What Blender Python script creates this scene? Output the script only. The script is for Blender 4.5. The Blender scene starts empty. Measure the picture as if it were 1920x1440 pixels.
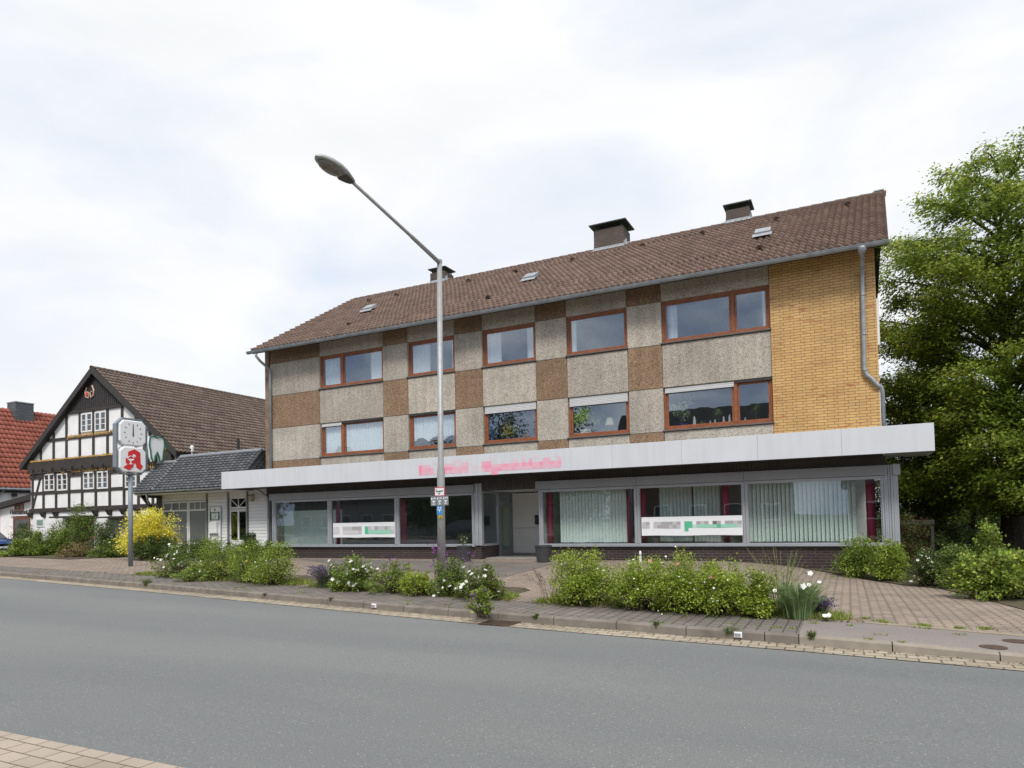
import bpy, math, random
import numpy as np
from mathutils import Vector, Matrix
random.seed(7); rng = np.random.default_rng(11)
R_ = math.radians
S = bpy.context.scene
C = S.collection

# ------------------------------------------------------------------ camera, sky, sun
CAMZ = 1.4
CAMY = -21.281
YAW, PITCH, ROLL, FPX, CY = R_(-26.2069), R_(1.9065), R_(-1.2017), 1279.68, 931.25
_f = np.array([math.sin(YAW)*math.cos(PITCH), math.cos(YAW)*math.cos(PITCH), math.sin(PITCH)])
_r = np.array([math.cos(YAW), -math.sin(YAW), 0.0]); _u = np.cross(_r, _f)
CR = _r*math.cos(ROLL)+_u*math.sin(ROLL); CU = -_r*math.sin(ROLL)+_u*math.cos(ROLL); CF = _f
C0 = np.array([0.0, CAMY, CAMZ])
cam = bpy.data.cameras.new('camera'); co = bpy.data.objects.new('camera', cam); C.objects.link(co)
co.matrix_world = Matrix(((CR[0], CU[0], -CF[0], C0[0]), (CR[1], CU[1], -CF[1], C0[1]), (CR[2], CU[2], -CF[2], C0[2]), (0, 0, 0, 1)))
cam.sensor_width = 36; cam.lens = 36*FPX/1920; cam.shift_y = (CY-720)/1920; cam.clip_end = 3000; cam.clip_start = 0.1
S.camera = co

SUN_EL, SUN_AZ = 50, 158         # azimuth: direction the sun stands in, clockwise from +Y
w = bpy.data.worlds.new('World'); S.world = w; w.use_nodes = True
nt = w.node_tree; N = nt.nodes; L = nt.links
bg = N['Background']
sky = N.new('ShaderNodeTexSky'); sky.sky_type = 'NISHITA'; sky.sun_disc = False
sky.sun_elevation = R_(SUN_EL); sky.sun_rotation = R_(SUN_AZ); sky.dust_density = 2.0
tc = N.new('ShaderNodeTexCoord')
mp = N.new('ShaderNodeMapping'); mp.inputs['Scale'].default_value = (1, 1, 2.4); mp.inputs['Location'].default_value = (0.35, 0.1, 0.2)
n1 = N.new('ShaderNodeTexNoise'); n1.inputs['Scale'].default_value = 2.0; n1.inputs['Detail'].default_value = 7; n1.inputs['Roughness'].default_value = 0.52; n1.inputs['Distortion'].default_value = 0.35
L.new(tc.outputs['Generated'], mp.inputs[0]); L.new(mp.outputs[0], n1.inputs['Vector'])
rp = N.new('ShaderNodeValToRGB'); rp.color_ramp.elements[0].position = 0.36; rp.color_ramp.elements[1].position = 0.56
rp.color_ramp.elements[0].color = (0.0, 0.0, 0.0, 1); rp.color_ramp.elements[1].color = (1, 1, 1, 1)
L.new(n1.outputs[0], rp.inputs[0])
# cloud brightness varies softly too
n2 = N.new('ShaderNodeTexNoise'); n2.inputs['Scale'].default_value = 3.1; n2.inputs['Detail'].default_value = 5
mp2 = N.new('ShaderNodeMapping'); mp2.inputs['Scale'].default_value = (1, 1, 3.0); mp2.inputs['Location'].default_value = (3.3, 1.7, 0.4)
L.new(tc.outputs['Generated'], mp2.inputs[0]); L.new(mp2.outputs[0], n2.inputs['Vector'])
rc = N.new('ShaderNodeValToRGB'); rc.color_ramp.elements[0].position = 0.30; rc.color_ramp.elements[1].position = 0.62
rc.color_ramp.elements[0].color = (7.2, 7.35, 7.5, 1); rc.color_ramp.elements[1].color = (8.0, 8.05, 8.15, 1)
L.new(n2.outputs[0], rc.inputs[0])
# bluish base from the sky texture, lifted by thin cloud
add = N.new('ShaderNodeMixRGB'); add.blend_type = 'MIX'; add.inputs[0].default_value = 0.86
add.inputs[2].default_value = (6.8, 7.3, 8.15, 1)
L.new(sky.outputs[0], add.inputs[1])
mx = N.new('ShaderNodeMixRGB'); L.new(rp.outputs[0], mx.inputs[0]); L.new(add.outputs[0], mx.inputs[1]); L.new(rc.outputs[0], mx.inputs[2])
# unseen blue grey cloud added behind the camera to darken and vary window reflections
sx_ = N.new('ShaderNodeSeparateXYZ'); L.new(tc.outputs['Generated'], sx_.inputs[0])
my = N.new('ShaderNodeMapRange'); my.inputs[1].default_value = -0.25; my.inputs[2].default_value = -0.75; my.inputs[3].default_value = 0; my.inputs[4].default_value = 1; L.new(sx_.outputs[1], my.inputs[0])
mz = N.new('ShaderNodeMapRange'); mz.inputs[1].default_value = 0.62; mz.inputs[2].default_value = 0.35; mz.inputs[3].default_value = 0; mz.inputs[4].default_value = 1; L.new(sx_.outputs[2], mz.inputs[0])
mp3 = N.new('ShaderNodeMapping'); mp3.inputs['Scale'].default_value = (1, 1, 2.2); mp3.inputs['Location'].default_value = (0.9, 2.1, 0.3); L.new(tc.outputs['Generated'], mp3.inputs[0])
n3_ = N.new('ShaderNodeTexNoise'); n3_.inputs['Scale'].default_value = 5.5; n3_.inputs['Detail'].default_value = 7; n3_.inputs['Distortion'].default_value = 0.4; L.new(mp3.outputs[0], n3_.inputs['Vector'])
r3 = N.new('ShaderNodeValToRGB'); r3.color_ramp.elements[0].position = 0.40; r3.color_ramp.elements[0].color = (0.42, 0.50, 0.66, 1); r3.color_ramp.elements[1].position = 0.62; r3.color_ramp.elements[1].color = (1.05, 1.05, 1.06, 1); L.new(n3_.outputs[0], r3.inputs[0])
m1_ = N.new('ShaderNodeMath'); m1_.operation = 'MULTIPLY'; L.new(my.outputs[0], m1_.inputs[0]); L.new(mz.outputs[0], m1_.inputs[1])
mx2 = N.new('ShaderNodeMixRGB'); mx2.blend_type = 'MULTIPLY'; L.new(m1_.outputs[0], mx2.inputs[0]); L.new(mx.outputs[0], mx2.inputs[1]); L.new(r3.outputs[0], mx2.inputs[2])
L.new(mx2.outputs[0], bg.inputs[0]); bg.inputs[1].default_value = 0.0675

sd = bpy.data.lights.new('sun', 'SUN'); sd.energy = 1.5; sd.angle = R_(14); sd.color = (1, 0.96, 0.9)
so = bpy.data.objects.new('sun', sd); C.objects.link(so)
_sv = Vector((math.sin(R_(SUN_AZ))*math.cos(R_(SUN_EL)), math.cos(R_(SUN_AZ))*math.cos(R_(SUN_EL)), math.sin(R_(SUN_EL))))
so.rotation_euler = _sv.to_track_quat('Z', 'Y').to_euler(); so.location = (0, -30, 40)
S.view_settings.view_transform = 'Standard'; S.view_settings.look = 'None'
S.view_settings.exposure = 0.92; S.view_settings.gamma = 1.0
S.render.resolution_x = 1024; S.render.resolution_y = 768

# ------------------------------------------------------------------ pixel -> world helpers (measured photo points back on real planes)
def ray(x, y): return CR*(x-960)/FPX + CU*(CY-y)/FPX + CF
def onY(x, y, Y): d = ray(x, y); return C0 + d*((Y-C0[1])/d[1])
def onX(x, y, X): d = ray(x, y); return C0 + d*((X-C0[0])/d[0])
def onZ(x, y, Z): d = ray(x, y); return C0 + d*((Z-C0[2])/d[2])
def depth(P): return float((np.array(P)-C0) @ CF)

# ------------------------------------------------------------------ terrain
YCX = [-120, -60, -45, -24.5, -15.6, -9.83, -6.65, -4.3, -1.9, -0.35, 1.6, 10, 40]
YCY = [2.0, -4.2, -6.2, -8.84, -10.07, -10.97, -11.5, -11.82, -12.06, -12.2, -12.45, -13.3, -15.5]
def YC(X): return np.interp(X, YCX, YCY)
def zr(X): return -0.22 - 0.006*np.clip(X, -60, 30)
def ss(a, b, x):
    t = np.clip((x-a)/(b-a), 0, 1); return t*t*(3-2*t)
def hk(X): return zr(X) + 0.12 - 0.05*ss(-0.4, 2.5, X)
def hs(X): return 0.02 - 0.40*ss(-3.6, 1.6, X) - 0.03*ss(-24, -34, X) if False else 0.02 - 0.40*ss(-3.6, 1.6, X)
def h(X, Y):
    yc = YC(X)+1.5
    t = ss(0, 1, (Y-yc)/(-0.2-yc))
    return hk(X)*(1-t)+hs(X)*t
def gat(px, py):
    Z = -0.05
    for _ in range(12):
        P = onZ(px, py, Z); Z = float(h(P[0], P[1]))
    return P

# ------------------------------------------------------------------ materials
MATS = {}
def base_mat(name):
    m = bpy.data.materials.new(name); m.use_nodes = True
    n = m.node_tree.nodes; b = n['Principled BSDF']
    return m, n, m.node_tree.links, b
def col(c): return (c[0], c[1], c[2], 1)
def mat(name, c, rough=0.6, metal=0.0, var=0.12, scale=6.0, bump=0.0, bscale=60.0, spec=0.5, c2=None):
    if name in MATS: return MATS[name]
    m, n, l, b = base_mat(name)
    t = n.new('ShaderNodeTexCoord'); no = n.new('ShaderNodeTexNoise'); no.inputs['Scale'].default_value = scale; no.inputs['Detail'].default_value = 6
    l.new(t.outputs['Object'], no.inputs['Vector'])
    r = n.new('ShaderNodeValToRGB'); r.color_ramp.elements[0].position = 0.3; r.color_ramp.elements[1].position = 0.7
    if c2 is None:
        r.color_ramp.elements[0].color = col([x*(1-var) for x in c]); r.color_ramp.elements[1].color = col([min(1, x*(1+var)) for x in c])
    else:
        r.color_ramp.elements[0].color = col(c); r.color_ramp.elements[1].color = col(c2)
    l.new(no.outputs[0], r.inputs[0]); l.new(r.outputs[0], b.inputs['Base Color'])
    b.inputs['Roughness'].default_value = rough; b.inputs['Metallic'].default_value = metal
    b.inputs['Specular IOR Level'].default_value = spec
    if bump:
        n3 = n.new('ShaderNodeTexNoise'); n3.inputs['Scale'].default_value = bscale; n3.inputs['Detail'].default_value = 3
        l.new(t.outputs['Object'], n3.inputs['Vector'])
        bp = n.new('ShaderNodeBump'); bp.inputs['Strength'].default_value = bump; bp.inputs['Distance'].default_value = 0.02
        l.new(n3.outputs[0], bp.inputs['Height']); l.new(bp.outputs[0], b.inputs['Normal'])
    MATS[name] = m; return m
def leaf_mat(name, trans=0.35, rough=0.5):
    if name in MATS: return MATS[name]
    m, n, l, b = base_mat(name)
    a = n.new('ShaderNodeAttribute'); a.attribute_name = 'Col'
    l.new(a.outputs['Color'], b.inputs['Base Color']); b.inputs['Roughness'].default_value = rough
    b.inputs['Specular IOR Level'].default_value = 0.35
    tr = n.new('ShaderNodeBsdfTranslucent'); l.new(a.outputs['Color'], tr.inputs[0])
    mxs = n.new('ShaderNodeMixShader'); mxs.inputs[0].default_value = trans
    l.new(b.outputs[0], mxs.inputs[1]); l.new(tr.outputs[0], mxs.inputs[2]); l.new(mxs.outputs[0], n['Material Output'].inputs[0])
    MATS[name] = m; return m
def glass(name, refl=0.13, tint=(0.82, 0.88, 0.87)):
    if name in MATS: return MATS[name]
    m, n, l, b = base_mat(name); n.remove(b)
    g = n.new('ShaderNodeBsdfGlossy'); g.inputs['Roughness'].default_value = 0.0; g.inputs[0].default_value = (0.78, 0.87, 1, 1)
    t = n.new('ShaderNodeBsdfTransparent'); t.inputs[0].default_value = col(tint)
    lw = n.new('ShaderNodeLayerWeight'); lw.inputs[0].default_value = 0.5
    pw = n.new('ShaderNodeMath'); pw.operation = 'POWER'; pw.inputs[1].default_value = 4.0; l.new(lw.outputs['Facing'], pw.inputs[0])
    ml = n.new('ShaderNodeMath'); ml.operation = 'MULTIPLY_ADD'; ml.inputs[1].default_value = 1-refl; ml.inputs[2].default_value = refl; l.new(pw.outputs[0], ml.inputs[0])
    # faint unevenness of float glass
    tcn = n.new('ShaderNodeTexCoord'); nn = n.new('ShaderNodeTexNoise'); nn.inputs['Scale'].default_value = 1.3
    l.new(tcn.outputs['Object'], nn.inputs['Vector']); bp = n.new('ShaderNodeBump'); bp.inputs['Strength'].default_value = 0.06; bp.inputs['Distance'].default_value = 0.02
    l.new(nn.outputs[0], bp.inputs['Height']); l.new(bp.outputs[0], g.inputs['Normal'])
    mxs = n.new('ShaderNodeMixShader'); l.new(ml.outputs[0], mxs.inputs[0]); l.new(t.outputs[0], mxs.inputs[1]); l.new(g.outputs[0], mxs.inputs[2])
    l.new(mxs.outputs[0], n['Material Output'].inputs[0]); MATS[name] = m; return m
def brick(name, c1, c2, mortar, bw, rh, ms=0.012, off=0.5, rough=0.7, axes='xz', bump=0.4, patch=None, noise_amt=0.25, zig=0.0):
    if name in MATS: return MATS[name]
    m, n, l, b = base_mat(name)
    t = n.new('ShaderNodeTexCoord'); sp = n.new('ShaderNodeSeparateXYZ'); l.new(t.outputs['Object'], sp.inputs[0])
    cb = n.new('ShaderNodeCombineXYZ')
    if axes == 'xz':
        ad = n.new('ShaderNodeMath'); ad.operation = 'ADD'; l.new(sp.outputs[0], ad.inputs[0]); l.new(sp.outputs[1], ad.inputs[1])
        l.new(ad.outputs[0], cb.inputs[0]); l.new(sp.outputs[2], cb.inputs[1])
    elif axes == 'xy':
        l.new(sp.outputs[0], cb.inputs[0]); l.new(sp.outputs[1], cb.inputs[1])
    else:
        l.new(sp.outputs[1], cb.inputs[0]); l.new(sp.outputs[0], cb.inputs[1])
        if zig:
            ppg = n.new('ShaderNodeMath'); ppg.operation = 'PINGPONG'; ppg.inputs[1].default_value = bw/2; l.new(sp.outputs[1], ppg.inputs[0])
            mz_ = n.new('ShaderNodeMath'); mz_.operation = 'MULTIPLY_ADD'; mz_.inputs[1].default_value = zig; l.new(ppg.outputs[0], mz_.inputs[0]); l.new(sp.outputs[0], mz_.inputs[2]); l.new(mz_.outputs[0], cb.inputs[1])
    br = n.new('ShaderNodeTexBrick'); l.new(cb.outputs[0], br.inputs['Vector'])
    br.offset = off; br.inputs['Scale'].default_value = 1; br.inputs['Brick Width'].default_value = bw; br.inputs['Row Height'].default_value = rh
    br.inputs['Mortar Size'].default_value = ms; br.inputs['Mortar Smooth'].default_value = 0.2; br.inputs['Bias'].default_value = 0
    br.inputs['Color1'].default_value = col(c1); br.inputs['Color2'].default_value = col(c2); br.inputs['Mortar'].default_value = col(mortar)
    no = n.new('ShaderNodeTexNoise'); no.inputs['Scale'].default_value = 1.1; no.inputs['Detail'].default_value = 8; l.new(t.outputs['Object'], no.inputs['Vector'])
    mr = n.new('ShaderNodeMapRange'); mr.inputs[1].default_value = 0.3; mr.inputs[2].default_value = 0.7; mr.inputs[3].default_value = 1-noise_amt; mr.inputs[4].default_value = 1+noise_amt*0.6
    l.new(no.outputs[0], mr.inputs[0])
    mu = n.new('ShaderNodeMixRGB'); mu.blend_type = 'MULTIPLY'; mu.inputs[0].default_value = 1; l.new(br.outputs[0], mu.inputs[1]); l.new(mr.outputs[0], mu.inputs[2])
    last = mu
    if patch:
        # odd bricks fired a different colour
        mp = n.new('ShaderNodeMapping'); mp.inputs['Scale'].default_value = (1/bw*0.5, 1/rh*0.5, 1); l.new(cb.outputs[0], mp.inputs[0])
        no2 = n.new('ShaderNodeTexNoise'); no2.inputs['Scale'].default_value = 0.9; no2.inputs['Detail'].default_value = 2; l.new(mp.outputs[0], no2.inputs['Vector'])
        r2 = n.new('ShaderNodeValToRGB'); r2.color_ramp.elements[0].position = 0.60; r2.color_ramp.elements[1].position = 0.72
        r2.color_ramp.elements[1].color = (0.75, 0.75, 0.75, 1); l.new(no2.outputs[0], r2.inputs[0])
        m3 = n.new('ShaderNodeMixRGB'); l.new(r2.outputs[0], m3.inputs[0]); l.new(mu.outputs[0], m3.inputs[1]); m3.inputs[2].default_value = col(patch); last = m3
    l.new(last.outputs[0], b.inputs['Base Color']); b.inputs['Roughness'].default_value = rough
    n4 = n.new('ShaderNodeTexNoise'); n4.inputs['Scale'].default_value = 90; l.new(t.outputs['Object'], n4.inputs['Vector'])
    sb = n.new('ShaderNodeMath'); sb.operation = 'MULTIPLY_ADD'; sb.inputs[1].default_value = -1.0; l.new(br.outputs['Fac'], sb.inputs[0])
    s2 = n.new('ShaderNodeMath'); s2.operation = 'MULTIPLY'; s2.inputs[1].default_value = 0.35; l.new(n4.outputs[0], s2.inputs[0]); l.new(s2.outputs[0], sb.inputs[2])
    bp = n.new('ShaderNodeBump'); bp.inputs['Strength'].default_value = bump; bp.inputs['Distance'].default_value = 0.01; l.new(sb.outputs[0], bp.inputs['Height']); l.new(bp.outputs[0], b.inputs['Normal'])
    MATS[name] = m; return m
def aggregate(name, pale, mid, dark, scale=34):
    m, n, l, b = base_mat(name)
    t = n.new('ShaderNodeTexCoord'); vo = n.new('ShaderNodeTexVoronoi'); vo.inputs['Scale'].default_value = scale; l.new(t.outputs['Object'], vo.inputs['Vector'])
    sp = n.new('ShaderNodeSeparateColor'); l.new(vo.outputs['Color'], sp.inputs[0])
    r = n.new('ShaderNodeValToRGB'); cr = r.color_ramp; cr.interpolation = 'LINEAR'
    cr.elements[0].position = 0.0; cr.elements[0].color = col(dark); cr.elements[1].position = 1.0; cr.elements[1].color = col(pale)
    e = cr.elements.new(0.42); e.color = col(mid); l.new(sp.outputs[0], r.inputs[0])
    no = n.new('ShaderNodeTexNoise'); no.inputs['Scale'].default_value = 0.9; no.inputs['Detail'].default_value = 7; l.new(t.outputs['Object'], no.inputs['Vector'])
    mr = n.new('ShaderNodeMapRange'); mr.inputs[1].default_value = 0.3; mr.inputs[2].default_value = 0.7; mr.inputs[3].default_value = 0.84; mr.inputs[4].default_value = 1.1; l.new(no.outputs[0], mr.inputs[0])
    mu0 = n.new('ShaderNodeMixRGB'); mu0.blend_type = 'MULTIPLY'; mu0.inputs[0].default_value = 1; l.new(r.outputs[0], mu0.inputs[1]); l.new(mr.outputs[0], mu0.inputs[2])
    mps = n.new('ShaderNodeMapping'); mps.inputs['Scale'].default_value = (5.5, 5.5, 0.35); l.new(t.outputs['Object'], mps.inputs[0])
    ns = n.new('ShaderNodeTexNoise'); ns.inputs['Scale'].default_value = 1.0; ns.inputs['Detail'].default_value = 5; l.new(mps.outputs[0], ns.inputs['Vector'])
    ms_ = n.new('ShaderNodeMapRange'); ms_.inputs[1].default_value = 0.35; ms_.inputs[2].default_value = 0.62; ms_.inputs[3].default_value = 0.88; ms_.inputs[4].default_value = 1.05; l.new(ns.outputs[0], ms_.inputs[0])
    oi = n.new('ShaderNodeObjectInfo'); mo = n.new('ShaderNodeMapRange'); mo.inputs[3].default_value = 0.90; mo.inputs[4].default_value = 1.08; l.new(oi.outputs['Random'], mo.inputs[0])
    mm_ = n.new('ShaderNodeMath'); mm_.operation = 'MULTIPLY'; l.new(ms_.outputs[0], mm_.inputs[0]); l.new(mo.outputs[0], mm_.inputs[1])
    mu = n.new('ShaderNodeMixRGB'); mu.blend_type = 'MULTIPLY'; mu.inputs[0].default_value = 1; l.new(mu0.outputs[0], mu.inputs[1]); l.new(mm_.outputs[0], mu.inputs[2])
    l.new(mu.outputs[0], b.inputs['Base Color']); b.inputs['Roughness'].default_value = 0.85
    bp = n.new('ShaderNodeBump'); bp.inputs['Strength'].default_value = 0.7; bp.inputs['Distance'].default_value = 0.012; bp.invert = True
    l.new(vo.outputs['Distance'], bp.inputs['Height']); l.new(bp.outputs[0], b.inputs['Normal'])
    MATS[name] = m; return m
def tile_mat(name, ca, cb_, cc, rough=0.7):
    m, n, l, b = base_mat(name)
    a = n.new('ShaderNodeAttribute'); a.attribute_name = 'Col'; sp = n.new('ShaderNodeSeparateColor'); l.new(a.outputs['Color'], sp.inputs[0])
    r = n.new('ShaderNodeValToRGB'); cr = r.color_ramp; cr.elements[0].color = col(ca); cr.elements[1].color = col(cc); e = cr.elements.new(0.5); e.color = col(cb_)
    l.new(sp.outputs[0], r.inputs[0])
    t = n.new('ShaderNodeTexCoord'); no = n.new('ShaderNodeTexNoise'); no.inputs['Scale'].default_value = 1.5; no.inputs['Detail'].default_value = 9; no.inputs['Roughness'].default_value = 0.65; l.new(t.outputs['Object'], no.inputs['Vector'])
    mr = n.new('ShaderNodeMapRange'); mr.inputs[1].default_value = 0.3; mr.inputs[2].default_value = 0.7; mr.inputs[3].default_value = 0.72; mr.inputs[4].default_value = 1.18; l.new(no.outputs[0], mr.inputs[0])
    mu = n.new('ShaderNodeMixRGB'); mu.blend_type = 'MULTIPLY'; mu.inputs[0].default_value = 1; l.new(r.outputs[0], mu.inputs[1]); l.new(mr.outputs[0], mu.inputs[2])
    # lichen specks
    n5 = n.new('ShaderNodeTexNoise'); n5.inputs['Scale'].default_value = 14; n5.inputs['Detail'].default_value = 4; l.new(t.outputs['Object'], n5.inputs['Vector'])
    r5 = n.new('ShaderNodeValToRGB'); r5.color_ramp.elements[0].position = 0.66; r5.color_ramp.elements[1].position = 0.74; r5.color_ramp.elements[1].color = (0.5, 0.5, 0.5, 1); l.new(n5.outputs[0], r5.inputs[0])
    m5 = n.new('ShaderNodeMixRGB'); l.new(r5.outputs[0], m5.inputs[0]); l.new(mu.outputs[0], m5.inputs[1]); m5.inputs[2].default_value = col([min(1, x*1.7+0.02) for x in cc])
    l.new(m5.outputs[0], b.inputs['Base Color']); b.inputs['Roughness'].default_value = rough; b.inputs['Specular IOR Level'].default_value = 0.3
    MATS[name] = m; return m

M_white = mat('white paint', (0.74, 0.75, 0.75), 0.5, var=0.04, scale=2)
M_plaster = mat('white plaster', (0.80, 0.80, 0.80), 0.9, var=0.07, scale=1.5, bump=0.2, bscale=40)
M_fascia = mat('fascia sheet', (0.60, 0.625, 0.665), 0.35, var=0.025, scale=1.2)
_n = M_fascia.node_tree.nodes; _l = M_fascia.node_tree.links; _b = _n['Principled BSDF']
_t = _n.new('ShaderNodeTexCoord'); _m = _n.new('ShaderNodeMapping'); _m.inputs['Scale'].default_value = (7, 7, 0.5); _l.new(_t.outputs['Object'], _m.inputs[0])
_s = _n.new('ShaderNodeTexNoise'); _s.inputs['Scale'].default_value = 1; _s.inputs['Detail'].default_value = 6; _l.new(_m.outputs[0], _s.inputs['Vector'])
_r = _n.new('ShaderNodeMapRange'); _r.inputs[1].default_value = 0.3; _r.inputs[2].default_value = 0.6; _r.inputs[3].default_value = 0.955; _r.inputs[4].default_value = 1.01; _l.new(_s.outputs[0], _r.inputs[0])
_x = _n.new('ShaderNodeMixRGB'); _x.blend_type = 'MULTIPLY'; _x.inputs[0].default_value = 1; _l.new(_b.inputs['Base Color'].links[0].from_socket, _x.inputs[1]); _l.new(_r.outputs[0], _x.inputs[2]); _l.new(_x.outputs[0], _b.inputs['Base Color'])
M_alu = mat('aluminium frame', (0.42, 0.44, 0.47), 0.35, metal=0.35, var=0.06, scale=4)
M_alulight = mat('aluminium sill', (0.41, 0.435, 0.47), 0.3, metal=0.3, var=0.04, scale=4)
M_hdr = mat('shutter box metal', (0.30, 0.312, 0.33), 0.45, metal=0.2, var=0.05, scale=2)
M_zinc = mat('zinc', (0.30, 0.33, 0.35), 0.45, metal=0.45, var=0.18, scale=5)
M_lead = mat('lead flashing', (0.36, 0.385, 0.41), 0.5, metal=0.2, var=0.15, scale=8)
M_dark = mat('dark metal', (0.03, 0.03, 0.032), 0.5, var=0.2)
M_soffit = mat('dark slats', (0.055, 0.050, 0.048), 0.5, var=0.2, scale=3)
M_wood = mat('stained window wood', (0.25, 0.082, 0.033), 0.45, var=0.22, scale=7)
M_sill = mat('dark stone sill', (0.11, 0.095, 0.085), 0.6, var=0.2)
M_timber = mat('dark timber', (0.040, 0.033, 0.029), 0.75, var=0.3, scale=5, bump=0.3)
M_board = mat('dark gable boards', (0.036, 0.033, 0.032), 0.7, var=0.2, scale=5)
M_concrete = mat('kerb concrete', (0.20, 0.175, 0.148), 0.9, var=0.22, scale=5, bump=0.4, bscale=90)
M_concrete2 = mat('new kerb concrete', (0.29, 0.255, 0.21), 0.9, var=0.14, scale=5, bump=0.3, bscale=90)
M_edge = mat('edging stone', (0.30, 0.25, 0.19), 0.9, var=0.15, scale=6)
M_int = mat('interior wall', (0.42, 0.44, 0.43), 0.9, var=0.08)
M_intdark = mat('interior dark', (0.055, 0.055, 0.055), 0.9, var=0.2)
M_intfloor = mat('interior floor', (0.18, 0.2, 0.19), 0.5, var=0.1)
M_shutter = mat('roller shutter white', (0.55, 0.56, 0.56), 0.5, var=0.03)
M_galv = mat('galvanised post', (0.36, 0.37, 0.375), 0.5, metal=0.25, var=0.10, scale=9)
M_bluegrey = mat('blue grey paint', (0.19, 0.225, 0.255), 0.45, var=0.10, scale=6)
M_face = mat('sign face white', (0.80, 0.82, 0.85), 0.25, var=0.02)
M_red = mat('sign red', (0.62, 0.03, 0.035), 0.35, var=0.04)
M_green = mat('sign green', (0.012, 0.12, 0.06), 0.4, var=0.05)
M_pot = mat('anthracite plastic', (0.045, 0.046, 0.05), 0.5, var=0.15)
M_curtain = None
def cloth(name, c, trans=0.45):
    if name in MATS: return MATS[name]
    m, n, l, b = base_mat(name)
    t = n.new('ShaderNodeTexCoord'); wv = n.new('ShaderNodeTexNoise'); wv.inputs['Scale'].default_value = 22; wv.inputs['Detail'].default_value = 4
    l.new(t.outputs['Object'], wv.inputs['Vector'])
    r = n.new('ShaderNodeValToRGB'); r.color_ramp.elements[0].position = 0.35; r.color_ramp.elements[1].position = 0.65
    r.color_ramp.elements[0].color = col([x*0.85 for x in c]); r.color_ramp.elements[1].color = col(c); l.new(wv.outputs[0], r.inputs[0])
    l.new(r.outputs[0], b.inputs['Base Color']); b.inputs['Roughness'].default_value = 0.9
    tr = n.new('ShaderNodeBsdfTranslucent'); l.new(r.outputs[0], tr.inputs[0])
    mxs = n.new('ShaderNodeMixShader'); mxs.inputs[0].default_value = trans
    l.new(b.outputs[0], mxs.inputs[1]); l.new(tr.outputs[0], mxs.inputs[2]); l.new(mxs.outputs[0], n['Material Output'].inputs[0])
    MATS[name] = m; return m
M_lace = cloth('lace curtain', (0.92, 0.93, 0.95), 0.05)
M_blind = cloth('vertical blind', (0.86, 0.94, 0.92), 0.05)
M_blue = cloth('blue curtain', (0.05, 0.10, 0.28), 0.3)
M_magenta = mat('magenta pillar', (0.38, 0.02, 0.09), 0.5, var=0.08)
G_up = glass('window glass', 0.15, (0.90, 0.93, 0.93))
G_shop = glass('shop glass', 0.085, (0.93, 0.96, 0.95))
G_old = glass('old glass', 0.10, (0.6, 0.62, 0.62))
A_pale = aggregate('exposed aggregate pale', (0.56, 0.51, 0.44), (0.42, 0.38, 0.32), (0.21, 0.18, 0.15), 52)
A_brown = aggregate('exposed aggregate brown', (0.38, 0.262, 0.165), (0.225, 0.142, 0.085), (0.11, 0.066, 0.04), 52)
B_yellow = brick('ochre brick', (0.62, 0.385, 0.140), (0.53, 0.315, 0.105), (0.185, 0.115, 0.062), 0.27, 0.081, 0.0085, 0.35, 0.5, patch=(0.30, 0.09, 0.035), noise_amt=0.12)
B_dark = brick('dark clinker', (0.040, 0.026, 0.025), (0.028, 0.020, 0.021), (0.105, 0.085, 0.075), 0.26, 0.082, 0.008, 0.5, 0.55)
B_chim = brick('chimney brick', (0.12, 0.088, 0.072), (0.085, 0.064, 0.054), (0.06, 0.05, 0.045), 0.24, 0.078, 0.01, 0.5, 0.8)
P_fore = brick('forecourt pavers', (0.33, 0.262, 0.208), (0.25, 0.198, 0.158), (0.12, 0.095, 0.075), 0.20, 0.14, 0.009, 0.5, 0.9, axes='yx', bump=0.8, noise_amt=0.18, zig=0.45)
P_walk = brick('pavement slabs', (0.205, 0.178, 0.158), (0.155, 0.136, 0.122), (0.075, 0.066, 0.055), 0.22, 0.16, 0.011, 0.5, 0.9, axes='yx', bump=0.8, noise_amt=0.25)
P_door = brick('entrance pavers', (0.205, 0.180, 0.158), (0.17, 0.15, 0.134), (0.10, 0.088, 0.076), 0.20, 0.10, 0.008, 0.5, 0.9, axes='xy', bump=0.5, noise_amt=0.2)
P_gut = brick('gutter stones', (0.42, 0.36, 0.275), (0.33, 0.28, 0.21), (0.12, 0.095, 0.065), 0.21, 0.17, 0.010, 0.5, 0.9, axes='xy', bump=0.6, noise_amt=0.22)
P_near = brick('near pavement stones', (0.43, 0.36, 0.29), (0.36, 0.30, 0.24), (0.13, 0.10, 0.075), 0.23, 0.15, 0.006, 0.5, 0.9, axes='xy', bump=0.6, noise_amt=0.15)
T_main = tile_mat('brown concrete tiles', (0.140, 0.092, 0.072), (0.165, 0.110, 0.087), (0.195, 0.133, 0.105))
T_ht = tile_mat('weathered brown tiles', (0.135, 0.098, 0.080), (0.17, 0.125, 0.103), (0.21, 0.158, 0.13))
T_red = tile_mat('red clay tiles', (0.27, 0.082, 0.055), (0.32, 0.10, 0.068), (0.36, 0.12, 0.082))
T_grey = tile_mat('anthracite tiles', (0.085, 0.088, 0.095), (0.105, 0.109, 0.118), (0.135, 0.14, 0.15), 0.5)

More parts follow.
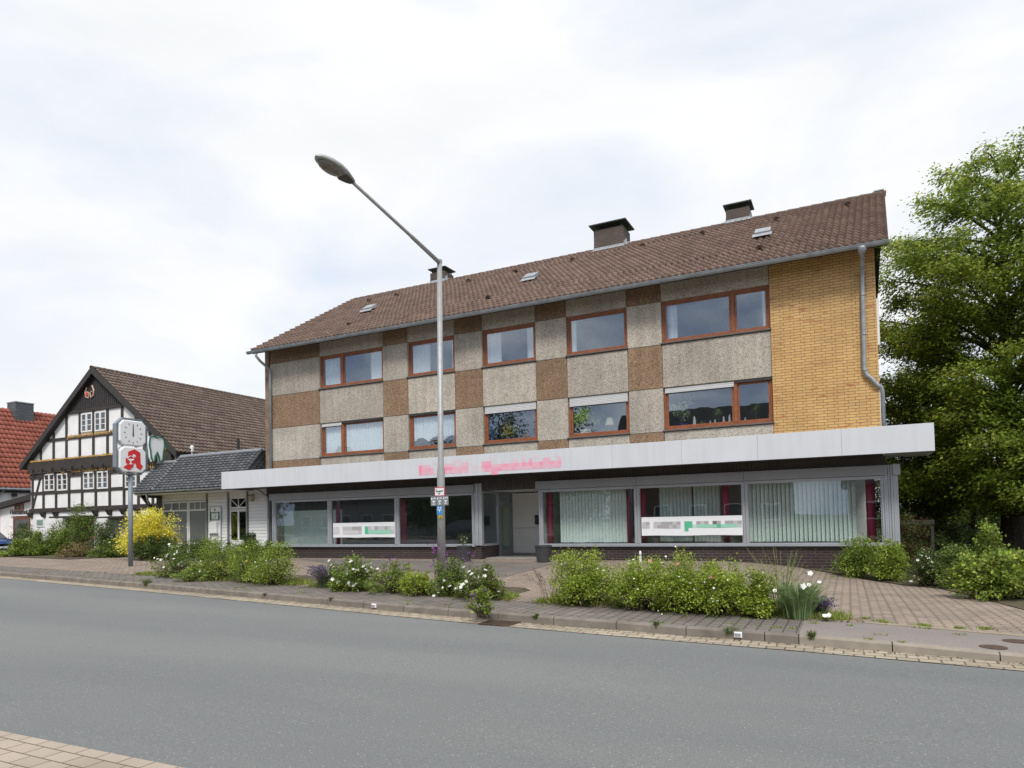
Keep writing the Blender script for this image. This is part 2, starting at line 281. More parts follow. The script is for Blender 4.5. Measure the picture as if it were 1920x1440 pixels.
def asphalt(name, c, c2, sp=260):
    m, n, l, b = base_mat(name)
    t = n.new('ShaderNodeTexCoord')
    no = n.new('ShaderNodeTexNoise'); no.inputs['Scale'].default_value = sp*0.25; no.inputs['Detail'].default_value = 8; no.inputs['Roughness'].default_value = 0.85; l.new(t.outputs['Object'], no.inputs['Vector'])
    r = n.new('ShaderNodeValToRGB'); r.color_ramp.elements[0].position = 0.33; r.color_ramp.elements[1].position = 0.68
    r.color_ramp.elements[0].color = col([x*0.58 for x in c]); r.color_ramp.elements[1].color = col([x*1.5 for x in c]); l.new(no.outputs[0], r.inputs[0])
    mp = n.new('ShaderNodeMapping'); mp.inputs['Scale'].default_value = (0.10, 0.55, 1); l.new(t.outputs['Object'], mp.inputs[0])
    n2 = n.new('ShaderNodeTexNoise'); n2.inputs['Scale'].default_value = 1.0; n2.inputs['Detail'].default_value = 5; l.new(mp.outputs[0], n2.inputs['Vector'])
    r2 = n.new('ShaderNodeValToRGB'); r2.color_ramp.elements[0].position = 0.36; r2.color_ramp.elements[1].position = 0.64
    r2.color_ramp.elements[0].color = (0.88, 0.89, 0.90, 1); r2.color_ramp.elements[1].color = (1.08, 1.075, 1.06, 1); l.new(n2.outputs[0], r2.inputs[0])
    mu = n.new('ShaderNodeMixRGB'); mu.blend_type = 'MULTIPLY'; mu.inputs[0].default_value = 1; l.new(r.outputs[0], mu.inputs[1]); l.new(r2.outputs[0], mu.inputs[2])
    # bright chippings
    vo = n.new('ShaderNodeTexVoronoi'); vo.inputs['Scale'].default_value = 70; l.new(t.outputs['Object'], vo.inputs['Vector'])
    s = n.new('ShaderNodeSeparateColor'); l.new(vo.outputs['Color'], s.inputs[0])
    g = n.new('ShaderNodeMath'); g.operation = 'GREATER_THAN'; g.inputs[1].default_value = 0.975; l.new(s.outputs[1], g.inputs[0])
    d = n.new('ShaderNodeMath'); d.operation = 'LESS_THAN'; d.inputs[1].default_value = 0.45; l.new(vo.outputs['Distance'], d.inputs[0])
    gd = n.new('ShaderNodeMath'); gd.operation = 'MULTIPLY'; l.new(g.outputs[0], gd.inputs[0]); l.new(d.outputs[0], gd.inputs[1])
    g2 = n.new('ShaderNodeMath'); g2.operation = 'MULTIPLY'; g2.inputs[1].default_value = 0.6; l.new(gd.outputs[0], g2.inputs[0])
    m2 = n.new('ShaderNodeMixRGB'); l.new(g2.outputs[0], m2.inputs[0]); l.new(mu.outputs[0], m2.inputs[1]); m2.inputs[2].default_value = col(c2)
    # hairline cracks
    vc = n.new('ShaderNodeTexVoronoi'); vc.feature = 'DISTANCE_TO_EDGE'; vc.inputs['Scale'].default_value = 0.16
    nw = n.new('ShaderNodeTexNoise'); nw.inputs['Scale'].default_value = 1.6; nw.inputs['Detail'].default_value = 5; l.new(t.outputs['Object'], nw.inputs['Vector'])
    mm = n.new('ShaderNodeMixRGB'); mm.blend_type = 'ADD'; mm.inputs[0].default_value = 1.2; l.new(t.outputs['Object'], mm.inputs[1]); l.new(nw.outputs['Color'], mm.inputs[2]); l.new(mm.outputs[0], vc.inputs['Vector'])
    cr = n.new('ShaderNodeMath'); cr.operation = 'LESS_THAN'; cr.inputs[1].default_value = 0.0011; l.new(vc.outputs['Distance'], cr.inputs[0])
    c3 = n.new('ShaderNodeMath'); c3.operation = 'MULTIPLY'; c3.inputs[1].default_value = 0.0; l.new(cr.outputs[0], c3.inputs[0])
    m3 = n.new('ShaderNodeMixRGB'); l.new(c3.outputs[0], m3.inputs[0]); l.new(m2.outputs[0], m3.inputs[1]); m3.inputs[2].default_value = col([x*0.4 for x in c])
    l.new(m3.outputs[0], b.inputs['Base Color']); b.inputs['Roughness'].default_value = 0.85
    bp = n.new('ShaderNodeBump'); bp.inputs['Strength'].default_value = 0.5; bp.inputs['Distance'].default_value = 0.008; l.new(no.outputs[0], bp.inputs['Height']); l.new(bp.outputs[0], b.inputs['Normal'])
    MATS[name] = m; return m
A_road = asphalt('road asphalt', (0.163, 0.170, 0.170), (0.42, 0.42, 0.40))
A_walk = asphalt('pavement asphalt', (0.225, 0.198, 0.185), (0.34, 0.33, 0.32))
M_grass = mat('grass ground', (0.045, 0.075, 0.018), 0.95, scale=1.2, c2=(0.09, 0.12, 0.035))
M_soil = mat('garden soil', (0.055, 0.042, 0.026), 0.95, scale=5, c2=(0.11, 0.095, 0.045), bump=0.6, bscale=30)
LEAF = leaf_mat('leaves'); BLADE = leaf_mat('grass blades', 0.25)
M_bark = mat('bark', (0.06, 0.048, 0.036), 0.95, var=0.35, scale=9, bump=0.8, bscale=30)
M_stem = mat('woody stem', (0.09, 0.065, 0.04), 0.9, var=0.3, scale=20)

# ------------------------------------------------------------------ mesh builder
class MB:
    def __init__(s): s.v = []; s.f = []
    def add(s, vs, fs):
        o = len(s.v); s.v += [tuple(map(float, p)) for p in vs]; s.f += [tuple(o+i for i in f) for f in fs]; return s
    def box(s, x0, x1, y0, y1, z0, z1):
        vs = [(x0, y0, z0), (x1, y0, z0), (x1, y1, z0), (x0, y1, z0), (x0, y0, z1), (x1, y0, z1), (x1, y1, z1), (x0, y1, z1)]
        return s.add(vs, [(0, 3, 2, 1), (4, 5, 6, 7), (0, 1, 5, 4), (1, 2, 6, 5), (2, 3, 7, 6), (3, 0, 4, 7)])
    def cbox(s, x0, x1, y0, y1, z0, z1, b=0.006):   # box with chamfered front (-y) edges
        b = min(b, (x1-x0)*0.3, (z1-z0)*0.3)
        vs = [(x0, y1, z0), (x1, y1, z0), (x1, y1, z1), (x0, y1, z1), (x0, y0+b, z0), (x1, y0+b, z0), (x1, y0+b, z1), (x0, y0+b, z1),
              (x0+b, y0, z0+b), (x1-b, y0, z0+b), (x1-b, y0, z1-b), (x0+b, y0, z1-b)]
        return s.add(vs, [(0, 3, 2, 1), (0, 1, 5, 4), (1, 2, 6, 5), (2, 3, 7, 6), (3, 0, 4, 7), (4, 5, 9, 8), (5, 6, 10, 9), (6, 7, 11, 10), (7, 4, 8, 11), (8, 9, 10, 11)])
    def prism(s, pts, y0, y1):      # outline in x,z extruded along y
        n = len(pts); vs = [(p[0], y0, p[1]) for p in pts]+[(p[0], y1, p[1]) for p in pts]
        fs = [tuple(range(n))[::-1], tuple(range(n, 2*n))]+[(i, (i+1) % n, n+(i+1) % n, n+i) for i in range(n)]
        return s.add(vs, fs)
    def prismX(s, pts, x0, x1):     # outline in y,z extruded along x
        n = len(pts); vs = [(x0, p[0], p[1]) for p in pts]+[(x1, p[0], p[1]) for p in pts]
        fs = [tuple(range(n)), tuple(range(n, 2*n))[::-1]]+[((i+1) % n, i, n+i, n+(i+1) % n) for i in range(n)]
        return s.add(vs, fs)
    def beam(s, a, b, wx, wz, up=(0, 0, 1)):
        a = Vector(a); b = Vector(b); d = (b-a).normalized(); u = Vector(up); sd_ = d.cross(u).normalized(); u = sd_.cross(d).normalized()
        vs = []
        for p in (a, b):
            for i, j in ((-1, -1), (1, -1), (1, 1), (-1, 1)): vs.append(p+sd_*wx*i/2+u*wz*j/2)
        return s.add(vs, [(0, 3, 2, 1), (4, 5, 6, 7), (0, 1, 5, 4), (1, 2, 6, 5), (2, 3, 7, 6), (3, 0, 4, 7)])
    def tube(s, pts, r, seg=10, cap=True):
        pts = [Vector(p) for p in pts]; rs = r if isinstance(r, (list, tuple)) else [r]*len(pts); rings = []; prev = None
        for i, p in enumerate(pts):
            d = (pts[min(i+1, len(pts)-1)]-pts[max(i-1, 0)]).normalized()
            if prev is None:
                a = d.orthogonal().normalized()
            else:
                a = (prev-d*prev.dot(d)).normalized()
            prev = a; b = d.cross(a)
            rings.append([p+(a*math.cos(2*math.pi*k/seg)+b*math.sin(2*math.pi*k/seg))*rs[i] for k in range(seg)])
        vs = [q for rr in rings for q in rr]; fs = []
        for i in range(len(pts)-1):
            for k in range(seg): fs.append((i*seg+k, i*seg+(k+1) % seg, (i+1)*seg+(k+1) % seg, (i+1)*seg+k))
        if cap: fs += [tuple(range(seg))[::-1], tuple((len(pts)-1)*seg+k for k in range(seg))]
        return s.add(vs, fs)
    def lathe(s, prof, c, seg=20):
        vs = []; fs = []
        for r, z in prof:
            for k in range(seg): vs.append((c[0]+r*math.cos(2*math.pi*k/seg), c[1]+r*math.sin(2*math.pi*k/seg), c[2]+z))
        for i in range(len(prof)-1):
            for k in range(seg): fs.append((i*seg+k, i*seg+(k+1) % seg, (i+1)*seg+(k+1) % seg, (i+1)*seg+k))
        fs += [tuple(range(seg))[::-1], tuple((len(prof)-1)*seg+k for k in range(seg))]
        return s.add(vs, fs)
    def build(s, name, m, parent=None, origin=None, smooth=False):
        o = np.array(ROOT.get(parent.name, (0, 0, 0)) if parent else (origin if origin is not None else (0, 0, 0)), float)
        me = bpy.data.meshes.new(name); V = np.array(s.v, float).reshape(-1, 3)-o
        me.from_pydata([tuple(p) for p in V], [], s.f); me.update(); me.materials.append(m)
        if smooth: me.polygons.foreach_set('use_smooth', [True]*len(me.polygons))
        ob = bpy.data.objects.new(name, me); C.objects.link(ob)
        if parent: ob.parent = parent
        else: ob.location = tuple(o)
        ROOT[ob.name] = tuple(o); return ob
ROOT = {}
def np_obj(name, V, F, m, parent=None, origin=(0, 0, 0), cols=None, smooth=False):
    o = np.array(ROOT.get(parent.name) if parent else origin, float)
    V = np.asarray(V, float)-o; F = np.asarray(F, np.int32); k = F.shape[1]
    me = bpy.data.meshes.new(name); me.vertices.add(len(V)); me.vertices.foreach_set('co', V.ravel())
    me.loops.add(F.size); me.loops.foreach_set('vertex_index', F.ravel()); me.polygons.add(len(F))
    me.polygons.foreach_set('loop_start', np.arange(0, F.size, k, dtype=np.int32)); me.polygons.foreach_set('loop_total', np.full(len(F), k, np.int32))
    if smooth: me.polygons.foreach_set('use_smooth', np.ones(len(F), bool))
    me.update(calc_edges=True); me.materials.append(m)
    if cols is not None:
        ca = me.color_attributes.new('Col', 'FLOAT_COLOR', 'POINT'); a = np.ones((len(V), 4), np.float32); a[:, :3] = cols; ca.data.foreach_set('color', a.ravel())
    ob = bpy.data.objects.new(name, me); C.objects.link(ob)
    if parent: ob.parent = parent
    else: ob.location = tuple(o)
    ROOT[ob.name] = tuple(o); return ob
def thing(name, label, cat, loc=(0, 0, 0), group=None):
    o = bpy.data.objects.new(name, None); C.objects.link(o); o.location = tuple(map(float, loc)); o.empty_display_size = 0.2
    o['label'] = label; o['category'] = cat
    if group: o['group'] = group
    ROOT[o.name] = tuple(map(float, loc)); return o
def tag(o, label, cat, group=None):
    o['label'] = label; o['category'] = cat
    if group: o['group'] = group
    return o
def text_mesh(name, body, size, m, parent, origin, xaxis, yaxis, depth_=0.01, align='CENTER'):
    cu = bpy.data.curves.new('tmp', 'FONT'); cu.body = body; cu.size = size; cu.extrude = depth_/2; cu.align_x = align; cu.resolution_u = 3; cu.offset = size*0.012
    ob = bpy.data.objects.new('tmp', cu); C.objects.link(ob); bpy.context.view_layer.update()
    me = bpy.data.meshes.new_from_object(ob.evaluated_get(bpy.context.evaluated_depsgraph_get())); bpy.data.objects.remove(ob)
    X = Vector(xaxis).normalized(); Y = Vector(yaxis).normalized(); Z = X.cross(Y)
    Mx = Matrix(((X.x, Y.x, Z.x, origin[0]), (X.y, Y.y, Z.y, origin[1]), (X.z, Y.z, Z.z, origin[2]), (0, 0, 0, 1)))
    me.transform(Mx); pl = ROOT[parent.name]; me.transform(Matrix.Translation((-pl[0], -pl[1], -pl[2])))
    me.name = name; me.materials.clear(); me.materials.append(m)
    o = bpy.data.objects.new(name, me); C.objects.link(o); o.parent = parent; ROOT[o.name] = pl; return o

# ------------------------------------------------------------------ setting: ground, road, kerbs
def sheet(name, xs, fy0, fy1, ny, fz, m, kind='structure'):
    xs = np.asarray(xs, float); V = []; nx = len(xs)
    for X in xs:
        a, b = fy0(X), fy1(X)
        for j in range(ny+1):
            Y = a+(b-a)*j/ny; V.append((X, Y, fz(X, Y)))
    F = [(i*(ny+1)+j, (i+1)*(ny+1)+j, (i+1)*(ny+1)+j+1, i*(ny+1)+j+1) for i in range(nx-1) for j in range(ny)]
    o = np_obj(name, V, F, m, smooth=True); o['kind'] = kind; return o
g = MB().add([(-900, -900, -0.75), (900, -900, -0.75), (900, 1500, -0.75), (-900, 1500, -0.75)], [(0, 1, 2, 3)]).build('ground', M_grass); g['kind'] = 'structure'
NEARY = lambda X: -18.24+0.02*(X+6)
XS = np.concatenate([np.arange(-110, -30, 4.0), np.arange(-30, -0.7, 0.5), [-0.6], np.arange(-0.5, 6, 0.5), np.arange(6, 40, 2.0)])
sheet('road', XS, NEARY, lambda X: YC(X)-0.40, 4, lambda X, Y: zr(X), A_road)
sheet('gutter_strip', XS, lambda X: YC(X)-0.42, lambda X: YC(X)+0.02, 1, lambda X, Y: zr(X)+0.004+0.004, P_gut)
sheet('near_pavement', XS, lambda X: -40, lambda X: NEARY(X)+0.03, 3, lambda X, Y: zr(X)+0.008, P_near)
BACK = lambda X: YC(X)+1.5
sheet('pavement', XS[XS <= -0.599], lambda X: YC(X)+0.12, BACK, 2, lambda X, Y: hk(X), P_walk)
sheet('asphalt_pavement', XS[XS >= -0.601], lambda X: YC(X)+0.12, lambda X: YC(X)+1.42, 2, lambda X, Y: hk(X), A_walk)
sheet('forecourt', XS, lambda X: YC(X)+1.46, lambda X: 16.0, 40, lambda X, Y: h(X, Y)-0.004, P_fore)
# darker entrance paving between the beds and the door
dp = [gat(*q) for q in [(1042, 1052), (945, 1083), (760, 1062), (560, 1052), (700, 1046), (905, 1046)]]
_b0, _b1, _f0, _f1 = gat(560, 1048), gat(1042, 1056), gat(640, 1060), gat(945, 1083)
V = []; F = []
for i in range(25):
    for j in range(9):
        u_, v_ = i/24, j/8; p = (_b0*(1-u_)+_b1*u_)*(1-v_)+(_f0*(1-u_)+_f1*u_)*v_; V.append((p[0], p[1], float(h(p[0], p[1]))+0.003))
        if i and j: o_ = i*9+j; F.append((o_-10, o_-1, o_, o_-9)[::-1])
np_obj('entrance_paving', V, F, P_door, smooth=True)['kind'] = 'structure'
# edging between asphalt pavement and forecourt
mb = MB(); x = -0.6
while x < 9:
    x2 = x+0.5
    mb.add([(x+0.005, BACK(x)-0.10, hk(x)+0.012), (x2, BACK(x2)-0.10, hk(x2)+0.012), (x2, BACK(x2)+0.02, hk(x2)+0.012), (x+0.005, BACK(x)+0.02, hk(x)+0.012),
            (x+0.005, BACK(x)-0.10, hk(x)-0.1), (x2, BACK(x2)-0.10, hk(x2)-0.1), (x2, BACK(x2)+0.02, hk(x2)-0.1), (x+0.005, BACK(x)+0.02, hk(x)-0.1)],
           [(0, 1, 2, 3), (0, 4, 5, 1), (1, 5, 6, 2), (2, 6, 7, 3), (3, 7, 4, 0)]); x = x2
mb.build('edging', M_edge)['kind'] = 'structure'
def kerb(x0, x1, m, name):
    mb = MB(); x = x0
    while x < x1:
        x2 = min(x+1.0, x1); a = x+0.006; b = x2-0.006
        top = lambda X: hk(X)+0.006+0.004*math.sin(X*13.7)
        vs = []
        for X in (a, b):
            y = YC(X)
            vs += [(X, y, zr(X)-0.1), (X, y+0.012, top(X)-0.022), (X, y+0.035, top(X)), (X, y+0.135, top(X)), (X, y+0.135, top(X)-0.2)]
        mb.add(vs, [(0, 5, 6, 1), (1, 6, 7, 2), (2, 7, 8, 3), (3, 8, 9, 4), (0, 1, 2, 3, 4), (9, 8, 7, 6, 5)])
        x = x2
    o = mb.build(name, m); o['kind'] = 'structure'
kerb(-100, -0.6, M_concrete, 'kerb'); kerb(-0.6, 30, M_concrete2, 'kerb')
# raised soil of the beds
def bed(name, pts, m=M_soil, lift=0.05, edge=True):
    # polygon fan subdivided towards the centre
    P = np.array([[p[0], p[1]] for p in pts]); c = P.mean(0); V = []; F = []; n = len(P)
    rings = [1.0, 0.93, 0.7, 0.35]
    for k, s_ in enumerate(rings):
        for p in P:
            q = c+(p-c)*s_; V.append((q[0], q[1], h(q[0], q[1])+(-0.02 if k == 0 else lift)))
    V.append((c[0], c[1], h(c[0], c[1])+lift))
    for k in range(3):
        for i in range(n): F.append((k*n+i, k*n+(i+1) % n, (k+1)*n+(i+1) % n, (k+1)*n+i))
    mb = MB(); mb.add(V, F+[(3*n+i, 3*n+(i+1) % n, 4*n) for i in range(n)]); o = mb.build(name, m, smooth=True); o['kind'] = 'structure'; return o
def outline(x0, x1, f0, f1, k=8):
    xs = np.linspace(x0, x1, k); return [(x, f0(x)) for x in xs]+[(x, f1(x)) for x in xs[::-1]]
bx = lambda px, py: gat(px, py)
b1 = (gat(262, 1078)[0], gat(545, 1097)[0]); b2 = (gat(572, 1103)[0], gat(940, 1122)[0]); b3 = (gat(1022, 1133)[0], gat(1556, 1166)[0])
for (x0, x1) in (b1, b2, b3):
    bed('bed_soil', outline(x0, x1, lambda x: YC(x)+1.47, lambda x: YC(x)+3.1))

# ------------------------------------------------------------------ shared builders
def tiled(name, m, parent, rowL, rowR, nrows, tw, lift=0.035, amp=0.022, ns=5, seed=1, nrm=None, origin=None):
    """rows of overlapping wavy tiles; rowL(t), rowR(t) give the row's end points at slope fraction t"""
    rg = np.random.default_rng(seed); V = []; F = []; CL = []
    a0 = np.array(rowL(0.)); b0 = np.array(rowR(0.)); a1 = np.array(rowL(1.))
    u = (b0-a0)/np.linalg.norm(b0-a0); v = (a1-a0); v = v-u*(v@u); v /= np.linalg.norm(v)
    n = np.cross(u, v) if nrm is None else np.array(nrm)
    n = n/np.linalg.norm(n)
    for r in range(nrows):
        ta, tb = r/nrows, (r+1)/nrows*1.0+0.012
        A, B, A2, B2 = map(np.array, (rowL(ta), rowR(ta), rowL(min(tb, 1)), rowR(min(tb, 1))))
        Lr = np.linalg.norm(B-A); K = max(1, int(round(Lr/tw))); M = K*ns+1
        s = np.linspace(0, 1, M); ph = s*K*2*np.pi
        prof = amp*(0.55*np.cos(ph)+0.45*np.cos(ph*1.0-0.7)**3)+amp
        tid = np.minimum((s*K+0.25).astype(int), K); rv = rg.random(K+2)[tid]; jit = (rg.random(K+2)-0.5)[tid]*0.008
        P0 = A+(B-A)*s[:, None]+n*(prof+lift+jit)[:, None]
        P1 = A2+(B2-A2)*s[:, None]+n*(prof*0.9)[:, None]
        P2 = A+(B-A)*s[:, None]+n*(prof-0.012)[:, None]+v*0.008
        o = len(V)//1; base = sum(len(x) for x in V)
        V += [P0, P1, P2]; CL += [rv, rv, rv*0.6]  # risers get darker vertex colour, standing in for the undercut shadow
        i = np.arange(M-1)
        F.append(np.stack([base+i, base+i+1, base+M+i+1, base+M+i], 1)); F.append(np.stack([base+2*M+i, base+2*M+i+1, base+i+1, base+i], 1))
    V = np.concatenate(V); F = np.concatenate(F); CL = np.concatenate(CL)
    return np_obj(name, V, F, m, parent, cols=np.repeat(CL[:, None], 3, 1)) if parent else np_obj(name, V, F, m, None, origin, cols=np.repeat(CL[:, None], 3, 1))
def curtain(name, m, parent, x0, x1, z0, z1, y, period=0.13, amp=0.026, seed=0, ragged=0.0):
    rg = np.random.default_rng(seed); M = max(8, int((x1-x0)/period*6)); xs = np.linspace(x0, x1, M)
    ph = np.cumsum(rg.uniform(0.6, 1.4, M))*2*np.pi/6
    ys = y+amp*np.sin(ph); ys2 = y+amp*1.25*np.sin(ph+0.3)
    zb = z0+ragged*np.abs(np.sin(np.linspace(0, 9, M)))
    V = np.concatenate([np.stack([xs, ys, np.full(M, z1)], 1), np.stack([xs, ys2, zb], 1)]); i = np.arange(M-1)
    V2 = V+np.array([0, 0.004, 0]); VV = np.concatenate([V, V2]); F = np.stack([i, M+i, M+i+1, i+1], 1)
    F = np.concatenate([F, F[:, ::-1]+2*M]); return np_obj(name, VV, F, m, parent, smooth=True)
def window_unit(parent, x0, x1, z0, z1, splits, y=0.10, fw=0.07, sw=0.055, m=M_wood, gm=G_up, name='window', shutters=None, sill=True, bevel=0.008):
    """outer frame + a sash and pane in each light; shutters = drop of the roller shutter per light"""
    f = MB(); e = 0.002
    f.cbox(x0, x0+fw, y, y+0.09, z0, z1); f.cbox(x1-fw, x1, y, y+0.09, z0, z1)
    f.cbox(x0+fw, x1-fw, y, y+0.088, z1-fw, z1); f.cbox(x0+fw, x1-fw, y-0.012, y+0.088, z0, z0+fw)
    edges = [x0+fw]
    for s_ in splits:
        xs = x0+(x1-x0)*s_; f.cbox(xs-fw*0.75, xs+fw*0.75, y-0.006, y+0.086, z0+fw, z1-fw); edges += [xs-fw*0.75, xs+fw*0.75]
    edges.append(x1-fw); W = f.build(name, m, parent)
    for k in range(0, len(edges), 2):
        a, b = edges[k]+e, edges[k+1]-e; c, d = z0+fw+e, z1-fw-e
        q = MB(); ys = y+0.02
        q.cbox(a, a+sw, ys, ys+0.06, c, d); q.cbox(b-sw, b, ys, ys+0.06, c, d); q.cbox(a+sw, b-sw, ys, ys+0.059, d-sw, d); q.cbox(a+sw, b-sw, ys, ys+0.059, c, c+sw)
        q.build('sash', m, W); MB().box(a+sw, b-sw, ys+0.028, ys+0.034, c+sw, d-sw).build('pane', gm, W)
        if shutters and shutters[k//2] > 0:
            dr = shutters[k//2]; s2 = MB(); zt = z1-0.01; nn = max(1, int(dr/0.052)); hgt = dr/nn
            for j in range(nn): s2.cbox(a-fw*0.4, b+fw*0.4, y-0.055+0.0, y-0.035, zt-(j+1)*hgt+0.004, zt-j*hgt, 0.007)
            s2.box(a-fw*0.4, b+fw*0.4, y-0.06, y-0.03, zt-dr-0.028, zt-dr); s2.build('roller_shutter', M_shutter, W)
    if sill: MB().cbox(x0-0.03, x1+0.03, -0.055, y+0.02, z0-0.05, z0-0.006, 0.01).build('sill', M_sill, W)
    return W

# ------------------------------------------------------------------ the three-storey shop building
BLD = thing('apartment_building', 'three storey block of pebbled concrete and ochre brick over shop windows', 'building', (-10.5, 6, 0))
XL, XR = -21.91, 0.88
WIN = dict(A=(-19.07, -15.92), B=(-14.76, -12.70), C=(-11.55, -9.46), D=(-8.32, -6.22), E=(-5.10, -1.88))
UT, UB, LT, LB, TOP = 8.18, 6.86, 5.43, 4.10, 8.93
gap = 0.006
mbp = MB(); mbb = MB()
order = 'ABCDE'; px_ = XL+0.12
for k in order:
    a, b = WIN[k]
    for z0, z1, br in ((3.1, LB-0.055, 1), (LB-0.055, LT, 0), (LT, UB-0.055, 1), (UB-0.055, UT, 0), (UT, TOP, 1)):   # pier
        q = MB().cbox(px_+gap, a-gap, 0.0, 0.26, z0+gap, z1-gap, 0.012).build('brown_wall_panel' if br else 'pebbled_wall_panel', A_brown if br else A_pale, BLD)
    for z0, z1 in ((3.1, LB-0.055), (LT, UB-0.055), (UT, TOP)): MB().cbox(a+gap, b-gap, 0.003, 0.26, z0+gap, z1-gap, 0.012).build('pebbled_wall_panel', A_pale, BLD)
    px_ = b
# backing with joints showing dark behind the panels: strips between windows only
mk = MB(); px_ = XL+0.05
for k in order:
    a, b = WIN[k]; mk.box(px_, a-0.02, 0.02, 0.30, 2.92, TOP+0.02); 
    for z0, z1 in ((2.92, LB-0.07), (LT+0.02, UB-0.07), (UT+0.02, TOP+0.02)): mk.box(a-0.02, b+0.02, 0.024, 0.30, z0, z1)
    px_ = b+0.02
mk.box(px_, WIN['E'][1]+0.05, 0.02, 0.3, 2.92, TOP+0.02)
mk.build('wall_core', M_sill, BLD)
by = MB(); by.box(WIN['E'][1]+0.008, XR, -0.012, 12.2, 2.95, TOP+0.05); 
o = by.build('brick_wall', B_yellow, BLD); o['label'] = 'ochre brick end of the front wall'
MB().box(XL-0.12, XL+0.10, -0.03, 0.25, 2.95, TOP).build('corner_board', mat('weathered board', (0.20, 0.14, 0.095), 0.8, var=0.35, scale=3), BLD)
MB().box(XL, XL+0.25, 0.26, 12.0, -0.1, TOP+0.1).build('side_wall', A_pale, BLD)
MB().box(XL, XR, 12.0, 12.22, -0.1, TOP).build('rear_wall', M_plaster, BLD)
# gables
gz = lambda Y: 8.6+(min(Y, 12-Y)+0.7)*0.606-0.10
for X0 in (XL+0.01, XR-0.25):
    MB().prismX([(0.05, TOP-0.1), (11.95, TOP-0.1), (11.95, gz(11.95)-0.06), (6, gz(6)-0.06), (0.05, gz(0.05)-0.06)], X0, X0+0.23).build('gable', M_board, BLD)
# floors and inner wall
fl = MB()
for z in (3.0, 5.75, 8.86): fl.box(XL+0.25, XR-0.25, 0.31, 11.99, z-0.12, z+0.05)
fl.box(XL+0.25, XR-0.25, 2.6, 2.7, 3.05, 8.75)
for X in (-15.35, -12.1, -8.85, -5.6): fl.box(X-0.06, X+0.06, 0.31, 2.6, 3.05, 8.75)
fl.build('interior_wall', M_int, BLD)
# roof
EY, EZ, RY, RZ = -0.72, 8.585, 6.0, 12.66
rl = lambda t: (-22.05, EY+(RY-EY)*t, EZ+(RZ-EZ)*t); rr = lambda t: (1.18+0.33*t, EY+(RY-EY)*t, EZ+(RZ-EZ)*t)
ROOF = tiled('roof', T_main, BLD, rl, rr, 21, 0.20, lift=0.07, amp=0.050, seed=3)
rb_ = MB(); n_ = Vector((0, -0.518, 0.855))
rb_.add([(-22.02, EY+0.04, EZ-0.02), (1.17, EY+0.04, EZ-0.02), (1.50, RY, RZ-0.03), (-22.02, RY, RZ-0.03), (-22.02, 12.7, EZ-0.05), (1.25, 12.7, EZ-0.05),
         (-22.02, EY+0.04, EZ-0.09), (1.17, EY+0.04, EZ-0.09), (1.50, RY, RZ-0.12), (-22.02, RY, RZ-0.12), (-22.02, 12.7, EZ-0.2), (1.25, 12.7, EZ-0.2)],
        [(0, 1, 2, 3), (3, 2, 5, 4), (7, 6, 9, 8), (8, 9, 10, 11), (0, 6, 7, 1), (1, 7, 8, 2), (2, 8, 11, 5), (0, 3, 9, 6), (3, 4, 10, 9), (4, 5, 11, 10)])
rb_.build('roof_underside', M_dark, BLD)
# ridge tiles
rt = MB(); x = -22.06
while x < 1.35:
    x2 = x+0.40; z = RZ+0.035; pts = []
    for X, s_ in ((x, 1.08), (x2+0.03, 0.94)):
        pts.append([(X, RY+0.15*s_*math.sin(t), z-0.08+0.15*s_*math.cos(t)) for t in np.linspace(-1.7, 1.7, 8)])
    vs = pts[0]+pts[1]; rt.add(vs, [(i, i+1, 9+i, 8+i) for i in range(7)]); x = x2
o = rt.build('ridge', mat('ridge tile', (0.10, 0.066, 0.052), 0.8, var=0.3, scale=3), ROOF)
MB().box(1.18, 1.50, RY-0.10, RY+0.12, RZ+0.10, RZ+0.14).build('ridge_end', M_lead, ROOF)
MB().beam(rr(0), rr(1), 0.03, 0.14).build('verge_board', M_dark, BLD); MB().beam((-22.07, EY, EZ), (-22.07, RY, RZ), 0.03, 0.14).build('verge_board', M_dark, BLD)
# eaves: soffit and fascia board, gutter
gt = MB(); pr_ = [(0.085*math.cos(a), 0.085*math.sin(a)) for a in np.linspace(math.pi, 2*math.pi, 9)]
prof = pr_+[(0.075*math.cos(a), 0.075*math.sin(a)) for a in np.linspace(2*math.pi, math.pi, 9)]
gt.prismX([(EY-0.07+a, EZ-0.015+b) for a, b in prof], -22.22, 1.20)
gt.tube([(-22.22, EY-0.16, EZ-0.005), (1.20, EY-0.16, EZ-0.005)], 0.011, 6)
x = -21
while x < 1:
    gt.prismX([(EY-0.07+a*1.05, EZ-0.02+b*1.06) for a, b in prof], x, x+0.035); x += 1.47
gt.build('gutter', M_zinc, BLD)
def pxy(p, Y): return tuple(onY(p[0], p[1], Y))
dpL = [(-21.75, EY-0.05, EZ-0.08), (-21.75, EY-0.05, EZ-0.22), (-21.70, EY+0.12, EZ-0.4), (-21.66, -0.14, EZ-0.66), (-21.66, -0.10, EZ-0.85), (-21.66, -0.10, 3.62)]
MB().tube(dpL, 0.055, 12).build('downpipe', M_zinc, BLD, smooth=True)
q0 = pxy((1616, 500), -0.09); q1 = pxy((1622, 695), -0.09); q2 = pxy((1650, 722), -0.09)
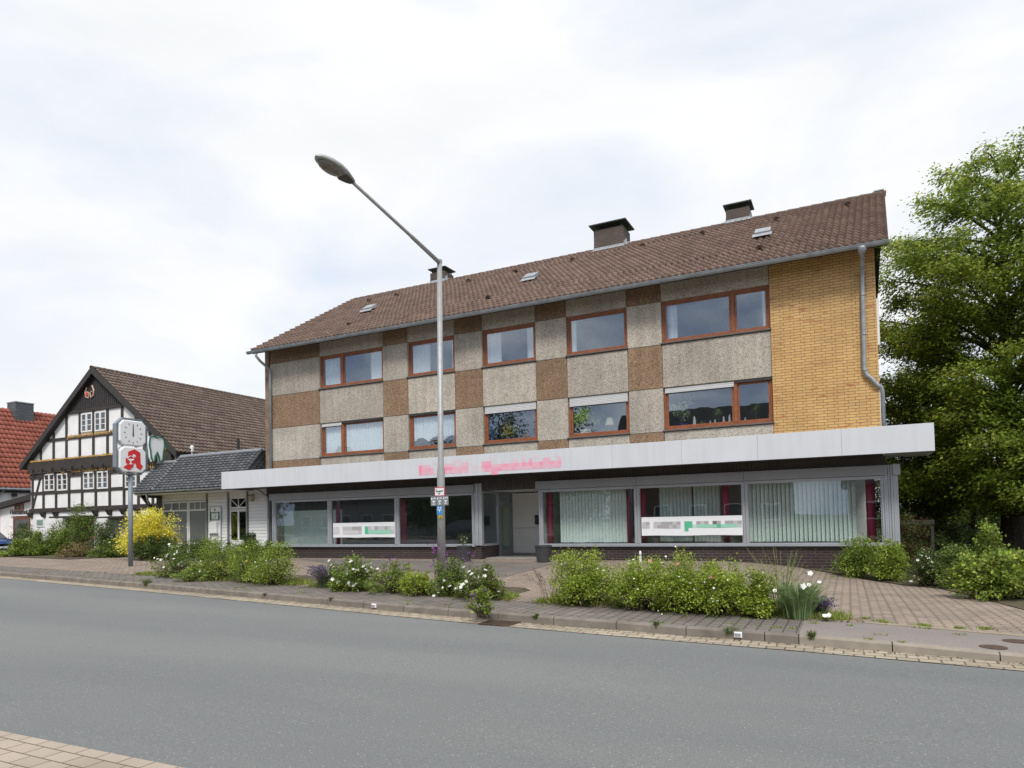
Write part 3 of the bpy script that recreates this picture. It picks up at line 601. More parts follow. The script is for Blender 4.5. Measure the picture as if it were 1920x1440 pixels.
dpR = [(q0[0], EY-0.04, EZ-0.06), (q0[0], EY-0.04, EZ-0.2), (q0[0], EY+0.1, EZ-0.33), (q0[0], -0.12, EZ-0.5), (q0[0], -0.09, EZ-0.7), (q1[0]-0.02, -0.09, q1[2]+0.06), (q1[0]+0.03, -0.09, q1[2]-0.12), (q1[0]+0.14, -0.09, q1[2]-0.22), (XR-0.06, -0.09, q2[2]+0.02), (XR+0.04, -0.06, q2[2]-0.05), (XR+0.07, 0.0, q2[2]-0.2), (XR+0.07, 0.02, 3.6)]
DP = MB().tube(dpR, 0.056, 12); DP.lathe([(0.075, 0.0), (0.12, 0.16), (0.12, 0.2)], (q0[0], EY-0.05, EZ-0.25), 12)
for z in (7.4, 6.3, 5.3): DP.lathe([(0.064, 0), (0.064, 0.05)], (q0[0]+(q1[0]-q0[0])*(8-z)/2.6, -0.09, z), 12)
DP.build('downpipe', M_zinc, BLD, smooth=True)
# side shutter boxes glimpsed past the corner
for z0, z1 in ((6.2, 7.55), (3.75, 4.9)): MB().box(XR, XR+0.10, 0.9, 2.2, z0, z1).build('side_window', M_white, BLD)

# chimneys on the ridge
SLN = np.array([0, -0.606, 1.0]); SLP = np.array([0, -0.7, 8.6+0.08])
def onSlope(px, py): d = ray(px, py); t = ((SLP-C0) @ SLN)/(d @ SLN); return C0+d*t
def chimney(pxl, pyl, wid, dep, ytop, capo):
    P = onSlope(pxl, pyl); ztop = float(onY(pxl, ytop, P[1])[2]); x0 = P[0]; y0 = P[1]; b = MB().box(x0, x0+wid, y0, y0+dep, P[2]-0.5, ztop)
    ch = b.build('chimney', B_chim, BLD)
    c = MB(); cz = ztop+0.16
    c.add([(x0-capo, y0-capo, cz), (x0+wid+capo, y0-capo, cz), (x0+wid+capo, y0+dep+capo, cz+0.02), (x0-capo, y0+dep+capo, cz+0.02), (x0-capo, y0-capo, cz+0.045), (x0+wid+capo, y0-capo, cz+0.045), (x0+wid+capo, y0+dep+capo, cz+0.065), (x0-capo, y0+dep+capo, cz+0.065)], [(0, 3, 2, 1), (4, 5, 6, 7), (0, 1, 5, 4), (1, 2, 6, 5), (2, 3, 7, 6), (3, 0, 4, 7)])
    for X in (x0+0.06, x0+wid-0.10):
        for Y in (y0+0.05, y0+dep-0.1): c.box(X, X+0.04, Y, Y+0.04, ztop, cz+0.01)
    c.build('chimney_cap', M_dark, ch)
    f = MB(); zs = lambda Y: 8.64+(min(Y, 12-Y)+0.7)*0.606
    f.add([(x0-0.08, y0-0.10, zs(y0-0.10)+0.10), (x0+wid+0.08, y0-0.10, zs(y0-0.10)+0.10), (x0+wid+0.02, y0-0.012, zs(y0)+0.12), (x0-0.02, y0-0.012, zs(y0)+0.12)], [(0, 1, 2, 3)])
    f.add([(x0-0.02, y0-0.012, zs(y0)+0.12), (x0+wid+0.02, y0-0.012, zs(y0)+0.12), (x0+wid+0.02, y0-0.014, zs(y0)+0.19), (x0-0.02, y0-0.014, zs(y0)+0.19)], [(0, 1, 2, 3)])
    ye = min(y0+dep, RY)
    for sx, X in ((-1, x0), (1, x0+wid)):
        f.add([(X+sx*0.012, y0, zs(y0)+0.1), (X+sx*0.012, ye, zs(ye)+0.1), (X+sx*0.012, ye, zs(ye)+0.28), (X+sx*0.012, y0, zs(y0)+0.27)], [(0, 1, 2, 3)])
        f.add([(X+sx*0.012, y0, zs(y0)+0.11), (X+sx*0.012, ye, zs(ye)+0.11), (X+sx*0.14, ye, zs(ye)+0.105), (X+sx*0.14, y0, zs(y0)+0.105)], [(0, 1, 2, 3)])
    f.build('flashing', M_lead, ch)
chimney(1114, 473, 1.26, 1.0, 433, 0.16)
chimney(1361.5, 421, 0.86, 0.8, 395, 0.09)
chimney(807, 533, 0.80, 0.8, 513, 0.08)
# skylights and tile vents
def on_roof(px, py): P = onSlope(px, py); return P
uu = np.array([1, 0, 0.]); vv = np.array([0, 0.855, 0.518]); nn_ = np.array([0, -0.518, 0.855])
for px, py in ((1431, 443), (997, 525), (695, 583)):
    P = on_roof(px, py)+nn_*0.10; m1 = MB(); hw, hh = 0.24, 0.25
    def q(a, b, c): return P+uu*a+vv*b+nn_*c
    m1.add([q(-hw, -hh, 0.0), q(hw, -hh, 0.0), q(hw, hh, 0.0), q(-hw, hh, 0.0), q(-hw, -hh, 0.10), q(hw, -hh, 0.10), q(hw, hh, 0.12), q(-hw, hh, 0.12)], [(4, 5, 6, 7), (0, 1, 5, 4), (1, 2, 6, 5), (2, 3, 7, 6), (3, 0, 4, 7)])
    m1.add([q(-hw-0.06, -hh-0.16, 0.005), q(hw+0.06, -hh-0.16, 0.005), q(hw+0.06, -hh, 0.05), q(-hw-0.06, -hh, 0.05)], [(0, 1, 2, 3)])
    sk = m1.build('skylight', M_lead, BLD)
    MB().add([q(-hw+0.06, -hh+0.08, 0.106), q(hw-0.06, -hh+0.08, 0.106), q(hw-0.06, hh-0.08, 0.125), q(-hw+0.06, hh-0.08, 0.125)], [(0, 1, 2, 3)]).build('pane', mat('skylight glass', (0.22, 0.25, 0.29), 0.05, spec=1.0), sk)
for px, py in ((1589, 387), (1456, 415), (1425, 469), (1318, 441), (1206, 464), (1075, 490), (968, 512), (918, 561), (881, 529), (746, 556), (694, 566), (658, 611)):
    P = on_roof(px, py)+nn_*0.07; m1 = MB(); k = 7; vs = []
    for i in range(k):
        a = math.pi*i/(k-1); vs.append(P+uu*(-0.11*math.cos(a))+nn_*(0.02+0.085*math.sin(a))-vv*0.10)
    for i in range(k):
        a = math.pi*i/(k-1); vs.append(P+uu*(-0.07*math.cos(a))+nn_*(0.02+0.03*math.sin(a))+vv*0.13)
    m1.add(vs, [(i, i+1, k+i+1, k+i) for i in range(k-1)]+[tuple(range(k))[::-1]]); m1.build('vent_tile', mat('vent tile', (0.075, 0.047, 0.038), 0.8, var=0.2), BLD)

# upstairs windows:  key, row, split fractions, shutter drops, curtain bands (fractions of width), curtain bottom
def upstairs(k, row, splits, sh, bands, rag=0.0, cm=M_lace, bottom=0.0, y=0.235):
    a, b = WIN[k]; z0, z1 = (UB, UT) if row else (LB, LT)
    Wd = window_unit(BLD, a, b, z0, z1, splits, shutters=sh)
    for i, (c, d) in enumerate(bands):
        curtain('curtain', cm, Wd, a+(b-a)*c, a+(b-a)*d, z0+0.03+bottom, z1-0.03, y, seed=hash((k, row, i)) % 1000 if False else ord(k)*3+row*7+i, ragged=rag)
    return Wd
upstairs('A', 1, [0.345], None, [(0.03, 0.30), (0.76, 0.99)], y=0.235)
upstairs('B', 1, [], None, [(0.03, 0.42), (0.88, 0.98)])
upstairs('C', 1, [], None, [(0.03, 0.32), (0.80, 0.97)])
upstairs('D', 1, [], None, [(0.03, 0.14), (0.93, 0.98)])
upstairs('E', 1, [0.67], None, [(0.05, 0.14), (0.93, 0.97)])
upstairs('A', 0, [0.345], [0.10, 0.0], [(0.03, 0.32), (0.36, 0.99)], y=0.235)
upstairs('B', 0, [], [0.03], [(0.03, 0.97)], rag=0.16, bottom=0.25, y=0.235)
W = upstairs('C', 0, [], [0.22], [(0.05, 0.13)], cm=M_blue)
upstairs('D', 0, [], [0.26], [])
upstairs('E', 0, [0.67], [0.13, 0.0], [])
hd = MB()
for k in ('A', 'E', 'B'):
    a, b = WIN[k]; s0, s1 = ((a+(b-a)*0.345+0.06, b) if k == 'A' else (a+(b-a)*0.67+0.06, b) if k == 'E' else (a, b))
    MB().box(s0+0.01, s1-0.01, 0.03, 0.098, LT-0.07, LT-0.004).build('shutter_slot', M_dark, BLD)
wb = MB()
for k in 'BCDE':
    a, b = WIN[k]; MB().box(a+0.02, b-0.02, 0.20, 0.62, LB+0.03, LB+0.07).build('window_board', M_white, BLD)

# canopy
CX0, CX1, CY0, CZ0, CZ1 = -23.27, 2.0, -1.25, 2.90, 3.61
cn = MB(); nP = 12; wP = (CX1-CX0)/nP
for i in range(nP):
    a, b = CX0+i*wP, CX0+(i+1)*wP
    cn.cbox(a+0.002, b-0.002, CY0, CY0+0.03, CZ0, CZ1, 0.004)
cn.box(CX0, CX0+0.03, CY0+0.031, 0.6, CZ0, CZ1); cn.box(CX1-0.03, CX1, CY0+0.031, 0.6, CZ0, CZ1)
CAN = cn.build('canopy', M_fascia, BLD)
MB().box(CX0+0.031, CX1-0.031, CY0+0.032, -0.02, CZ1-0.05, CZ1-0.01).build('canopy_roof', M_lead, CAN)
MB().box(CX0+0.031, XL-0.2, -0.02, 0.6, CZ1-0.05, CZ1-0.01).build('canopy_roof', M_lead, CAN)
MB().box(XR+0.01, CX1-0.031, -0.02, 0.6, CZ1-0.05, CZ1-0.01).build('canopy_roof', M_lead, CAN)
sf = MB(); x = CX0+0.03
while x < XR-0.1:
    sf.box(x+0.004, x+0.116, CY0+0.032, -0.13, CZ0+0.012, CZ0+0.03); x += 0.12
sf.box(CX0+0.03, XR, CY0+0.032, -0.1, CZ0+0.031, CZ0+0.05); sf.build('canopy_soffit', M_soffit, CAN)
MB().box(XR+0.02, CX1-0.031, CY0+0.032, 0.6, CZ0+0.012, CZ0+0.03).build('canopy_soffit', M_alu, CAN)
MB().box(CX0+0.031, XL-0.08, -0.1, 0.6, CZ0+0.012, CZ0+0.03).build('canopy_soffit', M_alu, CAN)
# pixel-like pale pink lettering applied to the fascia
PK = [("0000000110001111000000000034000000000012000100021110", 0), ]
rows = ["02100001100012210000033000000110100000100022000011100".ljust(53, '0'),
        "84430007666433451000156700000454034061446032211156200",
        "84564035566334440220167744456673557574545464576767400",
        "73444134633334340110256733664343322322344345566555300",
        "00000000000000000000000000460000000000000000000000000"]
PKC = (0.86, 0.22, 0.36); BASEC = (0.60, 0.625, 0.665)
tl = onY(785, 856, CY0); tr_ = onY(1052, 842, CY0); lx0, lx1 = tl[0], tr_[0]; nC = 43; cw = (lx1-lx0)/nC
def mosaic(name, parent, x0, z1, cw, ch, rows, pal, y, dirx=1, tag_=None):
    V = []; F = []; CL = []
    for r, row in enumerate(rows):
        for c_, ch_ in enumerate(row):
            if ch_ in pal and pal[ch_] is not None:
                a = x0+c_*cw; b = a+cw; zt = z1-r*ch; zb = zt-ch; o = len(V)
                V += [(a, y, zb), (b, y, zb), (b, y, zt), (a, y, zt)]; F.append((o, o+1, o+2, o+3)); CL += [pal[ch_]]*4
    return np_obj(name, V, F, mosaic_mat(), parent, cols=CL) if parent else (V, F, CL)
def mosaic_mat():
    if 'print' in MATS: return MATS['print']
    m, n, l, b = base_mat('print'); a = n.new('ShaderNodeAttribute'); a.attribute_name = 'Col'; l.new(a.outputs['Color'], b.inputs['Base Color']); b.inputs['Roughness'].default_value = 0.4
    MATS['print'] = m; return m
pal = {str(i): tuple(BASEC[k]*(1-i/9)+PKC[k]*(i/9) for k in range(3)) for i in range(1, 10)}
rows = ["1000011000012201000000110000000010011000010000000"[:43],
        "8443000644331234100056600010022030510054003226"[:43],
        "8556403787744455022067744466556475745745646776"[:43],
        "7454414664444534011036466745464444454544455565"[:43],
        "0000000000000000000000076000000000000000000000"[:43]]
mosaic('sign_lettering', CAN, lx0, 3.47, cw, 0.115, rows, pal, CY0-0.004)

# shopfront -------------------------------------------------
SY = -0.15
def sx(px, py=980): return float(onY(px, py, SY)[0])
ZS = 0.53; ZB = 0.50          # glass bottom, plinth top
ribs = MB(); x = XL-0.02
RZ0 = 2.42
while x < XR+0.02:
    ribs.box(x+0.006, x+0.094, SY+0.04, SY+0.07, RZ0, CZ0+0.03); x += 0.1
ribs.box(XL, XR, SY+0.072, SY+0.10, RZ0-0.0, CZ0+0.03); ribs.build('ribbed_band', M_soffit, BLD)
def shopfront(pl, pr, posts, zt, hz):
    """pl..pr pixel limits, posts = list of (pixel centre, half width m)"""
    x0, x1 = sx(pl), sx(pr)
    fr = MB(); fr.cbox(x0, x1, SY-0.04, SY+0.08, ZB, ZS+0.03, 0.006); fr.box(x0-0.02, x1+0.02, SY-0.075, SY+0.08, ZB-0.035, ZB-0.002)
    fr.cbox(x0, x1, SY-0.02, SY+0.08, zt-0.06, zt)
    ed = []
    for c_, hw in posts:
        X = sx(c_); fr.cbox(X-hw, X-0.012, SY-0.05, SY+0.10, ZS+0.031, zt-0.061); fr.cbox(X+0.012, X+hw, SY-0.05, SY+0.10, ZS+0.031, zt-0.061); fr.box(X-0.012, X+0.012, SY-0.02, SY+0.08, ZS+0.031, zt-0.061); ed.append((X-hw, X+hw))
    W = fr.build('shop_window', M_alulight, BLD)
    for i in range(len(ed)-1):
        a, b = ed[i][1], ed[i+1][0]
        MB().box(a, b, SY+0.02, SY+0.028, ZS+0.03, zt-0.06).build('pane', G_shop, W)
        s = MB(); t = 0.028
        s.box(a, a+t, SY-0.01, SY+0.05, ZS+0.032, zt-0.062); s.box(b-t, b, SY-0.01, SY+0.05, ZS+0.032, zt-0.062); s.box(a+t, b-t, SY-0.01, SY+0.05, zt-0.062-t, zt-0.062)
        s.build('glazing_bead', M_alu, W)
    hb = MB(); n = 3 if x1-x0 > 8 else 2
    cuts = [x0-0.06]+[(e_[0]+e_[1])/2 for e_ in ed[1:-1]]+[x1+0.02]
    for a_, b_ in zip(cuts[:-1], cuts[1:]): hb.cbox(a_+0.003, b_-0.003, SY-0.10, SY+0.035, zt+0.005, hz, 0.006)
    hb.build('shutter_box', M_hdr, W); return W, ed
WL, edL = shopfront(510, 890, [(514, 0.07), (618.5, 0.08), (744.5, 0.08), (888.5, 0.045)], 2.385, 2.665)
WR, edR = shopfront(1010, 1664, [(1014.5, 0.055), (1195.5, 0.07), (1398, 0.07), (1659, 0.05)], 2.385, 2.665)
# corner mullions beside the entrance and at the building corner
cm_ = MB()
for i in range(4):
    a = sx(890)+0.02+i*0.075; cm_.cbox(a, a+0.068, SY-0.03-(0.02 if i % 2 else 0), SY+0.1, ZB, 2.70)
cm_.build('corner_post', M_alu, BLD)
cm2 = MB(); a0_ = sx(1663)
for i in range(3):
    a = a0_+i*0.06; cm2.cbox(a, a+0.054, SY-0.035+(0.02 if i == 1 else 0), SY+0.1, ZB-0.02, 2.67)
cm2.box(a0_+0.18, a0_+0.30, SY-0.02, SY+1.2, ZB+0.0, 2.38); cm2.box(a0_+0.18, a0_+0.36, SY-0.08, SY+1.2, 2.385, 2.68)
cm2.build('corner_post', M_alulight, BLD)
cp = MB().tube([(XR+0.5, 0.4, 2.92), (XR+0.5, 0.36, 2.75), (XR+0.28, 0.2, 2.6), (XR+0.2, 0.1, 2.45)], 0.04, 8)
cp.build('canopy_drain', M_dark, CAN)
# plinths
RX0, RX1 = -11.66, sx(1012)
pl_ = MB(); pl_.box(XL, RX0, SY+0.03, 0.28, -0.5, ZB-0.036); pl_.box(RX0-0.24, RX0, 0.281, 1.24, -0.3, ZB-0.036); pl_.box(RX1+0.02, XR+0.16, SY+0.03, 0.28, -1.0, ZB-0.036); pl_.box(XR, XR+0.16, 0.281, 12, -1.0, ZB-0.03)
pl_.build('plinth', B_dark, BLD)
rw = MB(); rw.box(XL, RX0+0.01, SY+0.012, 0.2, ZB-0.11, ZB-0.037); rw.box(RX1+0.01, XR+0.17, SY+0.012, 0.2, ZB-0.11, ZB-0.037); rw.build('plinth_course', B_dark, BLD)
# entrance recess (the glazing and the door stand in the return, the white panel faces the street)
e1, e2 = 1.24, 2.43
rg_ = MB(); X = RX0
rg_.box(X-0.05, X+0.02, SY+0.1, e1, ZB-0.03, ZB+0.05); rg_.box(X-0.05, X+0.02, SY+0.1, e1, 2.36, 2.42); rg_.box(X-0.05, X+0.02, SY+0.1, SY+0.17, ZB+0.051, 2.359); rg_.box(X-0.05, X+0.02, e1-0.10, e1, ZB+0.051, 2.359)
RG = rg_.build('side_window', M_alu, BLD); MB().box(X-0.02, X-0.012, SY+0.17, e1-0.1, ZB+0.05, 2.36).build('pane', G_shop, RG)
dr = MB(); Zd = 0.03
dr.box(X-0.06, X+0.015, e1+0.005, e1+0.07, Zd, 2.42); dr.box(X-0.06, X+0.015, e2-0.06, e2, Zd, 2.42); dr.box(X-0.06, X+0.015, e1+0.07, e2-0.06, 2.36, 2.42); dr.box(X-0.06, X+0.018, e1+0.07, e2-0.06, 2.0, 2.07)
DR = dr.build('door', M_hdr, BLD)
lf = MB(); a, b = e1+0.075, e2-0.065
lf.box(X-0.045, X+0.005, a, a+0.16, Zd+0.01, 1.995); lf.box(X-0.045, X+0.005, b-0.16, b, Zd+0.01, 1.995); lf.box(X-0.045, X+0.005, a+0.16, b-0.16, Zd+0.01, 0.28); lf.box(X-0.045, X+0.005, a+0.16, b-0.16, 1.88, 1.995)
lf.build('door_leaf', M_hdr, DR)
MB().box(X-0.02, X-0.014, a+0.16, b-0.16, 0.28, 1.88).build('pane', G_shop, DR); MB().box(X-0.02, X-0.014, a, b, 2.07, 2.36).build('pane', G_shop, DR)
MB().box(X-0.035, X-0.03, a+0.40, b-0.2, 0.4, 1.86).build('sunscreen', mat('lime green film', (0.36, 0.42, 0.10), 0.5, var=0.06), DR)
MB().tube([(X+0.006, a+0.09, 1.0), (X+0.05, a+0.09, 1.0), (X+0.055, a+0.2, 1.0)], 0.012, 8).build('handle', M_alulight, DR)
wp = MB(); wx1 = float(onY(1012, 980, e2)[0])
wp.cbox(X+0.09, wx1+1.0, e2, e2+0.05, 0.11, 1.06); wp.cbox(X+0.09, wx1+1.0, e2, e2+0.05, 1.066, 2.40); wp.box(X, X+0.088, e2-0.02, e2+0.05, 0.05, 2.42)
wp.build('white_panel', mat('panel white', (0.86, 0.86, 0.82), 0.5, var=0.03), BLD)
MB().box(X, RX1+1.0, e2-0.03, e2+0.06, 0.02, 0.108).build('threshold', M_hdr, BLD)
rc_ = MB(); xx = X
while xx < RX1+0.05: rc_.box(xx+0.004, xx+0.116, SY+0.1, e2+0.04, 2.44, 2.46); xx += 0.12
rc_.box(X, RX1+1.0, SY+0.1, e2+0.06, 2.462, 2.48); rc_.build('recess_ceiling', M_white, BLD)
MB().box(RX1, RX1+0.06, SY+0.1, e2+0.05, 0.02, 2.44).build('recess_wall', M_white, BLD)
MB().box(X+0.02, RX1, SY+0.3, e2-0.03, 0.015, 0.05).build('door_step', mat('step slab', (0.30, 0.29, 0.27), 0.9, var=0.15), BLD)
# shop interior
si = MB(); si.box(XL+0.26, XR-0.26, 5.5, 5.6, -0.1, 2.88); si.box(X-0.3, X-0.2, e1+1.3, 5.5, -0.1, 2.88); si.box(RX1+0.07, RX1+0.17, e2, 5.5, -0.1, 2.88)
si.build('shop_wall', M_int, BLD)
MB().box(XL+0.26, XR-0.26, 0.29, 5.5, 2.78, 2.88).build('shop_ceiling', M_int, BLD)
MB().box(XL+0.26, X-0.25, 0.29, 5.5, -0.02, 0.28).build('shop_floor', M_intfloor, BLD); MB().box(RX1+0.17, XR-0.26, 0.29, 5.5, -0.02, 0.28).build('shop_floor', M_intfloor, BLD)
MB().box(XL+0.3, XL+0.32+3.1, 0.55, 0.6, 0.3, 1.95).build('display_wall', mat('pale green board', (0.62, 0.72, 0.70), 0.7, var=0.05), BLD)
# vertical blinds
def blinds(pa, pb, y, gapf=0.0, ang=0.5, seed=0, shade=1.0):
    a, b = sx(pa), sx(pb); rg = random.Random(seed); m1 = MB(); x = a; wv_ = 0.127
    while x < b:
        t = ang+rg.uniform(-0.07, 0.07); dx, dy = wv_*0.5*math.cos(t), wv_*0.5*math.sin(t); zb = ZS+0.05+rg.uniform(0, 0.01)
        k = 4; vs = []
        for i in range(k+1):
            u_ = -1+2*i/k; bow = 0.012*(1-u_*u_)
            vs += [(x+dx*u_-bow*math.sin(t), y+dy*u_-bow, zb), (x+dx*u_-bow*math.sin(t), y+dy*u_-bow, 2.34)]
        m1.add(vs, [(2*i, 2*i+2, 2*i+3, 2*i+1) for i in range(k)]); x += 0.115
    m1.box(a-0.05, b+0.05, y-0.02, y+0.03, 2.34, 2.38)
    return m1.build('vertical_blind', M_blind, WR)
blinds(1047, 1166, 0.2, seed=1); blinds(1228, 1290, 0.75, seed=2, ang=0.55); blinds(1296, 1345, 0.6, seed=4, ang=0.75); blinds(1406, 1604, 0.2, ang=0.75, seed=3)
def pillar(px, w_, y):
    a = sx(px); sc = (y-CAMY)/(SY-CAMY)
    a = float(onY(px, 980, y)[0]); MB().lathe([(w_/2, 0.28), (w_/2, 2.78)], (a, y, 0), 14).build('pillar', M_magenta, BLD, smooth=True)
for px, w_, y in ((1032, 0.20, 0.22), (1177, 0.20, 0.42), (1207, 0.16, 0.42), (1362, 0.2, 0.42), (1634, 0.24, 0.42), (634, 0.18, 0.5), (757, 0.24, 0.5)): pillar(px, w_, y)

# banners stuck to the shop windows
def banner(name, label, p0, p1, rows, pal, cols_n):
    a = onY(p0[0], p0[1], SY-0.06); b = onY(p1[0], p1[1], SY-0.06); x0, x1, z1, z0 = a[0], b[0], a[2], b[2]
    t = thing(name, label, 'banner', ((x0+x1)/2, SY-0.06, z0), 'pixelated banners on the shop windows')
    s = MB(); K = 16; vs = []
    for i in range(K+1):
        X = x0+(x1-x0)*i/K; yy = SY-0.062-0.004*math.sin(i*0.9)
        vs += [(X, yy, z0+0.006*math.sin(i*0.7)), (X, yy, z1), (X, yy+0.004, z1), (X, yy+0.004, z0+0.006*math.sin(i*0.7))]
    fs = []
    for i in range(K):
        for j in range(4): fs.append((4*i+j, 4*i+4+j, 4*i+4+(j+1) % 4, 4*i+(j+1) % 4))
    s.add(vs, fs+[(0, 1, 2, 3), (4*K+3, 4*K+2, 4*K+1, 4*K)]); s.build('sheet', M_face, t)
    n = len(rows[0]); hh = (z1-z0)
    mosaic('print', t, x0+0.02, z1-hh*0.26, (x1-x0-0.04)/n, hh*0.52/len(rows), rows, pal, SY-0.070)
bp_ = {'a': (0.50, 0.50, 0.52), 'b': (0.38, 0.37, 0.39), 'c': (0.60, 0.60, 0.62), 'G': (0.10, 0.48, 0.28), 'g': (0.30, 0.62, 0.48), 'd': (0.16, 0.15, 0.16), 'l': (0.5, 0.68, 0.6)}
banner('banner', 'narrow white banner with pale green print on the pane left of the lamp post', (624.5, 981), (741, 1007), ["cc.aaabbb.Gacbaabac", "cc.ccccca.Gggggggga"], bp_, 18)
banner('banner', 'wide white banner with green print in front of the blinds right of the door', (1202.5, 970), (1393, 1003), ["ab.aabbbab.GG.bab.db.bbab", "aa.abbbaba.GGlgggggGgggga", "...........G............."], bp_, 24)
mbx = thing('letterbox', 'black letterbox on the white panel beside the entrance door', 'letterbox', (wx1-0.1, e2-0.1, 1.2))
q = onY(1003, 967, e2-0.1); q2_ = onY(1011, 983, e2-0.1)
MB().cbox(q[0], q[0]+0.36, e2-0.13, e2-0.002, q2_[2], q[2], 0.01).build('box', M_dark, mbx); MB().box(q[0]-0.01, q[0]+0.37, e2-0.15, e2-0.002, q[2]+0.002, q[2]+0.025).build('lid', M_dark, mbx)

# ------------------------------------------------------------------ dentist annexe
ANX0, ANX1 = -28.95, -21.93
AN = thing('dental_practice', 'single storey white boarded annexe under a steep anthracite tiled roof', 'building', (-25.4, 2, 0))
AZT = 2.93
def ax(px, y=960): return float(onY(px, y, 0)[0])
def az(px, py): return float(onY(px, py, 0)[2])
wl = MB(); xa, xb_, xc, xd = ax(303), ax(388), ax(428), ax(464)
def boards(x0, x1, z0, z1):
    z = z0
    while z < z1-0.02:
        t = min(z+0.135, z1); wl.add([(x0, 0.0, z+0.004), (x1, 0.0, z+0.004), (x1, 0.014, t), (x0, 0.014, t), (x0, 0.1, z), (x1, 0.1, z), (x1, 0.1, t), (x0, 0.1, t)],
             [(0, 1, 2, 3), (0, 4, 5, 1), (3, 2, 6, 7), (0, 3, 7, 4), (1, 5, 6, 2)]); z += 0.14
boards(xb_+0.06, xc-0.06, -0.1, AZT); boards(xd+0.06, ANX1+0.06, -0.1, AZT); boards(ANX0, xa, -0.1, AZT); boards(xa, xb_+0.06, 2.56, AZT); 
wl.build('boarded_wall', M_white, AN)
bw = MB(); bw.box(ANX0, ANX0+0.2, 0.11, 8, -0.1, AZT); bw.box(ANX0+0.21, ANX1, 0.6, 0.7, -0.1, AZT); bw.build('inner_wall', M_intdark, AN)
ps = MB()
for X in (ax(301), xb_, xc, xd, ax(506)): MB().cbox(X-0.045, X+0.045, -0.035, 0.09, -0.1, AZT).build('post', mat('grey post', (0.16, 0.16, 0.165), 0.6, var=0.1), AN)
def glz(name, x0, x1, zs, bars=0, diag=False, fw=0.07, m=M_white, gm=G_old, solid=None):
    f = MB(); y0, y1 = 0.02, 0.09
    f.cbox(x0, x0+fw, y0, y1, zs[0], zs[-1]); f.cbox(x1-fw, x1, y0, y1, zs[0], zs[-1])
    for i, z in enumerate(zs):
        a = z if i == 0 else (z-fw if i == len(zs)-1 else z-fw/2); f.cbox(x0+fw, x1-fw, y0+0.002, y1-0.002, a, a+fw)
    zt, zb = zs[-1]-fw, zs[-2]+fw/2
    for k in range(bars):
        X = x0+fw+(x1-x0-2*fw)*(k+1)/(bars+1); f.box(X-0.018, X+0.018, y0+0.01, y1-0.03, zb, zt)
    if diag:
        cx = (x0+x1)/2; f.box(cx-0.016, cx+0.016, y0+0.01, y1-0.03, zb, zt)
        for s_ in (-1, 1): f.beam((cx, y0+0.035, zb+0.02), (cx+s_*((x1-x0)/2-fw), y0+0.035, zt-0.02), 0.03, 0.03, up=(0, 1, 0))
    o = f.build(name, m, AN)
    for i in range(len(zs)-1):
        if solid is not None and i in solid: MB().box(x0+fw, x1-fw, y0+0.02, y1-0.02, zs[i]+fw*0.5, zs[i+1]-fw*0.5).build('panel', m, o)
        else: MB().box(x0+fw, x1-fw, y0+0.03, y0+0.036, zs[i]+fw*0.5, zs[i+1]-fw*0.5).build('pane', gm, o)
    return o
G_frost = mat('frosted glass', (0.10, 0.115, 0.12), 0.35, var=0.05, spec=0.9)
zl = [0.0, 0.62, 2.12, 2.54]
glz('glazed_door', xa+0.06, ax(351.5), zl, 2, gm=G_frost); glz('glazed_door', ax(352.5), xb_-0.05, zl, 2, gm=G_frost)
dd = glz('entrance_door', xc+0.05, xd-0.05, [0.0, 0.72, 2.02, 2.10], 0, solid=[0, 2]); 
MB().cbox((xc+xd)/2-0.04, (xc+xd)/2+0.04, 0.015, 0.06, 0.76, 1.98).build('mullion', M_white, dd)
MB().tube([(xc+0.12, 0.0, 0.98), (xc+0.12, -0.05, 0.98), (xc+0.22, -0.05, 0.96)], 0.012, 6).build('handle', M_dark, dd)
glz('fanlight', xc+0.05, xd-0.05, [2.12, 2.62], 0, diag=True)
MB().box(xc, xd, 0.01, 0.09, 2.625, AZT).build('lintel', M_white, AN)
wlm = thing('wall_lamp', 'small beige wall lamp on the white boards right of the dentist door', 'wall lamp', (ax(474), -0.02, az(474, 934)))
q = (ax(471), ax(477), az(474, 940), az(474, 929))
MB().cbox(q[0], q[1], -0.14, 0.0, q[2], q[3], 0.02).build('housing', mat('beige plastic', (0.42, 0.34, 0.25), 0.5), wlm); MB().box(q[0]-0.01, q[1]+0.01, -0.15, 0.0, q[3], q[3]+0.02).build('cap', M_dark, wlm)
# notice board with mail box
nb = thing('notice_board', 'tall white notice board with framed tooth drawing left of the dentist door', 'notice board', (ax(405), -0.05, 0))
a, b = ax(396), ax(415); z1, z2, z3, z4, z5 = az(405, 951), az(405, 960), az(405, 975), az(405, 979), az(405, 1000)
f = MB(); f.cbox(a-0.03, a, -0.06, -0.02, 0.0, z1+0.03); f.cbox(b, b+0.03, -0.06, -0.02, 0.0, z1+0.03); f.cbox(a, b, -0.06, -0.02, z1, z1+0.03); f.build('frame', M_alu, nb)
MB().box(a, b-0.001, -0.03, -0.021, 0.0, z1).build('panel', M_face, nb)
pf = MB(); pf.box(a+0.01, b-0.08, -0.075, -0.031, z3, z3+0.03); pf.box(a+0.01, b-0.08, -0.075, -0.031, z2-0.03, z2); pf.box(a+0.01, a+0.04, -0.075, -0.031, z3+0.03, z2-0.03); pf.box(b-0.11, b-0.08, -0.075, -0.031, z3+0.03, z2-0.03)
pf.build('sign_frame', M_green, nb)
tt = MB(); cx, cz = (a+b)/2-0.05, (z3+z2)/2
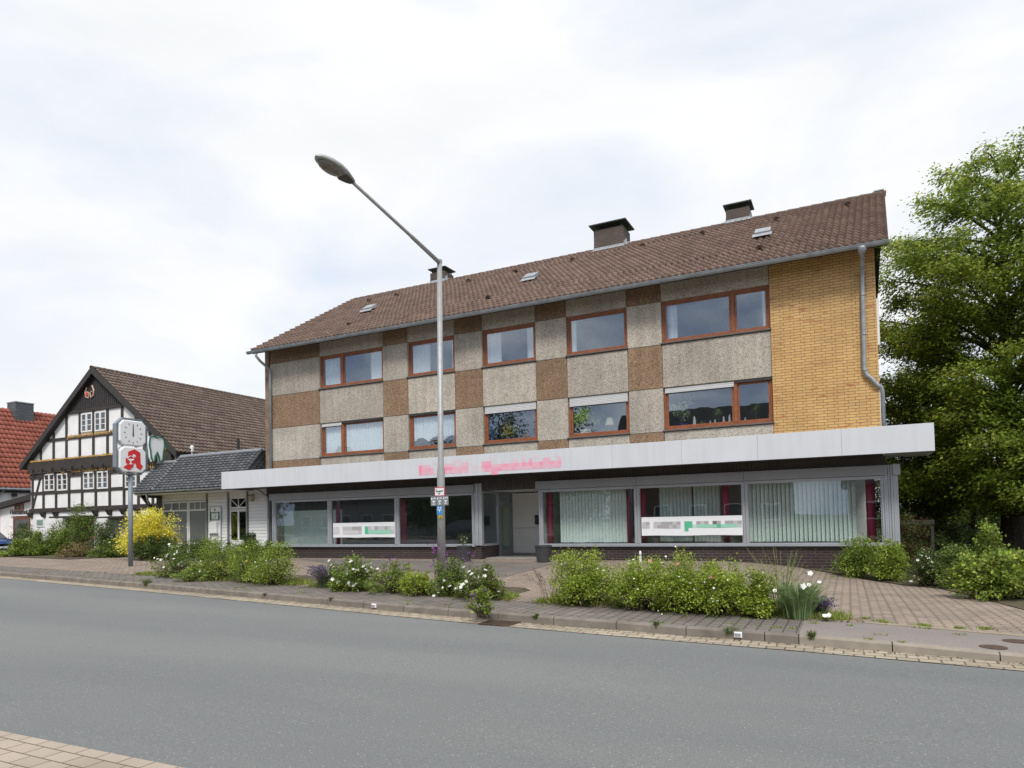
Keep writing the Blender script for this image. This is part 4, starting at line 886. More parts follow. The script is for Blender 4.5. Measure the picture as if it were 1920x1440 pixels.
for s_ in (-1, 1): tt.tube([(cx+s_*0.05, -0.036, cz-0.12), (cx+s_*0.03, -0.036, cz-0.01), (cx+s_*0.075, -0.036, cz+0.04), (cx+s_*0.05, -0.036, cz+0.11), (cx, -0.036, cz+0.09)], 0.008, 5)
tt.build('tooth_drawing', M_bluegrey, nb)
MB().cbox(a+0.03, b-0.14, -0.16, -0.031, z5, z4, 0.012).build('letter_flap', M_white, nb)
MB().tube([((a+b)/2-0.05, -0.031, (z1+z2)/2), ((a+b)/2-0.05, -0.05, (z1+z2)/2)], 0.05, 12).build('emblem', mat('dull red plate', (0.3, 0.2, 0.17), 0.5), nb)
# mansard roof
E0 = onY(250, 922, -1.1); E1 = onY(415, 915, -1.1)
ez = E0[2]*0.5+E1[2]*0.5; eyl = -1.1
xTL = ax(345); PTr = onY(464, 849, 0.0)
ztop, ytop = 4.62, 0.42
vx = float(onY(285, 919, -1.1)[0])
rx1 = -22.75
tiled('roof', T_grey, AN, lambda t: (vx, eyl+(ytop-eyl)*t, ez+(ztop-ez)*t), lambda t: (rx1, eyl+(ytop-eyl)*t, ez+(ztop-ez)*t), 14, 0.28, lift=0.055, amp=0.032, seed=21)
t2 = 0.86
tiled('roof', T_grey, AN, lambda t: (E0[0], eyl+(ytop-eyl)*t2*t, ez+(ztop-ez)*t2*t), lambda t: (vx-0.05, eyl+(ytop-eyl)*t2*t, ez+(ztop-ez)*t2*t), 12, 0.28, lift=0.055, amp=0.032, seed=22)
tiled('roof', T_grey, AN, lambda t: (rx1+0.03, eyl+0.0+(ytop-eyl)*t, ez+(ztop-ez)*t), lambda t: (rx1+0.05+0.55*t*0, 3.0, ez+(ztop-ez)*t), 14, 0.28, lift=0.02, amp=0.018, seed=23, nrm=(1, 0, 0.02))
k = MB(); k.prismX([(eyl+0.02, ez-0.03), (ytop+0.02, ztop-0.03), (8, ztop-0.03), (8, ez-0.1), (eyl+0.02, ez-0.1)], vx, rx1)
k.prismX([(eyl+0.02, ez-0.03), (eyl+(ytop-eyl)*t2+0.02, ez+(ztop-ez)*t2-0.03), (8, ez+(ztop-ez)*t2-0.03), (8, ez-0.1), (eyl+0.02, ez-0.1)], E0[0]+0.02, vx-0.002)
k.box(rx1, -21.95, 1.7, 8, ez-0.1, ztop-0.05); k.build('roof_body', M_soffit, AN)
fl_ = MB(); fl_.box(vx-0.03, rx1+0.05, ytop-0.06, ytop+0.05, ztop, ztop+0.10); fl_.box(E0[0]-0.03, vx-0.03, eyl+(ytop-eyl)*t2-0.05, eyl+(ytop-eyl)*t2+0.05, ez+(ztop-ez)*t2, ez+(ztop-ez)*t2+0.09)
fl_.box(rx1-0.01, rx1+0.09, ytop+0.05, 3.0, ztop, ztop+0.10); fl_.box(rx1, -21.93, 1.6, 1.7, ztop-0.1, ztop+0.08)
fl_.beam((vx-0.01, eyl, ez+0.08), (vx-0.01, ytop, ztop+0.08), 0.05, 0.06); fl_.beam((E0[0]-0.02, eyl, ez+0.04), (E0[0]-0.02, eyl+(ytop-eyl)*t2, ez+(ztop-ez)*t2+0.04), 0.05, 0.06)
fl_.build('flashing', M_lead, AN)
hp = MB()
for i in range(12):
    t = i/12; hp.tube([(rx1+0.03, eyl+(ytop-eyl)*t, ez+(ztop-ez)*t+0.03), (rx1+0.03, eyl+(ytop-eyl)*(t+0.09), ez+(ztop-ez)*(t+0.09)+0.02)], [0.085, 0.065], 8)
hp.build('hip_tile', T_grey, AN)
g2 = MB(); g2.prismX([(eyl-0.06+a_, ez-0.0+b_) for a_, b_ in prof], E0[0]-0.05, CX0+0.3); g2.build('gutter', M_zinc, AN)
MB().box(E0[0], CX0+0.4, eyl+0.05, 0.0, ez-0.14, ez-0.11).build('soffit', M_white, AN)
d0 = onY(302, 929, -0.8)
MB().tube([(E0[0]+0.9, eyl-0.02, ez-0.07), (E0[0]+0.92, eyl+0.03, ez-0.3), (ANX0+0.02, -0.45, ez-0.65), (ANX0+0.05, -0.14, ez-0.95), (ANX0+0.05, -0.14, 0.0)], 0.045, 8).build('downpipe', M_zinc, AN, smooth=True)
br_ = MB(); br_.beam((ANX0+0.25, -0.95, ez-0.15), (ANX0+0.25, -0.04, 1.75), 0.12, 0.14); br_.beam((ANX0+0.25, eyl+0.1, ez-0.2), (ANX0+0.25, 0, ez-0.2), 0.12, 0.12); br_.box(ANX0-0.02, ANX0+0.3, -0.04, 0.0, 0, ez-0.1); br_.build('bracket', M_timber, AN)
sp_ = MB(); sp_.tube([tuple(onY(487, 853, 1.6)), tuple(onY(488, 876, 1.6))], 0.06, 8); sp_.build('roof_outlet', M_lead, AN)
MB().tube([(ANX1+0.02, CY0+0.6, 2.88), (ANX1+0.0, -0.35, 2.75), (ANX1+0.08, -0.12, 2.55), (ANX1+0.08, -0.09, 0.0)], 0.04, 8).build('canopy_drain', M_zinc, CAN)

# tooth sign
tz0, tz1 = 844, 819
P = onY(292, 843, -0.2); TS = thing('tooth_sign', 'white tooth shaped sign outlined in green on the annexe roof beside the timbered gable', 'sign', tuple(P))
tp = [(-.42, .50), (-.2, .56), (0, .50), (.2, .56), (.42, .50), (.47, .2), (.40, -.05), (.36, -.35), (.26, -.52), (.16, -.50), (.12, -.30), (.0, -.08), (-.12, -.30), (-.16, -.50), (-.26, -.52), (-.36, -.35), (-.40, -.05), (-.47, .2)]
hgt = 1.12; wd = 0.86
def tpt(u_, v_, x): return (x, P[1]+u_*wd, P[2]+v_*hgt)
m1 = MB(); vs = [tpt(u_, v_, P[0]+0.09) for u_, v_ in tp]+[tpt(u_, v_, P[0]-0.09) for u_, v_ in tp]; n = len(tp)
m1.add(vs, [tuple(range(n)), tuple(range(n, 2*n))[::-1]]+[(i, n+i, n+(i+1) % n, (i+1) % n) for i in range(n)]); m1.build('panel', M_face, TS)
for sgn in (1, -1):
    MB().tube([tpt(u_*0.97, v_*0.97, P[0]+0.095*sgn) for u_, v_ in tp+[tp[0]]], 0.035, 6).build('outline', M_green, TS)
MB().tube([(P[0], P[1], P[2]-0.35), (P[0], P[1], ez+0.6)], 0.03, 8).build('pole', M_dark, TS)

# ------------------------------------------------------------------ half-timbered house
HY = 2.8; HW = 3.12
HTo = thing('half_timbered_house', 'black and white half timbered house with steep brown tiled roof and boarded gable top', 'house', (-38, 8, 0))
def hp_(px, py, Y=HW): return onY(px, py, Y)
ap = onY(172, 690, HY); el = onY(40, 872, HY); apx, apz = float(ap[0]), float(ap[2])
hwid = 7.0; slp = (apz-float(el[2]))/(apx-float(el[0])); er = onY(330, 857, HY)
zeave = apz-hwid*slp
Yb = 30
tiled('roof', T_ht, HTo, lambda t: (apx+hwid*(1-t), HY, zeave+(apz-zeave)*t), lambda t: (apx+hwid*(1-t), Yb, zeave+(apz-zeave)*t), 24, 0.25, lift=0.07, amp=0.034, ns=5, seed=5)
rbk = MB(); T = 0.15
rbk.prism([(apx-hwid, zeave), (apx, apz), (apx+hwid, zeave), (apx+hwid-0.1, zeave-0.2), (apx, apz-T-0.05), (apx-hwid+0.1, zeave-0.2)], HY+0.03, Yb); rbk.build('roof_deck', M_board, HTo)
bg_ = MB()
for s_ in (-1, 1): bg_.prism([(apx+s_*(hwid+0.03), zeave-0.28), (apx+s_*(hwid+0.03), zeave+0.09), (apx, apz+0.10), (apx, apz-0.30)][::s_], HY-0.03, HY+0.025)
bg_.build('barge_board', M_board, HTo)
ridge_ = MB(); y = HY-0.05
while y < Yb:
    pts = []
    for yy, s_ in ((y, 1.05), (y+0.4, 0.93)): pts.append([(apx+0.14*s_*math.sin(t), yy, apz+0.02+0.12*s_*math.cos(t)) for t in np.linspace(-1.7, 1.7, 7)])
    ridge_.add(pts[0]+pts[1], [(i+1, i, 7+i, 8+i) for i in range(6)]); y += 0.37
ridge_.build('ridge', T_ht, HTo)
# walls
wx0 = float(hp_(58, 930)[0]); wx1_ = apx+(apx-wx0)
zsol = float(hp_(58, 958)[2]); zeb = float(hp_(60, 905)[2])    # lower beam, beam above ground floor windows
zbig0 = float(hp_(56, 886)[2]); zbig1 = float(hp_(56, 872)[2]); zmid = float(hp_(130, 822)[2]); zgb = float(hp_(121, 776)[2])
zin = lambda X: apz-T-0.1-abs(X-apx)*slp*1.0
gp = [(wx0, -0.2), (wx1_, -0.2), (wx1_, zin(wx1_)), (apx, apz-T-0.1), (wx0, zin(wx0))]
MB().prism(gp, HW, HW+0.25).build('gable_wall', M_plaster, HTo)
MB().box(wx0, wx0+0.25, HW+0.251, Yb-1, -0.2, zin(wx0)-0.1).build('side_wall', M_plaster, HTo); MB().box(wx1_-0.25, wx1_, HW+0.251, Yb-1, -0.2, zin(wx1_)-0.1).build('side_wall', M_plaster, HTo)
MB().prism([(apx-(apz-T-0.1-zgb)/slp, zgb), (apx+(apz-T-0.1-zgb)/slp, zgb), (apx, apz-T-0.1)], HW-0.06, HW-0.002).build('gable_boarding', M_board, HTo)
gb = MB(); X = apx-4.2
while X < apx+4.2:
    zt = zin(X+0.02)
    if zt > zgb+0.05: gb.box(X, X+0.035, HW-0.085, HW-0.06, zgb, zt)
    X += 0.17
gb.build('cover_strip', M_board, HTo)
tb = MB(); ty = HW-0.045
def hbeam(z, x0, x1, t, d=0.0): tb.box(x0, x1, ty-d, HW-0.001, z-t/2, z+t/2)
lim = lambda z: (apz-T-0.1-z)/slp
hbeam(zgb, apx-lim(zgb), apx+lim(zgb), 0.16, 0.05); hbeam(zmid, apx-lim(zmid), apx+lim(zmid), 0.17, 0.01)
hbeam((zbig0+zbig1)/2+0.05, wx0, wx1_, zbig1-zbig0+0.16, 0.16); hbeam(zbig0-0.28, wx0, wx1_, 0.34, 0.02)
hbeam(zsol, wx0, wx1_, 0.24, 0.05)
zr_mid = float(hp_(140, 921)[2]); hbeam(zr_mid, wx0, wx1_, 0.18)
zt_l = zbig0-0.45
cols_px = [62, 82.5, 106, 130.5, 155, 180.5, 206.5, 233.5, 260.5, 287.5, 313.5]
for c_ in cols_px:
    X = float(hp_(c_, 930)[0]); tb.box(X-0.09, X+0.09, ty-0.008, HW-0.001, zsol+0.12, zt_l)
tb.beam((float(hp_(62, 955)[0]), ty+0.02, zsol+0.1), (float(hp_(76, 890)[0]), ty+0.02, zt_l), 0.14, 0.05, up=(0, 1, 0))
for c_ in [77.5, 101.5, 125.5, 150.5, 176, 202.5, 230, 256, 282]:
    X = float(hp_(c_, 840)[0]); zt = min(zgb, zin(X)); tb.box(X-0.09, X+0.09, ty-0.008, HW-0.001, zbig1+0.1, zt-0.02)
for c_ in [60, 84, 107.5, 182, 208, 234, 261]:
    X = float(hp_(c_, 962)[0]); tb.prismX([(HW-0.28, zsol-0.13), (HW, zsol-0.13), (HW, zsol-0.42), (HW-0.12, zsol-0.40)], X-0.13, X+0.13)
for i in range(14):
    X = wx0+0.6+i*0.95; tb.box(X-0.1, X+0.1, HW-0.30, HW-0.2, zbig0-0.1, zbig0+0.12)
tb.build('timber_frame', M_timber, HTo)
def casement(pxa, pxb, pya, pyb, rows_=3):
    a = hp_(pxa, pya); b = hp_(pxb, pyb); x0, x1, z1, z0 = a[0], b[0], a[2], b[2]
    f = MB(); y0 = HW-0.07; t = 0.09
    f.cbox(x0, x1, y0, HW-0.002, z0, z0+t, 0.01); f.cbox(x0, x1, y0, HW-0.002, z1-t, z1, 0.01); f.cbox(x0, x0+t, y0, HW-0.002, z0+t, z1-t, 0.01); f.cbox(x1-t, x1, y0, HW-0.002, z0+t, z1-t, 0.01)
    cx = (x0+x1)/2; f.cbox(cx-0.07, cx+0.07, y0-0.01, HW-0.002, z0+t, z1-t, 0.01)
    for k in range(1, rows_):
        z = z0+t+(z1-z0-2*t)*k/rows_; f.box(x0+t, cx-0.07, y0+0.015, HW-0.003, z-0.018, z+0.018); f.box(cx+0.07, x1-t, y0+0.015, HW-0.003, z-0.018, z+0.018)
    W = f.build('window', M_white, HTo); MB().box(x0+t, x1-t, HW-0.03, HW-0.02, z0+t, z1-t).build('pane', mat('dark pane', (0.05, 0.055, 0.06), 0.06, spec=1.0, var=0.5, scale=1.7), W)
casement(153.5, 174.5, 776, 809); casement(179, 200.5, 773, 807)
casement(84.5, 103.5, 889, 920); casement(108.5, 128, 888.5, 919.5)
casement(157.5, 178, 885.5, 917); casement(183.5, 204, 884, 916); casement(236, 257, 882, 914)
# small ground window and dark openings near the ground
a = hp_(69, 972); b = hp_(84, 988)
f = MB(); f.cbox(a[0], b[0], HW-0.05, HW-0.001, b[2], a[2], 0.02); wsm = f.build('window', M_white, HTo); MB().box(a[0]+0.1, b[0]-0.1, HW-0.056, HW-0.051, b[2]+0.1, a[2]-0.1).build('pane', mat('greenish pane', (0.22, 0.30, 0.28), 0.2), wsm)
a = hp_(124, 972); b = hp_(176, 1010); MB().box(a[0], b[0], HW-0.02, HW-0.001, 0.0, a[2]).build('dark_opening', M_intdark, HTo); MB().box(a[0]-0.3, b[0]+0.3, HW-0.8, HW-0.021, a[2]+0.02, a[2]+0.12).build('porch_roof', M_timber, HTo)
a = hp_(208, 972); b = hp_(250, 1010); MB().box(a[0], b[0], HW-0.02, HW-0.001, 0.0, a[2]).build('dark_opening', M_int, HTo); MB().box(a[0]-0.3, b[0]+0.3, HW-0.7, HW-0.021, a[2]+0.02, a[2]+0.10).build('porch_roof', M_timber, HTo)
M_gold = mat('gold paint', (0.52, 0.30, 0.06), 0.4, var=0.3, scale=30)
def goldtxt(body, size, px, py, align='LEFT', Y=None):
    P = onY(px, py, (Y if Y else ty-0.06)); text_mesh('inscription', body, size, M_gold, HTo, (P[0], P[1], P[2]), (1, 0, 0), (0, 0, 1), 0.01, align)
yb_ = ty-0.17
goldtxt('Gott schütze das ehrbare Handwerk', 0.46, 133, 886, Y=ty-0.03); goldtxt('1947', 0.36, 89, 887.5, Y=ty-0.03); goldtxt('1947', 0.40, 270, 880, Y=ty-0.03)
st_ = MB(); c_ = onY(118, 884.5, ty-0.05); st_.tube([tuple(c_), (c_[0], c_[1]+0.03, c_[2])], 0.16, 8); st_.build('inscription', M_gold, HTo)
import string
def carving(x0, x1, z, y, seed):
    rg = random.Random(seed); m1 = MB(); x = x0
    while x < x1:
        w_ = rg.uniform(0.03, 0.12); hgt_ = rg.uniform(0.05, 0.13); m1.box(x, x+w_, y-0.02, y, z-hgt_/2, z+hgt_/2); x += w_+rg.uniform(0.01, 0.06)
    m1.build('carved_ornament', M_gold, HTo)
goldtxt('Jedermanns Hülfe und eines Manns Treu', 0.34, 126, 822, Y=ty-0.02)
carving(wx0+0.3, wx1_-0.2, zbig1+0.16, ty-0.165, 3)
em = MB(); c_ = onY(168, 737, HW-0.1)
for s_, z_ in ((-1, 0), (1, 0.06)): em.tube([(c_[0]+s_*0.24, c_[1], c_[2]+z_+0.35), (c_[0]+s_*0.40, c_[1], c_[2]+0.1), (c_[0]+s_*0.34, c_[1], c_[2]-0.18), (c_[0]+s_*0.12, c_[1], c_[2]-0.28), (c_[0]+s_*0.06, c_[1], c_[2]+0.02), (c_[0]+s_*0.24, c_[1], c_[2]+0.08)], 0.045, 6)
em.build('crest', mat('crest cream', (0.55, 0.38, 0.30), 0.5, var=0.2, scale=8), HTo)
MB().tube([(c_[0]-0.2, c_[1]-0.07, c_[2]-0.05), (c_[0]-0.2, c_[1]-0.02, c_[2]-0.05)], 0.10, 10).build('crest_rose', M_red, HTo)
# vent pipe and light on the roof edge
P = onX(447, 838, -31.9); MB().tube([(P[0], P[1], P[2]-0.9), (P[0], P[1], P[2]+0.5)], 0.09, 8).build('vent_pipe', M_dark, HTo)
P = onY(360, 843, 1.0); fx = thing('security_light', 'small white light on the flat annexe roof in front of the brown tiles', 'light', tuple(P))
f = MB(); f.lathe([(0.03, -0.45), (0.03, -0.12), (0.09, -0.1), (0.10, 0.12), (0.05, 0.2)], P, 10); f.build('housing', M_white, fx); MB().tube([(P[0], P[1]-0.10, P[2]), (P[0], P[1]-0.13, P[2])], 0.05, 8).build('lens', M_dark, fx)

# ------------------------------------------------------------------ house with the red roof
RH = thing('red_roof_house', 'white house with red tiled roof and slate chimney at the left edge', 'house', (-50, 8, 0))
xe = -50.3
q = onX(57, 917, xe); q0 = onX(2, 916, xe); zre = (q[2]+q0[2])/2
rslope = 0.84; rgx = xe-5.6
qq = onX(2, 765, rgx); zrr = float(qq[2]); 
Y0r, Y1r = float(q0[1])-7, float(onX(98, 778, rgx)[1])+10
tiled('roof', T_red, RH, lambda t: (xe+(rgx-xe)*t, Y0r, zre+(zrr-zre)*t), lambda t: (xe+(rgx-xe)*t, Y1r, zre+(zrr-zre)*t), 17, 0.30, lift=0.07, amp=0.045, ns=5, seed=8)
MB().prism([(xe-0.05, zre-0.03), (rgx, zrr-0.03), (rgx-6, zre-0.3), (xe-0.1, zre-0.25)], Y0r, Y1r).build('roof_deck', M_dark, RH)
MB().box(xe-0.45, xe-0.25, Y0r+0.5, Y1r-0.5, -0.2, zre-0.1).build('wall', M_plaster, RH); MB().box(rgx-5, xe-0.46, Y0r+0.5, Y0r+0.7, -0.2, zre-0.1).build('wall', M_plaster, RH)
MB().tube([(xe+0.06, Y0r, zre-0.03), (xe+0.06, Y1r, zre-0.03)], 0.09, 8).build('gutter', M_zinc, RH)
c0 = onX(28, 783, rgx+1.0); c1_ = onX(61, 783, rgx+1.0); zc = float(onX(45, 757, rgx+0.6)[2])
ch = MB().box(rgx-0.2, rgx+0.9, float(c0[1])+0.1, float(c0[1])+1.35, zrr-1.6, zc)
chn = ch.build('chimney', brick('slate cladding', (0.10, 0.115, 0.13), (0.075, 0.085, 0.098), (0.04, 0.045, 0.05), 0.3, 0.2, 0.012), RH); MB().box(rgx-0.24, rgx+0.94, float(c0[1])+0.06, float(c0[1])+1.39, zc, zc+0.07).build('chimney_cap', M_lead, chn)
# lean-to extension facing the street
LY = 4.4
LT_ = thing('shop_extension', 'white rendered lean-to with sloping black roof edge, small wooden window and glazed door', 'extension', (-48, 5, 0))
a = onY(0, 952, LY); b = onY(57.5, 931, LY); xl_ = a[0]-2.5; sl = (b[2]-a[2])/(b[0]-a[0]); zl_ = a[2]-2.5*sl
MB().prism([(xl_, -0.2), (wx0-0.02, -0.2), (wx0-0.02, b[2]), (xl_, zl_)], LY, LY+0.2).build('wall', M_plaster, LT_)
MB().prism([(xl_-0.1, zl_), (wx0-0.02, b[2]+0.02), (wx0-0.02, b[2]+0.34), (xl_-0.1, zl_+0.34)], LY-0.4, LY+3).build('roof', M_board, LT_)
a = onY(28.5, 945, LY); b = onY(45, 956.5, LY); w1 = MB(); t = 0.1; x0, x1, z1, z0 = a[0], b[0], a[2], b[2]
w1.box(x0, x1, LY-0.05, LY-0.001, z0, z0+t); w1.box(x0, x1, LY-0.05, LY-0.001, z1-t, z1); w1.box(x0, x0+t, LY-0.05, LY-0.001, z0+t, z1-t); w1.box(x1-t, x1, LY-0.05, LY-0.001, z0+t, z1-t); w1.box((x0+x1)/2-0.03, (x0+x1)/2+0.03, LY-0.05, LY-0.001, z0+t, z1-t)
ww = w1.build('window', M_wood, LT_); MB().box(x0+t, x1-t, LY-0.02, LY-0.001, z0+t, z1-t).build('pane', mat('dark pane', (0, 0, 0)), ww)
a = onY(26, 968, LY); b = onY(57, 1012, LY); x0, x1, z1 = a[0], min(b[0], wx0-0.05), a[2]
w1 = MB(); w1.box(x0, x0+0.14, LY-0.05, LY-0.001, 0, z1); w1.box(x1-0.12, x1, LY-0.05, LY-0.001, 0, z1); w1.box(x0+0.14, x1-0.12, LY-0.05, LY-0.001, z1-0.22, z1); w1.box(x0+0.14, x1-0.12, LY-0.05, LY-0.001, 0, 0.35)
dd2 = w1.build('door', mat('brown door', (0.16, 0.05, 0.03), 0.5), LT_); MB().box(x0+0.14, x1-0.12, LY-0.03, LY-0.002, 0.35, z1-0.22).build('pane', mat('dark pane', (0, 0, 0)), dd2)
a = onY(18, 966.5, LY-0.1); sgn = MB().box(a[0], wx0-0.06, LY-0.1, LY-0.002, a[2]-0.06, a[2]).build('sign_shelf', M_white, LT_)
a = onY(19, 965.5, LY-0.12); text_mesh('sign_lettering', 'Homannutz', 0.46, M_dark, LT_, (a[0], LY-0.12, a[2]+0.03), (1, 0, 0), (0, 0, 1), 0.03, 'LEFT')
MB().tube([(xe+0.0, float(q0[1])+0.2, zre-0.1), (xe-0.2, float(q0[1])-0.3, zre-0.8), (xe-0.24, float(q0[1])-0.4, 2.0)], 0.05, 8).build('downpipe', M_zinc, RH)
a = onX(21, 928, xe-0.25); MB().box(xe-0.25, xe-0.1, a[1], a[1]+0.3, a[2]-0.1, a[2]+0.1).build('floodlight', M_dark, RH)

# ------------------------------------------------------------------ street lamp
LX, LYp = -8.47, -7.8
zb_ = float(h(LX, LYp)); top = onY(824, 490, LYp); LX2 = float(top[0]); 
bse = onY(828, 1092, LYp); LXb = float(bse[0])
SL = thing('street_lamp', 'tall galvanised street lamp with a long slanting arm reaching over the road', 'street lamp', (LXb, LYp, zb_))
zj = 3.4
MB().tube([(LXb, LYp, zb_-0.1), (LXb+(LX2-LXb)*0.35, LYp, zb_+2.6), (LXb+(LX2-LXb)*0.36, LYp, zb_+2.72), (LX2, LYp, top[2])], [0.098, 0.088, 0.068, 0.058], 18).build('pole', M_galv, SL, smooth=True)
lend = onX(655, 336, LX2)    # arm in the plane across the road
AE = Vector((LX2, float(lend[1]), float(lend[2]))); T0 = Vector((LX2, LYp, float(top[2])-0.02))
MB().tube([T0+Vector((0, 0.03, -0.02)), T0+(AE-T0)*0.35, T0+(AE-T0)*0.36, AE], [0.05, 0.045, 0.037, 0.034], 14).build('arm', M_galv, SL, smooth=True)
MB().lathe([(0.062, -0.05), (0.066, 0.03), (0.04, 0.05)], (LX2, LYp, float(top[2])), 14).build('arm_joint', M_galv, SL)
tip = onX(592, 292, LX2); TP = Vector((LX2, float(tip[1]), float(tip[2])))
def lum(body, zs0, zs1, scale=1.0):
    d = (TP-AE); Ln = d.length+0.12; d.normalize(); o_ = AE-d*0.12; sd2 = Vector((1, 0, 0)); up = sd2.cross(d).normalized()
    if up.z < 0: up = -up
    prof_ = [(0, 0.045, 0.05), (0.05, 0.07, 0.07), (0.14, 0.10, 0.09), (0.3, 0.155, 0.12), (0.5, 0.19, 0.135), (0.7, 0.18, 0.12), (0.85, 0.14, 0.09), (0.94, 0.09, 0.06), (1.0, 0.02, 0.02)]
    vs = []; K = 16
    for t, w_, hh in prof_:
        for k in range(K):
            a_ = 2*math.pi*k/K; c_, s_ = math.cos(a_), math.sin(a_); zz = s_*hh if s_ > 0 else s_*hh*0.35
            vs.append(o_+d*(t*Ln)+sd2*(c_*w_)+up*zz)
    fs = [(i*K+k, i*K+(k+1) % K, (i+1)*K+(k+1) % K, (i+1)*K+k) for i in range(len(prof_)-1) for k in range(K)]+[tuple(range(K))[::-1], tuple((len(prof_)-1)*K+k for k in range(K))]
    m1 = MB().add(vs, fs); H = m1.build('lamp_head', M_galv, SL, smooth=True)
    vs = []; K = 20
    for rr_, dz in ((1.0, 0.0), (0.93, -0.035), (0.6, -0.07), (0.01, -0.085)):
        for k in range(K):
            a_ = 2*math.pi*k/K; vs.append(o_+d*(Ln*(0.62+0.30*rr_*math.cos(a_)))+sd2*(0.155*rr_*math.sin(a_))+up*(-0.035+dz))
    fs = [(i*K+k, i*K+(k+1) % K, (i+1)*K+(k+1) % K, (i+1)*K+k) for i in range(3) for k in range(K)]
    MB().add(vs, fs).build('lamp_glass', mat('lamp glass', (0.15, 0.145, 0.13), 0.15, spec=0.9, var=0.2, scale=12), H, smooth=True)
    # dark gear plate under the rear half
    vs = [o_+d*(Ln*t)+sd2*(s_*w_)+up*(-0.047-0.012*(0.1 < t < 0.3)) for t, w_ in ((0.03, 0.05), (0.14, 0.085), (0.28, 0.12), (0.34, 0.10)) for s_ in (-1, 1)]
    MB().add(vs, [(0, 1, 3, 2), (2, 3, 5, 4), (4, 5, 7, 6)]).build('gear_cover', mat('gear cover', (0.06, 0.055, 0.05), 0.6), H)
lum(None, 0, 0)
def plate(name, pxs, pys, c, yo, m=None, extra=None, rim=None):
    Yp = LYp-0.10+yo; a = onY(pxs[0], pys[0], Yp); b = onY(pxs[1], pys[1], Yp)
    o = MB().cbox(a[0], b[0], Yp, Yp+0.012, b[2], a[2], 0.003).build(name, m or mat(name+' colour', c, 0.4, var=0.05), SL)
    return o, a, b, Yp
o, a, b, Yp = plate('notice_plate', (814.5, 834), (914, 930), (0.55, 0.06, 0.09), 0.0)
e = 0.02; o2 = MB().box(a[0]+e, b[0]-e, Yp-0.004, Yp-0.001, b[2]+e, a[2]-e).build('notice_face', M_face, o)
m1 = MB(); m1.beam((a[0]+0.05, Yp-0.007, a[2]-0.10), (b[0]-0.04, Yp-0.007, a[2]-0.085), 0.004, 0.022, up=(0, 0, 1)); m1.beam((a[0]+0.1, Yp-0.007, a[2]-0.13), (a[0]+0.13, Yp-0.007, a[2]-0.17), 0.004, 0.014); m1.beam((b[0]-0.12, Yp-0.007, a[2]-0.12), (b[0]-0.15, Yp-0.007, b[2]+0.05), 0.004, 0.014); m1.box(a[0]+0.04, a[0]+0.07, Yp-0.009, Yp-0.005, a[2]-0.07, a[2]-0.05); m1.build('notice_print', M_dark, o)
for i, (xa_, xb2) in enumerate(((807.5, 818.2), (818.6, 829.6), (830, 840.5))):
    o, a, b, Yp = plate('utility_plate', (xa_, xb2), (931.5+(-0.6*i), 948.5-0.6*i), (0.23, 0.26, 0.28), 0.0, MATS.get('utility_plate colour'))
    m1 = MB(); W_ = b[0]-a[0]; Hh = a[2]-b[2]
    for (u0, u1, v0, v1) in ((0.1, 0.28, 0.12, 0.34), (0.5, 0.9, 0.14, 0.24), (0.3, 0.8, 0.45, 0.55), (0.45, 0.6, 0.55, 0.68), (0.35, 0.7, 0.76, 0.86)):
        m1.box(a[0]+W_*u0, a[0]+W_*u1, Yp-0.004, Yp-0.001, a[2]-Hh*v1, a[2]-Hh*v0)
    m1.build('utility_print', M_face, o)
o, a, b, Yp = plate('blue_plate', (818.8, 829.5), (949, 965.5), (0.06, 0.27, 0.62), 0.0)
m1 = MB(); W_ = b[0]-a[0]; Hh = a[2]-b[2]
for (u0, u1, v0, v1) in ((0.2, 0.45, 0.12, 0.26), (0.6, 0.85, 0.12, 0.26), (0.12, 0.88, 0.38, 0.46), (0.45, 0.55, 0.46, 0.7)): m1.box(a[0]+W_*u0, a[0]+W_*u1, Yp-0.004, Yp-0.001, a[2]-Hh*v1, a[2]-Hh*v0)
m1.build('blue_print', M_face, o)
o, a, b, Yp = plate('yellow_plate', (822, 829), (966.5, 972), (0.72, 0.55, 0.03), 0.0)
text_mesh('yellow_print', 'CK', (a[2]-b[2])*0.9, M_dark, o, ((a[0]+b[0])/2, Yp-0.004, b[2]+0.012), (1, 0, 0), (0, 0, 1), 0.002)
# metal clamps
m1 = MB()
for py in (918, 935, 957): P = onY(826, py, LYp); m1.lathe([(0.094, 0), (0.094, 0.025)], (LXb, LYp, P[2]), 16)
m1.build('clamp', M_zinc, SL)

# ------------------------------------------------------------------ clock sign of the pharmacy
GX, GY = float(onY(245, 1062, -5.6)[0]), -5.6
zg = float(h(GX, GY)); top_ = onX(243, 783, GX); hz0, hz1 = float(onX(243, 890, GX)[2]), float(onX(243, 785, GX)[2])
CS = thing('clock_sign', 'octagonal white clock over a red letter A sign on a blue grey post', 'clock sign', (GX, GY, zg))
MB().tube([(GX, GY, zg-0.1), (GX, GY, hz0+0.1)], 0.078, 14).build('post', M_bluegrey, CS, smooth=True)
Hw, Hh_ = 0.585, (hz1-hz0)/2; czz = (hz0+hz1)/2; D2 = 0.10
def octo(w_, hh, c): return [(GY-w_+c, czz-hh), (GY+w_-c, czz-hh), (GY+w_, czz-hh+c), (GY+w_, czz+hh-c), (GY+w_-c, czz+hh), (GY-w_+c, czz+hh), (GY-w_, czz+hh-c), (GY-w_, czz-hh+c)]
oo = octo(Hw, Hh_, 0.24); oi = octo(Hw-0.045, Hh_-0.045, 0.22)
m1 = MB(); vs = []
for X in (GX-D2, GX+D2):
    vs += [(X, p[0], p[1]) for p in oo]+[(X, p[0], p[1]) for p in oi]
fs = []
